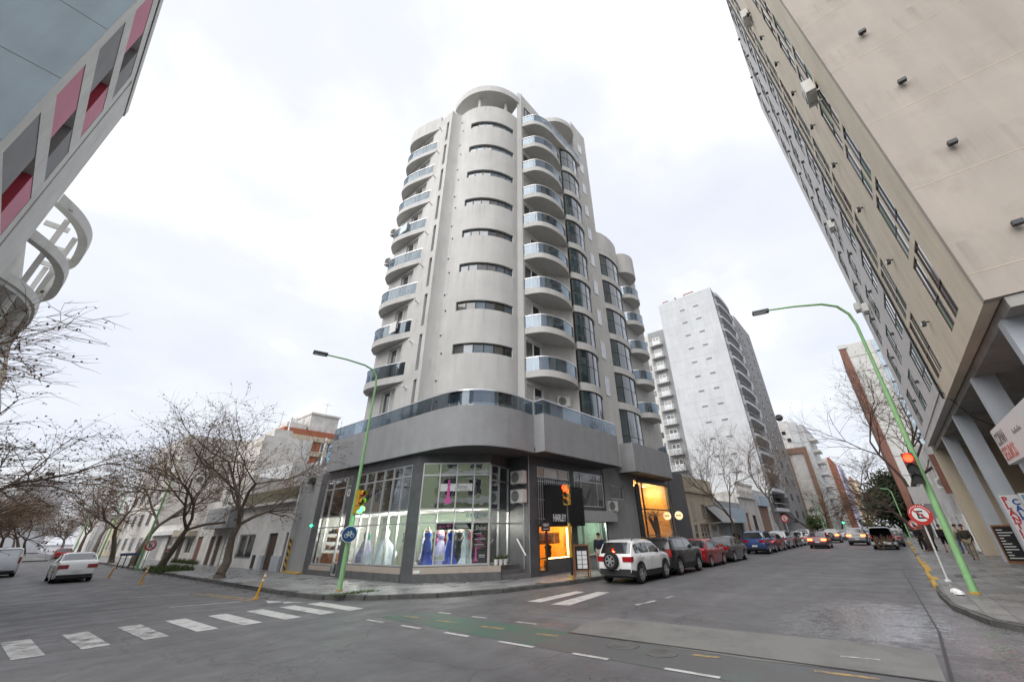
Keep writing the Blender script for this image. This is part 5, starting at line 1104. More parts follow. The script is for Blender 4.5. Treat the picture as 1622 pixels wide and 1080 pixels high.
def car(name, label, kind, paint, loc, heading, lit=False, spare=False, clad=False, rails=False, group=None, detail=1, open_rear=False, brake='taillight', scale=1.0):
    d = PROF[kind]; L, W, H, wb, r, cl = d['L'], d['W'], d['H'], d['wb'], d['r'], d['cl']
    t = thing(name, label, 'car' if kind != 'van' else 'van', (loc[0],loc[1],0.004), heading, group, world=False); t.scale = (scale,)*3
    ax = (-wb/2-.02, wb/2-.02)
    P = [(-L/2+f*L, z) for f, z in d['p']]
    def top(x):
        for (x0,z0),(x1,z1) in zip(P, P[1:]):
            if x <= x1+1e-9: return z0+(z1-z0)*max(0,(x-x0)/(x1-x0))
        return P[-1][1]
    def bottom(x):
        z = cl+.12*max(0,(abs(x)/(L/2)-.86)/.14)
        for a in ax:
            R = r*1.16
            if abs(x-a) < R: z = max(z, r*.98+math.sqrt(R*R-(x-a)**2))
        return z
    def ring(x):
        zt = top(x); be = min(d['belt']+.05*(-x/L), zt-.03); zb = min(bottom(x), be-.08); s = abs(2*x/L)
        w = W/2*(1-.13*max(0,(s-.72)/.28)**2)
        g = max(0,min(1,(zt-be)/(H-d['belt'])))
        wr = w*(.955-.17*g)
        return [(w*.95,zb),(w*.99,zb+.32*(be-zb)),(w,zb+.68*(be-zb)),(w*.985,be-.02),(w*.955,be+.012),(wr,max(be+.016,zt-.075*g-.004)),(wr*.80,zt-.012*g),(wr*.4,zt)]
    xs = set([x for x, z in P])
    for a in ax:
        for k in range(-7,8): xs.add(a+r*1.16*math.sin(k*math.pi/14)*.999)
    for k in range(25): xs.add(-L/2+L*k/24)
    for a, b in list(d['side'])+[d['ws'],d['rw']]: xs.add(-L/2+a*L); xs.add(-L/2+b*L)
    xs = sorted(x for x in xs if -L/2 <= x <= L/2); q = [xs[0]]
    for x in xs[1:]:
        if x-q[-1] > .012: q.append(x)
    xs = q
    m = MB(); n = 16
    for x in xs:
        rg = ring(x); m.v += [(x,-y,z) for y, z in rg]+[(x,y,z) for y, z in rg[::-1]]
    for i in range(len(xs)-1):
        if open_rear and xs[i+1] < -L/2+.05*L: continue
        for k in range(n): m.f.append((i*n+k, i*n+(k+1)%n, (i+1)*n+(k+1)%n, (i+1)*n+k))
    if not open_rear: m.f.append(tuple(range(n-1,-1,-1)))
    m.f.append(tuple((len(xs)-1)*n+k for k in range(n)))
    body = m.build('body', paint, t, smooth=True)
    MB().box(-L/2+.25,L/2-.25,-W/2+.22,W/2-.22,cl-.05,r*2.1).build('underbody', 'cladding', t)
    def fx(f): return -L/2+f*L
    for sg in (-1,1):
        for a, b in d['side']:
            if kind == 'van' and a < .5 and not detail: continue
            g = MB(); st = [x for x in xs if fx(a)-1e-6 <= x <= fx(b)+1e-6]
            for x in st:
                rg = ring(x); lo, hi = lerp(rg[4],rg[5],.10), lerp(rg[4],rg[5],.86)
                g.v += [(x,sg*(lo[0]+.006),lo[1]),(x,sg*(hi[0]+.006),hi[1])]
            for i in range(len(st)-1): g.f.append((2*i,2*i+2,2*i+3,2*i+1) if sg < 0 else (2*i,2*i+1,2*i+3,2*i+2))
            g.build('side_window', 'car_glass', t)
    for nm, (a, b) in (('windscreen',d['ws']),('rear_window',d['rw'])):
        if nm == 'rear_window' and open_rear: continue
        g = MB(); st = [x for x in xs if fx(a)-1e-6 <= x <= fx(b)+1e-6]
        off = .008
        for x in st:
            rg = ring(x); sx = off if nm == 'windscreen' else -off
            g.v += [(x+sx,-rg[5][0]*.93,lerp(rg[5],rg[6],.4)[1]+off),(x+sx,-rg[6][0]*.9,rg[6][1]+off),(x+sx,rg[6][0]*.9,rg[6][1]+off),(x+sx,rg[5][0]*.93,lerp(rg[5],rg[6],.4)[1]+off)]
        for i in range(len(st)-1):
            for k in range(3): g.f.append((4*i+k,4*i+4+k,4*i+5+k,4*i+1+k))
        g.build(nm, 'car_glass', t)
    for a in ax:
        for sg in (-1,1): wheel_parts(r, t, a, sg*(W/2-.115), sg, 6 if detail else 5)
    # lamps, plates, bumpers, mirrors
    zl = d['belt']-(.10 if kind != 'van' else .0)
    for sg in (-1,1):
        x = -L/2
        if kind == 'jeep': bb = (x-.012,x+.10,W/2-.23,W/2-.075,zl-.22,zl+.12)
        elif kind == 'van': bb = (x-.012,x+.10,W/2-.20,W/2-.075,zl-.28,zl+.10)
        else: bb = (x-.004,x+.26,W/2-.48,W/2-.055,zl-.13,zl+.06)
        lm = MB().box(bb[0],bb[1],min(sg*bb[2],sg*bb[3]),max(sg*bb[2],sg*bb[3]),bb[4],bb[5]).build('taillight', 'lit_tail' if lit else brake, t)
        lm.data.transform(Matrix.Identity(4))
        MB().box(L/2-.30,L/2-.02,min(sg*(W/2-.45),sg*(W/2-.10)),max(sg*(W/2-.45),sg*(W/2-.10)),zl-.26,zl-.12).build('headlight', 'lamp_clear', t)
        xm = fx(d['ws'][1])-.12; zm = d['belt']+.06
        MB().box(xm-.08,xm+.06,min(sg*(W/2-.03),sg*(W/2+.16)),max(sg*(W/2-.03),sg*(W/2+.16)),zm,zm+.14).build('mirror', 'cladding' if clad else paint, t)
    MB().box(-L/2-.022,-L/2+.02,-.20,.20,.52,.63).build('number_plate', 'plate', t)
    MB().box(-L/2-.015,-L/2+.20,-W/2+.14,W/2-.14,cl+.09,cl+.20 if not clad else cl+.30).build('bumper', 'cladding', t)
    MB().box(L/2-.20,L/2+.015,-W/2+.14,W/2-.14,cl+.09,cl+.22).build('bumper', 'cladding', t)
    if clad:
        for sg in (-1,1):
            g = MB()
            for x in xs:
                rg = ring(x); lo, hi = rg[0], lerp(rg[0],rg[1],.85)
                g.v += [(x,sg*(lo[0]+.008),lo[1]),(x,sg*(hi[0]+.008),hi[1])]
            for i in range(len(xs)-1): g.f.append((2*i,2*i+2,2*i+3,2*i+1) if sg < 0 else (2*i,2*i+1,2*i+3,2*i+2))
            g.build('side_cladding', 'cladding', t)
    if detail:
        for sg in (-1,1):
            for f in (d['side'][1][0]-.003, d['side'][2][0]-.003, d['side'][2][1]+.02):
                x = fx(f); g = MB()
                for dx in (-.006,.006):
                    rg = ring(x+dx)
                    for k in (0,1,2,3,4): g.v.append((x+dx,sg*(rg[k][0]+.004),rg[k][1]))
                for k in range(4): g.f.append((k,5+k,6+k,k+1) if sg < 0 else (k,k+1,6+k,5+k))
                g.build('door_seam', 'signal_black', t)
            for f in (d['side'][1][0]+.02, d['side'][2][0]+.02):
                x = fx(f); rg = ring(x); y = rg[3][0]; MB().box(x,x+.17,min(sg*(y-.01),sg*(y+.03)),max(sg*(y-.01),sg*(y+.03)),rg[3][1]-.10,rg[3][1]-.07).build('door_handle', paint, t)
    if rails:
        for sg in (-1,1): MB().tube([(fx(.16),sg*W*.33,top(fx(.16))+.01),(fx(.2),sg*W*.33,top(fx(.2))+.06),(fx(.5),sg*W*.33,top(fx(.5))+.06),(fx(.54),sg*W*.33,top(fx(.54))+.01)], .02, 6).build('roof_rail', 'alu_dark', t)
    if spare:
        w = wheel_parts(r*.98, t, 0, 0, 1, 6); w.name = 'spare_wheel'; w.rotation_euler = (0,0,math.pi/2); w.location = (-L/2-.13, .08, .86)
    if open_rear:
        MB().box(-L/2+.05*L,-L/2+.6*L,-W/2+.12,W/2-.12,.45,.5).build('load_floor', 'cladding', t); MB().box(-L/2+.62*L,-L/2+.63*L,-W/2+.12,W/2-.12,.5,1.65).build('bulkhead', 'cladding', t)
        MB().box(-L/2,-L/2+.06*L,-W/2+.03,W/2-.03,.42,.6).build('rear_sill', paint, t)
        c = MB(); rr = random.Random(3)
        for i in range(26): 
            x = -L/2-.55+rr.random()*1.5; y = rr.uniform(-.55,.6); z = .25+max(0,(x+L/2+.5))*.28+rr.random()*.3; c.tube([(x,y,z-.2),(x+rr.uniform(-.3,.3),y+rr.uniform(-.3,.3),z+.35)], [.09,.05], 5)
        c.build('load', 'cargo', t, label='heap of brown branches hanging out of the open van')
    return t
PK = 'cars parked along the main kerb'; TR_ = 'cars driving on the right street'; DS = 'cars far along the right street'
car('parked_suv', 'white compact SUV with spare wheel on the tailgate, nearest parked car', 'suv', 'paint_white', (19.55,9.93), 0, spare=True, clad=True, rails=True, group=PK)
car('parked_suv', 'black boxy SUV parked behind the white SUV', 'jeep', 'paint_black', (23.75,9.85), 0, rails=True, clad=True, group=PK, brake='taillight')
car('parked_hatchback', 'red hatchback parked between black SUV and dark sedan', 'hatch', 'paint_red', (28.85,9.95), 0, group=PK)
car('parked_sedan', 'dark grey sedan parked after the red hatchback', 'sedan', 'paint_darkgrey', (33.6,9.95), 0, group=PK, scale=1.04)
car('parked_suv', 'bright blue SUV parked after the dark sedan', 'suv', 'paint_blue', (43.9,9.95), 0, group=PK, scale=1.05)
car('parked_hatchback', 'dark maroon car half hidden behind the blue SUV', 'hatch', 'paint_maroon', (48.7,9.95), 0, group=PK, detail=0)
car('parked_suv', 'pale blue SUV parked beyond the maroon car', 'suv', 'paint_lightblue', (53.4,9.95), 0, group=PK, detail=0)
car('parked_hatchback', 'black hatchback parked beyond the pale blue SUV', 'hatch', 'paint_black', (58.4,9.95), 0, group=PK, detail=0)
car('parked_sedan', 'white sedan parked far along the main kerb', 'sedan', 'paint_white', (63.4,9.95), 0, group=PK, detail=0)
car('parked_suv', 'silver SUV parked farthest along the main kerb', 'suv', 'paint_silver', (69.5,9.95), 0, group=PK, detail=0)
car('moving_sedan', 'maroon sedan with glowing brake lights driving away', 'sedan', 'paint_maroon', (55.2,6.75), 0, lit=True, group=TR_)
car('moving_suv', 'brown SUV with spare wheel and lit lamps ahead of maroon sedan', 'suv', 'paint_brown', (72.6,7.2), .02, lit=True, spare=True, group=TR_, detail=0)
car('moving_suv', 'grey SUV with lit tail lamps in the middle of the street', 'suv', 'paint_grey', (64.0,4.0), 0, lit=True, group=TR_, detail=0, scale=1.05)
car('open_van', 'silver van with open rear and a load of branches', 'van', 'paint_silver', (53.4,1.45), 0, open_rear=True)
car('parked_hatchback', 'black car in front of the open van at the right kerb', 'hatch', 'paint_black', (60.5,.85), 0, group='cars at the right kerb', detail=0)
car('parked_suv', 'grey car further ahead at the right kerb', 'suv', 'paint_grey', (67.5,.85), 0, group='cars at the right kerb', detail=0)
for i, (x, y, k, p, l) in enumerate(((80,4.2,'hatch','paint_lightblue','pale blue car far ahead in the middle lane'),(84,7.0,'sedan','paint_grey','grey sedan far ahead in the left lane'),(92,4.4,'sedan','paint_white','white sedan far ahead in the middle lane'),(98,7.2,'hatch','paint_black','black hatchback far ahead in the left lane'),(104,2.4,'suv','paint_red','red car far ahead near the right lane'),(112,5.0,'suv','paint_silver','silver SUV farthest along the street'))):
    car('distant_car', l, k, p, (x,y), 0, lit=i in (3,4), group=DS, detail=0)
car('moving_sedan', 'white sedan driving away on the left street', 'sedan', 'paint_white', (3.75,40.1), math.pi/2, group='cars on the left street', scale=1.03)
car('delivery_van', 'silver van cut by the left edge of the picture', 'van', 'paint_silver', (.95,51.0), math.pi/2, group='cars on the left street')
car('parked_hatchback', 'small red car far down the left street', 'hatch', 'paint_red', (6.9,92), math.pi/2, group='cars on the left street', detail=0)
# ================================================================== bare street trees
def tree(name, label, base, h, spread, seed, lean=(0,0), leaf=None, nleaf=0, lev=5, fork=.32, r0=None, group='bare street trees', droop=.0, bark='bark', dens=1.0, limb=.33):
    rr = random.Random(seed)
    t = thing(name, label, 'tree', (base[0],base[1],.13), 0, group)
    TR, TWG, LF = MB(), MB(), MB(); tips = []
    sides = (8,7,5,4,3,3,3)
    def grow(p, d, L, r, lv):
        n = 4 if lv < 2 else 3
        path = [p]; rad = [r]; dd = d.copy(); pts = [(p, dd.copy(), r)]
        for i in range(n):
            dd = (dd+Vector((rr.gauss(0,.2),rr.gauss(0,.2),rr.gauss(.03,.16)-droop*(lv >= 3)))).normalized()
            p = p+dd*(L/n); q = r*(1-(.42 if lv < lev else .72)*(i+1)/n); path.append(p); rad.append(q); pts.append((p, dd.copy(), q))
        (TR if lv < 3 else TWG).tube(path, rad, sides[lv], cap=lv < 2)
        if lv >= lev: tips.extend(path[1:]); return
        k = {0:3,1:4,2:5,3:5,4:5}.get(lv,4)
        k = max(2, round(k*dens)) if lv else 3
        for j in range(k):
            if lv == 0: s = n
            else: s = n if j == 0 else rr.randint(1, n)
            q, qd, qr = pts[s]
            az_ = rr.uniform(0,6.283) if lv else (j*2.094+rr.uniform(-.4,.4)+seed)
            el = rr.uniform(.45,.95) if lv else rr.uniform(.5,.85)
            o = qd.orthogonal().normalized(); o = (Matrix.Rotation(az_, 3, qd) @ o)
            nd = (qd*math.cos(el)+o*math.sin(el)); nd.z = nd.z*.8+(.22 if lv < 3 else .10); nd.x *= spread; nd.y *= spread; nd.normalize()
            grow(q, nd, (L*rr.uniform(.58,.84) if lv else h*limb*rr.uniform(.85,1.15)), max(.0075, qr*rr.uniform(.60,.80)) if lv else qr*.74, lv+1)
    r0 = r0 or h*.024
    # flare at the foot, then the trunk
    TR.tube([(base[0],base[1],.05),(base[0],base[1],.35)], [r0*1.45,r0*1.05], 8)
    grow(Vector((base[0],base[1],.3)), Vector((lean[0],lean[1],1)).normalized(), h*fork, r0, 0)
    TR.build('trunk', bark, t, smooth=True)
    o = TWG.build('crown', 'twig', t)
    if nleaf:
        for i in range(nleaf):
            p = rr.choice(tips)+Vector((rr.gauss(0,.02),rr.gauss(0,.02),rr.gauss(0,.02)-.02)); s = rr.uniform(.022,.05)*h/8
            a = Vector((rr.gauss(0,1),rr.gauss(0,1),rr.gauss(0,1))).normalized(); b = a.orthogonal().normalized()
            LF.add([p-a*s,p+b*s*.7,p+a*s,p-b*s*.7], [(0,1,2,3)])
        LF.build('leaves', leaf, o, kind='stuff')
    return t
tree('street_tree', 'big bare tree with twisted trunk before the white cottage', (8.75,29.9), 10.8, 1.08, 14, (.05,.05), 'dead_leaf', 2600, r0=.25, fork=.24, dens=1.05, droop=.03)
tree('street_tree', 'bare tree reaching in from the upper left edge', (-2.9,15.6), 8.4, 1.9, 5, (.06,.0), 'dead_leaf', 2200, r0=.22, fork=.26, dens=1.2, droop=.04)
tree('street_tree', 'second bare tree at the left edge, lower and farther', (-2.8,22.5), 9.0, 1.7, 9, (.08,.0), 'dead_leaf', 2500, r0=.22, fork=.24, dens=1.0, droop=.04)
tree('street_tree', 'bare tree with yellow leaves over the grass patch on left kerb', (8.5,42.6), 12.0, 1.35, 23, (-.1,.0), 'yellow_leaf', 3500, r0=.26, fork=.22, dens=1.0)
LT = 'bare trees down the left street'
for i, (x, y, h, lf, n, l) in enumerate(((8.6,53,11.5,'dead_leaf',1200,'third bare tree along the left kerb'),(8.6,64,11.5,'dead_leaf',1200,'fourth bare tree along the left kerb'),(8.6,78,12,'yellow_leaf',1000,'fifth tree along left kerb, some yellow leaves'),(8.6,95,10,'dead_leaf',900,'sixth bare tree along the left kerb'),(8.6,120,10,'yellow_leaf',900,'last bare tree along the left kerb'),
        (-2.4,68,9,'dead_leaf',1200,'nearest tree on the far side of the left street'),(-2.4,88,9,'yellow_leaf',1500,'second tree on the far side of the left street'),(-2.4,112,9.5,'dead_leaf',1200,'third tree on the far side of the left street'),(3.2,150,10,'dead_leaf',900,'tree at the far end of the left street'))):
    tree('street_tree', l, (x,y), h, 1.3, 31+i*7, (rnd.uniform(-.12,.12),0), lf, n, lev=5, group=LT, r0=.25, fork=.28, dens=1.0 if i < 3 else 1.25)
for i, (x, y, h, lf) in enumerate(((-1.0,92,10,'yellow_leaf'),(1.2,104,10,'dead_leaf'),(3.4,112,11,'dead_leaf'),(4.6,128,10,'yellow_leaf'),(.2,126,11,'dead_leaf'))):
    tree('street_tree', ('nearest','second','third','fourth','farthest')[i]+' tree of the dense brown row across the left street end', (x,y), h, 1.3, 201+i*3, (0,0), lf, 3000, lev=5, group=LT, r0=.25, fork=.25, bark='bark_dark')
RT = 'bare trees along the right street'
tree('street_tree', 'slender bare tree before the white tower, nearest on right street', (43.9,11.75), 10.5, .85, 61, (-.05,0), None, 0, group=RT, r0=.17, fork=.26)
tree('street_tree', 'tall bare tree beside the white tower balconies', (65.5,11.75), 13, .85, 67, (.02,0), 'dead_leaf', 300, group=RT, r0=.24, fork=.40)
tree('street_tree', 'dense brown twiggy tree farther along the main kerb', (92,11.6), 10, 1.2, 71, (0,0), 'dead_leaf', 2500, group=RT, r0=.22, lev=5, bark='bark_dark')
tree('street_tree', 'brown twiggy tree farthest along the main kerb', (112,11.4), 10, 1.2, 75, (0,0), 'dead_leaf', 2500, group=RT, r0=.22, lev=5, bark='bark_dark')
tree('street_tree', 'leaning bare tree behind the red traffic light', (46.5,-1.35), 13, .95, 84, (-.03,.12), 'dead_leaf', 700, group=RT, r0=.30, fork=.30, bark='bark_dark')
tree('street_tree', 'second bare tree on the right pavement', (60,-1.35), 10, 1.2, 89, (0,.1), 'dead_leaf', 700, group=RT, r0=.26, bark='bark_dark')
for i, (x, y) in enumerate(((135,11),(160,10.5),(150,-.8),(185,9),(210,1))): tree('street_tree', ('fifth bare tree along the main kerb','sixth bare tree along the main kerb','third bare tree on the right pavement','most distant bare tree on the left of street','bare tree closing the street end')[i], (x,y), 10, 1.2, 101+i*5, (0,0), 'dead_leaf', 1200, lev=4, group=RT, r0=.24, bark='bark_dark', dens=1.3)
def leafy(name, label, base, zc, rx, rz, seed, n, mat='evergreen', s=.35, trunk=.25, cat='tree'):
    rr = random.Random(seed); t = thing(name, label, cat, (base[0],base[1],.13))
    tk = MB().tube([(base[0],base[1],.1),(base[0]+.1,base[1],zc*.5),(base[0],base[1],zc)], [trunk,trunk*.8,trunk*.5], 7)
    for k in range(6):
        a = k*1.05; tk.tube([(base[0],base[1],zc*.7),(base[0]+rx*.6*math.cos(a),base[1]+rx*.6*math.sin(a),zc+rz*.2*math.sin(k*2.3))], [trunk*.4,trunk*.12], 5)
    tk.build('trunk', 'bark_dark', t)
    cl = [Vector((base[0]+rr.gauss(0,rx*.45),base[1]+rr.gauss(0,rx*.45),zc+rr.gauss(0,rz*.45))) for _ in range(24)]
    m = MB()
    for i in range(n):
        c = rr.choice(cl); p = c+Vector((rr.gauss(0,rx*.22),rr.gauss(0,rx*.22),rr.gauss(0,rz*.2)))
        a = Vector((rr.gauss(0,1),rr.gauss(0,1),rr.gauss(0,.7))).normalized(); b = a.orthogonal().normalized(); q = s*rr.uniform(.6,1.3)
        m.add([p-a*q,p+b*q*.5,p+a*q,p-b*q*.5], [(0,1,2,3)])
    m.build('crown', mat, t, kind='stuff'); return t
leafy('evergreen_tree', 'dark green dense evergreen tree on the right side', (100,-.9), 6.2, 4.6, 4.2, 3, 8000, s=.35)
leafy('evergreen_tree', 'second dark evergreen tree further along the right side', (122,-.6), 7, 5, 4.5, 4, 6000, s=.45)
leafy('clipped_tree', 'small round yellow green tree before the far houses', (104,12.6), 2.6, 2.2, 1.6, 8, 2500, 'grass', .18, .1)
# pollarded stump by the gold shop
t = thing('pollarded_tree', 'pollarded tree stump with twig tuft before the glowing shop', 'tree', (27.1,11.95,.13), 0)
m = MB(); m.tube([(27.1,11.95,.05),(26.95,11.95,1.2),(27.1,12.0,2.2),(26.9,11.9,2.75)], [.24,.17,.18,.13], 8); m.tube([(27.0,11.95,1.7),(26.5,12.1,2.6)], [.13,.09], 7); m.build('trunk', 'bark_dark', t, smooth=True)
m = MB(); rr = random.Random(5)
for i in range(110):
    c = rr.choice(((26.9,11.9,2.75),(26.5,12.1,2.6),(27.05,12,2.3))); d = Vector((rr.gauss(0,.6),rr.gauss(0,.6),rr.uniform(.1,1))).normalized()*rr.uniform(.3,.75); m.tube([c,tuple(Vector(c)+d)], [.016,.006], 3, False)
m.build('crown', 'twig', t)
# weeds at the foot of the yellow-leaved tree and along the walls
def tuft(name, label, x0, x1, y0, y1, h, n, seed):
    rr = random.Random(seed); m = MB()
    for i in range(n):
        x, y = rr.uniform(x0,x1), rr.uniform(y0,y1); a = rr.uniform(0,6.28); hh = h*rr.uniform(.4,1); w = .03
        m.add([(x-w*math.cos(a),y-w*math.sin(a),.13),(x+w*math.cos(a),y+w*math.sin(a),.13),(x+rr.gauss(0,.15),y+rr.gauss(0,.15),.13+hh)], [(0,1,2)])
    o = m.build(name, 'grass', None); tag(o, label, 'grass', None, 'stuff')
tuft('weeds', 'overgrown green grass around the yellow leaved tree', 7.9,9.9,39.5,44.5,.42,1300,1); tuft('weeds', 'weeds along the foot of the old houses', 12.0,12.3,48.5,57,.5,500,2); tuft('weeds', 'moss and weeds in the kerb by the left lamp post', 8.6,10.2,16.2,16.9,.07,400,3)

rr = random.Random(77); m = MB()
for i in range(700):
    if rr.random() < .6: x, y = 8.1-abs(rr.gauss(0,.35)), rr.uniform(18,60)
    else: x, y = rr.uniform(8.6,11.5), rr.uniform(26,50)
    z = .012 if x < 8.2 else .158; a = rr.uniform(0,6.28); s = rr.uniform(.03,.07); c_, s_ = math.cos(a)*s, math.sin(a)*s
    m.add([(x-c_,y-s_,z),(x+s_*.6,y-c_*.6,z+.012),(x+c_,y+s_,z),(x-s_*.6,y+c_*.6,z+.01)], [(0,1,2,3)])
tag(m.build('fallen_leaves', 'dead_leaf', None), 'brown fallen leaves in the gutter of the left street', 'leaves', None, 'stuff')
# ================================================================== lamps, signals, signs
def frame_of(N):
    N = Vector((N[0],N[1],0)).normalized(); return Vector((-N.y,N.x,0)), N      # U to the right when looking at the face
def disc(m, C, N, r, n0, n1, n=24):
    U, N = frame_of(N); C = Vector(C); v = []
    for d in (n0, n1):
        for k in range(n): a = 2*math.pi*k/n; v.append(C+N*d+U*(r*math.cos(a))+Z_*(r*math.sin(a)))
    m.add(v, [tuple(range(n)), tuple(range(2*n-1,n-1,-1))]+[(k,n+k,n+(k+1)%n,(k+1)%n) for k in range(n)]); return m
def signal(name, label, C, N, lit, group='traffic lights', s=1.0, hous='signal_yellow'):
    """three-lens head; C = centre of the head"""
    t = thing(name, label, 'traffic light', tuple(Vector(C)-Z_*.5*s), 0, group); U, Nn = frame_of(N); C = Vector(C)
    m = MB()
    for k in (-1,0,1): m.ob(C+Z_*(.31*k*s), U, Nn, -.15*s, .15*s, -.145*s, .145*s, -.11*s, .10*s)
    m.build('housing', hous, t)
    for k, nm in ((1,'red'),(0,'amber'),(-1,'green')):
        on = lit == nm
        c = C+Z_*(.31*k*s)
        disc(MB(), c, Nn, .12*s, .101*s, .115*s).build('lens', {'red':'lit_red','amber':'lit_orange','green':'lit_green'}[nm] if on else ('signal_black' if nm != 'red' else 'taillight'), t)
        v = MB(); n = 12; pts = []
        for d in (.101*s,.26*s):
            for i in range(n+1): a = math.pi*(-.12+1.24*i/n); pts.append(c+Nn*d+U*(0.132*s*math.cos(a))+Z_*(0.132*s*math.sin(a)))
        v.add(pts, [(i,i+1,n+2+i,n+1+i) for i in range(n)]); v.build('visor', 'signal_black' if hous == 'signal_black' else hous, t)
        if on: lamp(c+Nn*.32*s, {'red':(1,.06,.02),'amber':(1,.3,.05),'green':(.1,1,.5)}[nm], 9, .06, 'signal_lamp')
    return t
# left lamp post
t = thing('street_lamp', 'tall green lamp post with curved arm at the corner pavement', 'street lamp', (9.43,17.77,.145))
MB().tube([(9.43,17.77,.14),(9.43,17.77,3.2)], [.095,.085], 12).tube([(9.43,17.77,3.2),(9.43,17.77,6.2)], .068, 12).tube([(9.43,17.77,6.2),(9.43,17.77,8.6),(9.38,17.78,9.05),(9.15,17.82,9.35),(8.75,17.9,9.5),(7.9,18.1,9.6),(7.0,18.35,9.64)], [.055,.05,.048,.045,.042,.038,.034], 10).build('pole', 'pole_green', t, smooth=True)
MB().lathe([(.12,.14),(.12,.2)], (9.43,17.77,0), 12).build('base', 'yellow_paint', t)
h = MB().ob((7.05,18.33,9.58), Vector((-.97,.25,0)), Vector((.25,.97,0)), 0, .62, 0, .12, -.12, .12).build('lamp_head', 'alu_dark', t); MB().ob((7.05,18.33,9.56), Vector((-.97,.25,0)), Vector((.25,.97,0)), .12, .58, 0, .019, -.1, .1).build('lens', 'lamp_clear', h)
signal('traffic_light', 'traffic light showing green on the left lamp post', (9.55,17.62,3.33), (.25,-.97), 'green', s=1.0)
def bike_sign(C, N):
    t = thing('cycle_sign', 'round blue cycle lane sign on the left lamp post', 'sign', tuple(Vector(C)-Z_*.3)); U, Nn = frame_of(N); C = Vector(C)
    disc(MB(), C, Nn, .31, -.01, .005).build('rim', 'sign_white', t); disc(MB(), C, Nn, .285, .006, .012).build('plate', 'sign_blue', t)
    m = MB(); q = lambda a, b: C+Nn*.02+U*a+Z_*b
    for cx in (-.115,.115): m.tube([q(cx+.07*math.cos(i*math.pi/8),-.05+.07*math.sin(i*math.pi/8)) for i in range(17)], .009, 4, False)
    for a, b in (((-.115,-.05),(-.05,.06)),((-.05,.06),(.075,.06)),((.075,.06),(0,-.05)),((0,-.05),(-.05,.06)),((-.115,-.05),(0,-.05)),((.115,-.05),(.065,.11)),((.065,.11),(.02,.12)),((-.05,.06),(-.06,.09)),((-.09,.09),(-.03,.09))): m.tube([q(*a),q(*b)], .009, 4)
    m.build('bicycle_symbol', 'sign_white', t)
bike_sign((9.36,17.62,2.1), (-.3,-.95))
# right lamp post
t = thing('street_lamp', 'leaning green lamp post with long arm on the right pavement', 'street lamp', (19.08,-1.11,.145))
MB().tube([(19.08,-1.11,.14),(19.07,-1.17,3.2)], [.105,.095], 12).tube([(19.07,-1.17,3.2),(19.04,-1.25,6.4)], .078, 12).tube([(19.04,-1.25,6.4),(19.0,-1.3,9.0),(18.9,-1.22,9.5),(18.65,-.95,9.85),(18.3,-.5,9.98),(17.9,.4,10.05),(17.6,1.35,10.1)], [.062,.055,.052,.05,.046,.04,.034], 10).build('pole', 'pole_green', t, smooth=True)
h = MB().ob((17.62,1.3,10.02), Vector((-.25,.97,0)), Vector((-.97,-.25,0)), 0, .62, 0, .12, -.12, .12).build('lamp_head', 'alu_dark', t); MB().ob((17.62,1.3,10.0), Vector((-.25,.97,0)), Vector((-.97,-.25,0)), .12, .58, 0, .019, -.1, .1).build('lens', 'lamp_clear', h)
MB().lathe([(.13,.14),(.13,.2)], (19.08,-1.11,0), 12).build('base', 'yellow_paint', t)
signal('traffic_light', 'traffic light glowing red on the right lamp post', (18.8,-1.0,3.62), (-1,.06), 'red', s=1.05, hous='signal_black')
# corner signal on its banded pole
t = thing('signal_pole', 'black and yellow banded signal pole before the dark shop sign', 'pole', (16.87,11.75,.145))
p = MB().tube([(16.87,11.75,.14),(16.87,11.75,3.3)], .06, 10).build('pole', 'signal_black', t)
for a, b in ((.14,.32),(1.0,2.35)): MB().tube([(16.87,11.75,a),(16.87,11.75,b)], .064, 10).build('band', 'signal_yellow', t)
signal('traffic_light', 'traffic light glowing orange red on the banded corner pole', (16.78,11.72,3.55), (-.98,-.2), 'red', s=.95)
# far green signals and lamp posts
for i, (x, y, z, l) in enumerate(((118,9.0,3.0,'distant traffic light glowing green at the main kerb'),(120,-.6,4.2,'distant green traffic light before the evergreen'))):
    t = signal('traffic_light', l, (x,y,z), (-1,0), 'green', s=1.5); MB().tube([(x+.2,y,.1),(x+.2,y,z+.5)], .07, 6).build('post', 'pole_green', t)
LPG = 'green lamp posts down the streets'
for i, (x, y, dx, dy, l) in enumerate(((7.5,44.2,-1,0,'green lamp post behind the red no parking sign'),(7.9,67,-1,0,'second green lamp post down the left street'),(7.9,92,-1,0,'third green lamp post down the left street'),(88,-.9,0,1,'green lamp post far along the right pavement'),(101,11.0,0,-1,'green lamp post far along the main kerb'))):
    t = thing('street_lamp', l, 'street lamp', (x,y,.14), 0, LPG); MB().tube([(x,y,.1),(x,y,6.4),(x+.25*dx,y+.25*dy,6.9),(x+1.4*dx,y+1.4*dy,7.1)], [.09,.06,.05,.04], 8).build('pole', 'pole_green', t); MB().box(x+1.4*dx-.2,x+1.4*dx+.2,y+1.4*dy-.2,y+1.4*dy+.2,7.05,7.17).build('lamp_head', 'alu_dark', t)
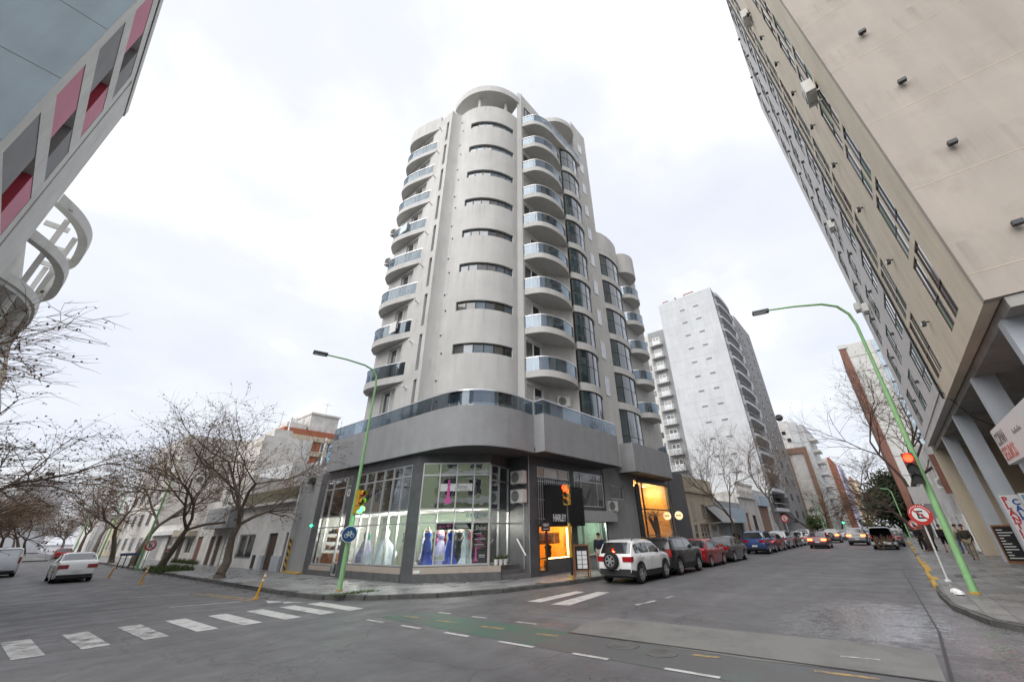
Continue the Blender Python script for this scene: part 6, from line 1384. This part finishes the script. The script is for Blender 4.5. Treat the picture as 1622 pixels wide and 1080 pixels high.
def nopark(name, label, base, C, N, r=.3, post='alu', pole=True):
    t = thing(name, label, 'sign', (base[0],base[1],.145)); U, Nn = frame_of(N); C = Vector(C)
    if pole: MB().tube([(base[0],base[1],.14),tuple(C-Nn*.04+Z_*.25)], .03, 8).lathe([(.1,.14),(.09,.2)], (base[0],base[1],0), 8).build('post', post, t)
    disc(MB(), C, Nn, r, -.008, .006, 28).build('ring', 'sign_red', t); disc(MB(), C, Nn, r*.66, .007, .011, 28).build('face', 'sign_white', t)
    g = MB(); q = lambda u0, u1, v0, v1: g.ob(C, U, Nn, u0*r, u1*r, v0*r, v1*r, .012, .016)
    q(-.28,-.12,-.38,.38); q(-.119,.28,.24,.38); q(-.119,.22,-.07,.07); q(-.119,.28,-.38,-.24); g.build('letter_e', 'signal_black', t)
    s = MB(); a = Vector((-.48,.48)); b = Vector((.48,-.48)); w = .055
    P = [(a.x-w,a.y-w),(b.x-w,b.y-w),(b.x+w,b.y+w),(a.x+w,a.y+w)]; s.add([C+Nn*.018+U*(x*r)+Z_*(y*r) for x, y in P], [(0,1,2,3)]); s.build('slash', 'sign_red', t)
    l = MB()
    for k in range(16):
        an = math.pi*(.08+.84*k/15); c = C+Nn*.008+U*(r*.83*math.cos(an))+Z_*(r*.83*math.sin(an)); l.ob(c, U, Nn, -.012, .012, -.02, .02, 0, .003)
    l.build('rim_letters', 'sign_white', t)
nopark('no_parking_sign', 'round red no parking sign on slanting white post, right pavement', (22.63,-.76), (22.5,-.8,2.3), (-1,.0), .36, 'sign_white')
nopark('no_parking_sign', 'red no parking sign on the green post, left street', (7.42,42.17), (7.42,42.05,1.75), (-.25,-.97), .33, 'pole_green')
nopark('no_parking_sign', 'small red no parking sign behind the near one', (46.5,-1.0), (46.4,-1.0,1.95), (-1,0), .33, 'sign_white')
nopark('no_parking_sign', 'red no parking sign far beyond the parked cars', (70,11.9), (69.9,11.9,3.0), (-1,-.1), .5, 'sign_white')
for i, (x, y, tx, ty, l) in enumerate(((7.2,19.75,.16,.02,'yellow flexible post at the end of the yellow lines'),(5.88,32.3,.10,.02,'orange flexible post near the no parking sign'),(5.6,40.1,.12,0,'orange flexible post behind the white sedan'),(4.6,58,.1,0,'farthest flexible post on the left street'))):
    t = thing('flexible_post', l, 'bollard', (x,y,0), 0, 'flexible posts along the bicycle lane'); MB().lathe([(.11,.004),(.10,.04)], (x,y,0), 12).build('base', 'bollard_yellow', t); MB().tube([(x,y,.03),(x+tx*.5,y+ty,.42),(x+tx,y+ty,.82)], [.045,.045,.042], 10).build('post', 'bollard_yellow', t)
    for z in (.55,.7): MB().tube([(x+tx*z/.82,y+ty,z),(x+tx*(z+.07)/.82,y+ty,z+.07)], .048, 10).build('reflector_band', 'sign_white', t)
# shop signs
HS = thing('shop_sign', 'big black ribbed box sign with white letters over orange lit shop', 'sign', (19.6,13.8,2.25))
MB().box(18.0,21.15,13.62,14.04,2.27,4.25).build('box', 'black_paint', HS)
for i in range(26): MB().box(18.02+i*.12,18.09+i*.12,13.60,13.619,2.28,4.24).build('rib', 'signal_black', HS)
text('HARLEY', (18.12,13.59,2.50), X_, .46, 'sign_white', HS, -Y_, width=1.15, bold=.012)
HS2 = thing('hanging_sign', 'small black hanging sign with white letters left of shop door', 'sign', (17.35,13.5,2.1)); MB().box(16.95,17.55,13.40,13.48,2.05,2.55).build('panel', 'black_paint', HS2); MB().box(17.2,17.26,13.481,14.04,2.5,2.54).build('bracket', 'alu_dark', HS2); text('HARLEY', (17.02,13.395,2.25), X_, .2, 'sign_white', HS2, -Y_, width=.44)
MB().box(17.02,17.45,13.392,13.399,2.13,2.16).build('underline', 'sign_white', HS2)
for i, (x, y, z, l) in enumerate(((35.35,13.6,2.99,'glowing round sign projecting from the dark wall'),(34.5,14.25,2.97,'glowing round sign inside the gold shop window'))):
    t = thing('round_light_sign', l, 'sign', (x,y,z-.35), 0, 'round glowing signs'); disc(MB(), (x,y,z), (-.9,-.4), .33, -.05, .05).build('rim', 'alu', t); disc(MB(), (x,y,z), (-.9,-.4), .30, .051, .06).build('face', 'lit_sign', t)
    U, Nn = frame_of((-.9,-.4)); g = MB(); 
    for k in range(4): g.ob((x,y,z), U, Nn, -.2+k*.1, -.13+k*.1, -.06, .08, .061, .066)
    g.build('letters', 'letter_salmon', t)
PT = thing('wall_poster', 'portrait poster on the gold shop side wall', 'poster', (33.9,18.3,1.6)); MB().box(33.9,34.0,16.6,17.9,1.3,3.3).build('frame', 'alu_dark', PT); MB().box(33.88,33.899,16.7,17.8,1.4,3.2).build('print', 'cloth_beige', PT); MB().box(33.86,33.879,17.3,17.75,1.5,3.1).build('print_dark', 'sign_blue', PT)
CH = thing('cafe_chair', 'dark wooden chair inside the gold shop', 'chair', (33.3,17.2,.15)); MB().box(33.0,33.5,17.0,17.5,.58,.65).build('seat', 'wood_door', CH); MB().box(33.0,33.5,17.46,17.5,.66,1.1).build('backrest', 'wood_door', CH)
for a, b in ((33.02,17.02),(33.45,17.02),(33.02,17.45),(33.45,17.45)): MB().box(a,a+.04,b,b+.04,.15,.58).build('leg', 'wood_door', CH)
# A-board on the pavement
AB = thing('sandwich_board', 'wooden sandwich board with white price sheets on the pavement', 'sandwich board', (17.9,11.75,.145))
U, N = frame_of((-.75,-.66)); C = Vector((17.75,11.75,.145))
fr = MB()
for a, b, v0, v1 in ((-.36,-.31,0,1.32),(.31,.36,0,1.32),(-.31,.31,1.26,1.32),(-.31,.31,.26,.31)): fr.ob(C, U, N, a, b, v0, v1, -.02, .02)
fr.build('frame', 'wood_orange', AB); MB().ob(C, U, N, -.31, .31, .31, 1.26, -.012, .0).build('board', 'blackboard', AB)
for i in range(2):
    for j in range(4): MB().ob(C, U, N, -.22+i*.24, -.01+i*.24, .36+j*.18, .52+j*.18, .001, .006).build('price_sheet', 'sign_white', AB)
bl = MB()
for a, b in ((-.36,-.31),(.31,.36)):
    for k in range(6): bl.ob(C, U, N, a, b, k*.22, (k+1)*.22, -.62+k*.1, -.58+k*.1)
bl.build('back_leg', 'wood_orange', AB); MB().ob(C, U, N, -.30, .30, .3, 1.2, -.35, -.33).build('back_board', 'wood_orange', AB)
# ================================================================== shop contents
def gown(name, label, x, y, z, mat, hgt=1.62, wid=.5, top=None, bust='stone_beige', group='dress forms in the bridal window', slim=False):
    t = thing(name, label, 'dress', (x,y,z), 0, group); s = hgt/1.62
    m = MB(); n = 44; prof = [(wid,0),(wid*.95,.10),(wid*.80,.40),(wid*.58,.72),(.19,.98),(.125,1.10),(.15,1.20),(.18,1.30),(.165,1.36)]
    if slim: prof = [(wid,0),(wid*.82,.10),(wid*.55,.32),(.205,.52),(.20,.78),(.185,.92),(.12,1.10),(.15,1.20),(.175,1.30),(.155,1.36)]
    vs = []; 
    for i, (r, h) in enumerate(prof):
        for k in range(n):
            a = 2*math.pi*k/n; q = r*(1+.13*(math.sin(k*2*math.pi*5/n+i*.35)+.6*math.sin(k*2*math.pi*11/n+x*7))*max(0,1-h/1.0)); vs.append((x+q*math.cos(a)*s,y+q*math.sin(a)*s,z+h*s))
    fs = [(i*n+k,i*n+(k+1)%n,(i+1)*n+(k+1)%n,(i+1)*n+k) for i in range(len(prof)-1) for k in range(n)]; m.add(vs, fs); m.build('skirt', mat, t, smooth=True)
    if top: MB().lathe([(.145*s,z+1.08*s),(.168*s,z+1.2*s),(.185*s,z+1.33*s),(.155*s,z+1.395*s)], (x,y,0), 18).build('bodice', top, t, smooth=True)
    MB().lathe([(.145*s,z+1.37*s),(.15*s,z+1.44*s),(.06*s,z+1.50*s),(.05*s,z+1.58*s),(.02*s,z+1.60*s)], (x,y,0), 14).build('bust_form', bust, t, smooth=True)
    return t
def cpos(u, back): p = Vector(PC)+UC*u-NC*back; return p.x, p.y
Zd = .70
MB().ob(PC, UC, NC, .35, 3.6, .70, .745, -1.3, -.2).build('display_plinth', 'room_white', TW)
x, y = cpos(.75,.6); gown('dress_form', 'deep blue gown at left side of the bridal window', x, y, .75, 'satin_blue', 1.62, .38, slim=True)
x, y = cpos(1.35,1.0); gown('dress_form', 'pale lilac puffy gown behind the white notice', x, y, .75, 'tulle_lilac', 1.5, .5)
x, y = cpos(1.85,.7); gown('dress_form', 'royal blue full length gown mid bridal window', x, y, .75, 'satin_blue', 1.6, .38, slim=True)
x, y = cpos(2.2,1.05); gown('dress_form', 'black evening outfit between blue and ice gowns', x, y, .75, 'cloth_black', 1.6, .22)
x, y = cpos(2.58,.6); gown('dress_form', 'ice blue long gown next to the black banner', x, y, .75, 'tulle_white', 1.62, .38, slim=True)
gown('dress_form', 'white wedding gown with wide skirt in the left shop window', 13.2, 21.0, .74, 'tulle_white', 1.75, .78, 'white_paint')
gown('dress_form', 'teal bodice dress with lilac skirt in the left shop window', 13.0, 22.5, .74, 'tulle_lilac', 1.65, .45, 'satin_teal')
gown('dress_form', 'ivory bridal gown near the shop corner pillar', 13.1, 18.9, .74, 'tulle_ivory', 1.6, .5)
gown('dress_form', 'pale blue gown behind the wide wedding gown', 13.9, 20.1, .74, 'tulle_white', 1.6, .45)
for i, (y, mt) in enumerate(((16.55,'dress_red'),(16.9,'dress_red'),(17.3,'cloth_black'),(17.7,'dress_red'),(18.1,'tulle_ivory'))): gown('hanging_dress', ('red dress at back of bridal shop','second red dress at back of bridal shop','black dress at back of bridal shop','third red dress at back of bridal shop','ivory dress at back of bridal shop')[i], 16.3-.05*i, y, .9, mt, 1.45, .22, group='dresses on the back rail')
for i, (x, y, mt, l) in enumerate(((15.6,19.2,'dress_red','crimson dress in the depth of left shop'),(15.7,20.0,'cloth_black','black dress in the depth of left shop'),(15.7,20.9,'tulle_lilac','lilac dress in the depth of left shop'),(15.6,21.8,'cloth_beige','beige dress in the depth of left shop'),(15.6,22.7,'cloth_navy','navy dress in the depth of left shop'),(14.9,17.6,'cloth_olive','olive outfit behind the bridal window gowns'),(15.3,17.1,'cloth_navy','navy outfit behind the bridal window gowns'),(14.5,18.1,'magenta','magenta dress behind the bridal window gowns'))): gown('hanging_dress', l, x, y, .8, mt, 1.6, .24, group='dresses on the back rail')
# banners on the bridal glass
def cp(u, v, n): return Vector(PC)+UC*u+NC*n+Z_*v
B1_ = thing('shop_banner', 'black upright banner with pink figure at right of bridal window', 'banner', tuple(cp(3.2,.8,-.1))); MB().ob(PC, UC, NC, 2.92, 3.60, .82, 2.46, -.13, -.11).build('sheet', 'banner_black', B1_)
text('Shine', cp(2.97,2.16,-.105), UC, .30, 'sign_white', B1_, NC, shear=.35, width=.52)
def figure(P, U, N, s, mat, parent):
    pr = [(.05,1.0),(.045,.93),(.02,.90),(.06,.86),(.075,.78),(.04,.68),(.07,.58),(.06,.45),(.075,.25),(.15,.08),(.2,0)]
    v = [P+U*(a*s)+Z_*(b*s) for a, b in pr]+[P-U*(a*s)+Z_*(b*s) for a, b in pr[::-1]]; MB().add(v, [tuple(range(len(v)))]).build('gown_figure', mat, parent)
figure(cp(3.08,.9,-.104), UC, NC, .62, 'magenta', B1_); figure(cp(3.52,2.16,-.104), UC, NC, .2, 'magenta', B1_)
for i in range(9): MB().ob(PC, UC, NC, 3.0+.06*(i % 3), 3.3+.07*((i*5) % 4), 2.0-i*.075, 2.03-i*.075, -.109, -.105).build('print_line', 'magenta' if i % 3 else 'sign_white', B1_)
for i in range(2): MB().ob(PC, UC, NC, 3.22, 3.5, 1.12-i*.07, 1.15-i*.07, -.109, -.105).build('print_line', 'sign_white', B1_)
B2_ = thing('shop_banner', 'black strip banner with pink lettering across the bridal window', 'banner', tuple(cp(2,2.2,-.1))); MB().ob(PC, UC, NC, 1.18, 2.84, 2.20, 2.48, -.13, -.11).build('sheet', 'banner_black', B2_); text('Shine', cp(1.26,2.28,-.105), UC, .17, 'magenta', B2_, NC, shear=.35, width=.32)
for i in range(4): MB().ob(PC, UC, NC, 1.95+.05*i, 2.55+.05*i, 2.43-i*.055, 2.46-i*.055, -.109, -.105).build('print_line', 'sign_white', B2_)
for i in range(2): MB().ob(PC, UC, NC, 1.64, 1.86, 2.40-i*.07, 2.44-i*.07, -.109, -.105).build('print_line', 'magenta', B2_)
NT = thing('window_notice', 'white paper notice low in the bridal window', 'notice', tuple(cp(1.3,.95,-.1))); MB().ob(PC, UC, NC, 1.14, 1.66, .95, 1.18, -.13, -.12).build('sheet', 'sign_white', NT)
for i in range(3): MB().ob(PC, UC, NC, 1.2, 1.58, 1.0+i*.055, 1.015+i*.055, -.119, -.116).build('print_line', 'letter_grey', NT)
DC_ = thing('window_decal', 'pink gown silhouette and white lettering strip high on bridal glass', 'decal', tuple(cp(2,3.4,-.06)))
MB().ob(PC, UC, NC, 1.2, 2.78, 3.88, 4.22, -.072, -.068).build('strip', 'sign_white', DC_); text('Shine', cp(1.9,3.98,-.064), UC, .30, 'letter_grey', DC_, NC, shear=.3, width=.62); MB().ob(cp(2.66,4.08,0), UC, NC, 0, .02, 0, .07, -.064, -.06).build('dot', 'letter_grey', DC_)
for i in range(7): MB().ob(PC, UC, NC, 2.16+i*.075, 2.2+i*.075, 3.90, 3.95, -.066, -.062).build('print_letter', 'letter_grey', DC_)
figure(cp(1.62,3.35,-.06), UC, NC, 1.05, 'magenta', DC_); text('orgiva', cp(3.58,2.72,-.06), UC, .36, 'letter_teal', DC_, NC, shear=.25, width=1.0, flip=True)
# left shop goods
for i in range(4):
    sh = thing('goods_shelf', ('lowest','second','third','topmost')[i]+' shelf of small goods behind left shop window', 'shelf', (13.0,26,.9+i*.42), 0, 'goods shelves'); MB().box(12.85,13.2,25.0,26.9,.92+i*.42,.95+i*.42).build('board', 'alu', sh)
    for k in range(9): MB().box(12.9,13.12,25.05+k*.205,25.2+k*.205,.951+i*.42,1.08+i*.42+.12*rnd.random()).build('carton', rnd.choice(['sign_white','carton','sign_blue','cloth_beige','metal_sign','tile_mid']), sh)
for i in range(6): 
    b = MB().box(12.55,12.83,24.95+.33*i,25.25+.33*i,.70,.98 if i % 2 else 1.2).build('cardboard_box', 'carton', None); tag(b, ('rightmost orange cardboard box low in left shop window','second orange cardboard box from the shop door','third orange cardboard box from the shop door','fourth orange cardboard box from the shop door','fifth orange cardboard box from the shop door','leftmost orange cardboard box by the dark pilaster')[i], 'box', 'orange boxes in the left window')
PO = thing('window_poster', 'dark poster with two lines of lettering on left shop glass', 'poster', (12.35,26,3.2)); MB().box(12.39,12.40,24.7,26.95,3.15,4.5).build('sheet', 'grey_panel', PO)
for i in range(2):
    for k in range(9-2*i): MB().box(12.375,12.389,26.6-.17*k-.12-.1*i,26.6-.17*k-.1*i,3.85-.22*i,3.98-.22*i).build('letter', 'signal_black', PO)
LG = thing('window_emblem', 'white ring emblem on the narrow left shop glass', 'decal', (12.37,24.2,4.2)); disc(MB(), (12.37,24.2,4.28), (-1,0), .2, 0, .006).build('ring', 'sign_white', LG); disc(MB(), (12.363,24.2,4.28), (-1,0), .11, 0.0, .004).build('centre', 'grey_panel', LG)
for k in range(3):
    pl = thing('potted_plant', ('left','middle','right')[k]+' small potted plant on the bridal shop entry sill', 'plant', (15.1+k*.22,14.86+.0*k,.74), 0, 'potted plants at the entry'); MB().lathe([(.07,.72),(.1,.95)], (15.15+k*.24,14.75-k*.06,0), 10).build('pot', 'pot_white', pl)
    m = MB(); rr = random.Random(k)
    for i in range(40): d = Vector((rr.gauss(0,.6),rr.gauss(0,.6),rr.uniform(.2,1))).normalized()*rr.uniform(.15,.33); c = Vector((15.15+k*.24,14.75-k*.06,.95)); s = d.orthogonal().normalized()*.025; m.add([c,c+d*.6+s,c+d,c+d*.6-s], [(0,1,2,3)])
    m.build('leaves', 'grass', pl)
# clothes and rails in the lit orange shop
for i in range(9):
    c = rnd.choice(['cloth_olive','signal_yellow','dress_red','wood_orange','cloth_khaki']); x = 18.4+i*.2
    o = MB().add([(x-.02,14.75,1.95),(x+.14,14.75,1.95),(x+.17,14.75,1.45),(x-.05,14.75,1.45),(x-.02,14.85,1.95),(x+.14,14.85,1.95),(x+.17,14.85,1.45),(x-.05,14.85,1.45)], [(0,3,2,1),(4,5,6,7),(0,1,5,4),(1,2,6,5),(2,3,7,6),(3,0,4,7)]).build('hanging_shirt', c, None); tag(o, ('first','second','third','fourth','fifth','sixth','seventh','eighth','ninth')[i]+' shirt from left hanging in the orange lit shop', 'shirt', 'shirts on the rail')
RL = MB().tube([(18.3,14.8,1.97),(20.3,14.8,1.97)], .015, 6).build('clothes_rail', 'alu_dark', None); tag(RL, 'thin metal clothes rail in the orange lit shop', 'rail')
MN = thing('display_figure', 'dark clad torso figure in the orange lit shop', 'mannequin', (18.9,14.7,.8)); MB().lathe([(.14,.85),(.17,1.0),(.15,1.15),(.2,1.35),(.07,1.42),(.05,1.48)], (18.9,14.6,0), 12).build('torso', 'cloth_black', MN, smooth=True)
# litter by the right post
for i, (x, y, l) in enumerate(((18.6,-.75,'crumpled white paper at the right lamp post foot'),(19.0,-.7,'blue and white wrapper by the right kerb'))):
    o = MB().lathe([(.03,.15),(.13,.17),(.11,.24),(.04,.27)], (x,y,0), 7).build('litter', 'sign_white', None); tag(o, l, 'litter')
gm_ = MB().box(24.5,25.6,-1.7,-1.1,.147,.155).build('drain_grate', 'alu_dark', walk_right)
# benches / rack seen far left
BR = thing('bicycle_rack', 'dark metal rack with blue board beyond the white sedan', 'rack', (7.6,50,.145))
for k in range(4): MB().tube([(7.2+k*.35,50,.14),(7.2+k*.35,50,1.0)], .035, 6).build('leg', 'signal_black', BR)
MB().box(7.1,8.35,49.95,50.05,1.0,1.2).build('board', 'cloth_denim', BR)
# overhead service wires on the podium
MB().tube([(12.0,26.5,5.5),(11.95,23,5.35),(12.0,19,5.5)], .012, 4).build('service_wire', 'signal_black', TW)
# ================================================================== people
def skin_mesh(name, verts, edges, radii, mat, parent, sub=1):
    me = bpy.data.meshes.new(name); me.from_pydata(verts, edges, []); me.update()
    o = bpy.data.objects.new(name, me); COL.objects.link(o); o.parent = parent
    o.modifiers.new('Skin', 'SKIN'); sv = me.skin_vertices[0].data
    for i, r in enumerate(radii): sv[i].radius = r if isinstance(r, tuple) else (r, r)
    sv[0].use_root = True
    s = o.modifiers.new('Sub', 'SUBSURF'); s.levels = sub; s.render_levels = sub
    o.modifiers['Skin'].use_smooth_shade = True
    me.materials.append(MATS[mat]); return o
def person(label, loc, heading, coat, legs, hair='hair', shorts=False, stride=.12, bag=None, sc=1.0, arms=.08, group='people on the right pavement'):
    t = thing('person', label, 'person', (loc[0],loc[1],.148), heading, group, world=False); t.scale = (sc,)*3
    s = stride
    V = [(0,0,.95),(0,0,1.15),(0,0,1.38),(0,0,1.47),(.01,0,1.56),(.02,0,1.66),(.01,0,1.72)]; E_ = [(i,i+1) for i in range(6)]; Rr = [(.13,.15),(.115,.14),(.12,.17),(.055,.055),(.07,.068),(.098,.078),(.07,.06)]
    J = {}
    for sg in (-1,1):
        b = len(V); f = s*sg
        V += [(0,.09*sg,.90),(f*.6+.03,.10*sg,.50),(f-.02,.10*sg,.10),(f+.10,.11*sg,.045),(f+.17,.115*sg,.035)]; Rr += [.085,.06,.042,.038,.028]; E_ += [(0,b),(b,b+1),(b+1,b+2),(b+2,b+3),(b+3,b+4)]
        c = len(V); g = -f*arms*8
        V += [(0,.19*sg,1.40),(-.02+g*.3,.235*sg,1.13),(.06+g,.235*sg,.90),(.08+g,.23*sg,.82)]; Rr += [.062,.046,.034,.036]; E_ += [(2,c),(c,c+1),(c+1,c+2),(c+2,c+3)]
        for k in range(5):
            h = len(V); V.append((.07+g+.03*(k-1.5),.215*sg,.755+.012*abs(k-2))); Rr.append(.010); E_.append((c+3,h))
        J[sg] = (b, c)
    skin_mesh('body', V, E_, Rr, 'skin', t)
    cv = [V[0],V[1],(0,0,1.36),(0,0,1.45)]; ce = [(0,1),(1,2),(2,3)]; cr = [(.165,.185),(.15,.175),(.145,.20),(.085,.085)]
    for sg in (-1,1):
        c = J[sg][1]; n = len(cv); cv += [V[c],V[c+1],V[c+2]]; cr += [.085,.068,.056]; ce += [(2,n),(n,n+1),(n+1,n+2)]
    skin_mesh('coat', cv, ce, cr, coat, t)
    lv = [(0,0,.95)]; le = []; lr = [(.145,.17)]
    for sg in (-1,1):
        b = J[sg][0]; n = len(lv); ends = [V[b],V[b+1]]+([] if shorts else [V[b+2]]); lv += ends; lr += [.105,.085]+([] if shorts else [.070]); le += [(0,n)]+[(n+k,n+k+1) for k in range(len(ends)-1)]
    skin_mesh('trousers', lv, le, lr, legs, t)
    for sg in (-1,1):
        a = V[J[sg][0]+2]; skin_mesh('shoe', [(a[0]-.03,a[1],.05),(a[0]+.06,a[1],.05),(a[0]+.19,a[1],.035)], [(0,1),(1,2)], [.055,.052,.036], 'cloth_black', t)
    MB().lathe([(.104,1.66),(.106,1.70),(.09,1.755),(.04,1.785),(.005,1.79)], (-.012,0,0), 14).build('hair', hair, t, smooth=True)
    MB().box(.105,.135,-.014,.014,1.60,1.645).build('nose', 'skin', t)
    for sg in (-1,1): MB().box(.096,.106,sg*.035-.012,sg*.035+.012,1.648,1.66).build('eye', 'signal_black', t); MB().box(-.01,.02,sg*.088-.008,sg*.088+.008,1.60,1.66).build('ear', 'skin', t)
    MB().box(.098,.107,-.025,.025,1.563,1.572).build('mouth', 'dress_red', t)
    if bag:
        b = thing('shoulder_bag', bag[0], 'bag', (loc[0],loc[1],.15), heading, None, world=False); b.scale = (sc,)*3
        p = bag[1]; MB().box(p[0]-.09,p[0]+.09,p[1]-.2,p[1]+.2,p[2]-.2,p[2]+.2).build('pouch', 'cloth_black', b); MB().tube([(p[0],p[1]-.12,p[2]+.18),(p[0]*.3,-.02,1.46),(p[0]*.5+.05,p[1]+.1,p[2]+.18)], .015, 5).build('strap', 'cloth_black', b)
    return t
person('man in olive jacket and khaki trousers standing on the right pavement', (35.8,-2.8), math.radians(165), 'cloth_olive', 'cloth_khaki', stride=.06)
person('person in beige jacket and blue jeans walking with a black bag', (42.5,-3.0), math.radians(20), 'cloth_beige', 'cloth_denim', bag=('black bag slung behind the person in jeans', (-.22,-.05,1.05)))
person('person in black top and dark shorts walking away, right pavement', (43.8,-2.25), math.radians(10), 'cloth_black', 'cloth_black', shorts=True, stride=.2, bag=('dark rucksack of the person in shorts', (-.24,0,1.2)))
person('tall person in black standing at the kerb behind the sign', (45.2,-1.0), math.radians(200), 'cloth_black', 'cloth_black', stride=.08)
person('second person in dark clothes behind the no parking sign', (46.6,-1.6), math.radians(30), 'cloth_navy', 'cloth_black', stride=.1)
person('man in navy jacket and pale trousers beside the white SUV', (21.0,12.75), math.radians(25), 'cloth_navy', 'cloth_grey', stride=.05, group='people on the main pavement')
person('person in black on the pavement beyond the dark sedan', (46.2,12.4), math.radians(185), 'cloth_black', 'cloth_black', stride=.1, group='people on the main pavement')

# small things on the tower's balconies and terrace
for i, (k, y, l) in enumerate(((1,22.0,'white towel drying on the second lowest left balcony'),(4,22.6,'pale towel drying on a middle left balcony'))):
    z = 10.3+3*k+1.36; pth = LB_; j = min(range(len(pth)), key=lambda q: abs(pth[q][1]-y)); p = pth[j]
    o = MB().box(p[0]-.02,p[0]+.0,p[1]-.5,p[1]+.5,z-.75,z+.02).box(p[0]+.001,p[0]+.09,p[1]-.5,p[1]+.5,z+.0,z+.02).box(p[0]+.09,p[0]+.11,p[1]-.5,p[1]+.5,z-.5,z+.02).build('towel', 'tulle_white' if i else 'white_paint', None); tag(o, l, 'towel')
TCH = thing('terrace_chair', 'dark folding chair on the podium terrace behind glass rail', 'chair', (12.4,21.0,6.0)); MB().box(12.25,12.55,20.8,21.2,7.55,7.6).build('seat', 'alu_dark', TCH); MB().box(12.25,12.55,21.18,21.22,7.6,8.1).build('backrest', 'alu_dark', TCH)
for a, b_ in ((12.27,20.83),(12.5,20.83),(12.27,21.15),(12.5,21.15)): MB().box(a,a+.03,b_,b_+.03,5.9,7.55).build('leg', 'alu_dark', TCH)
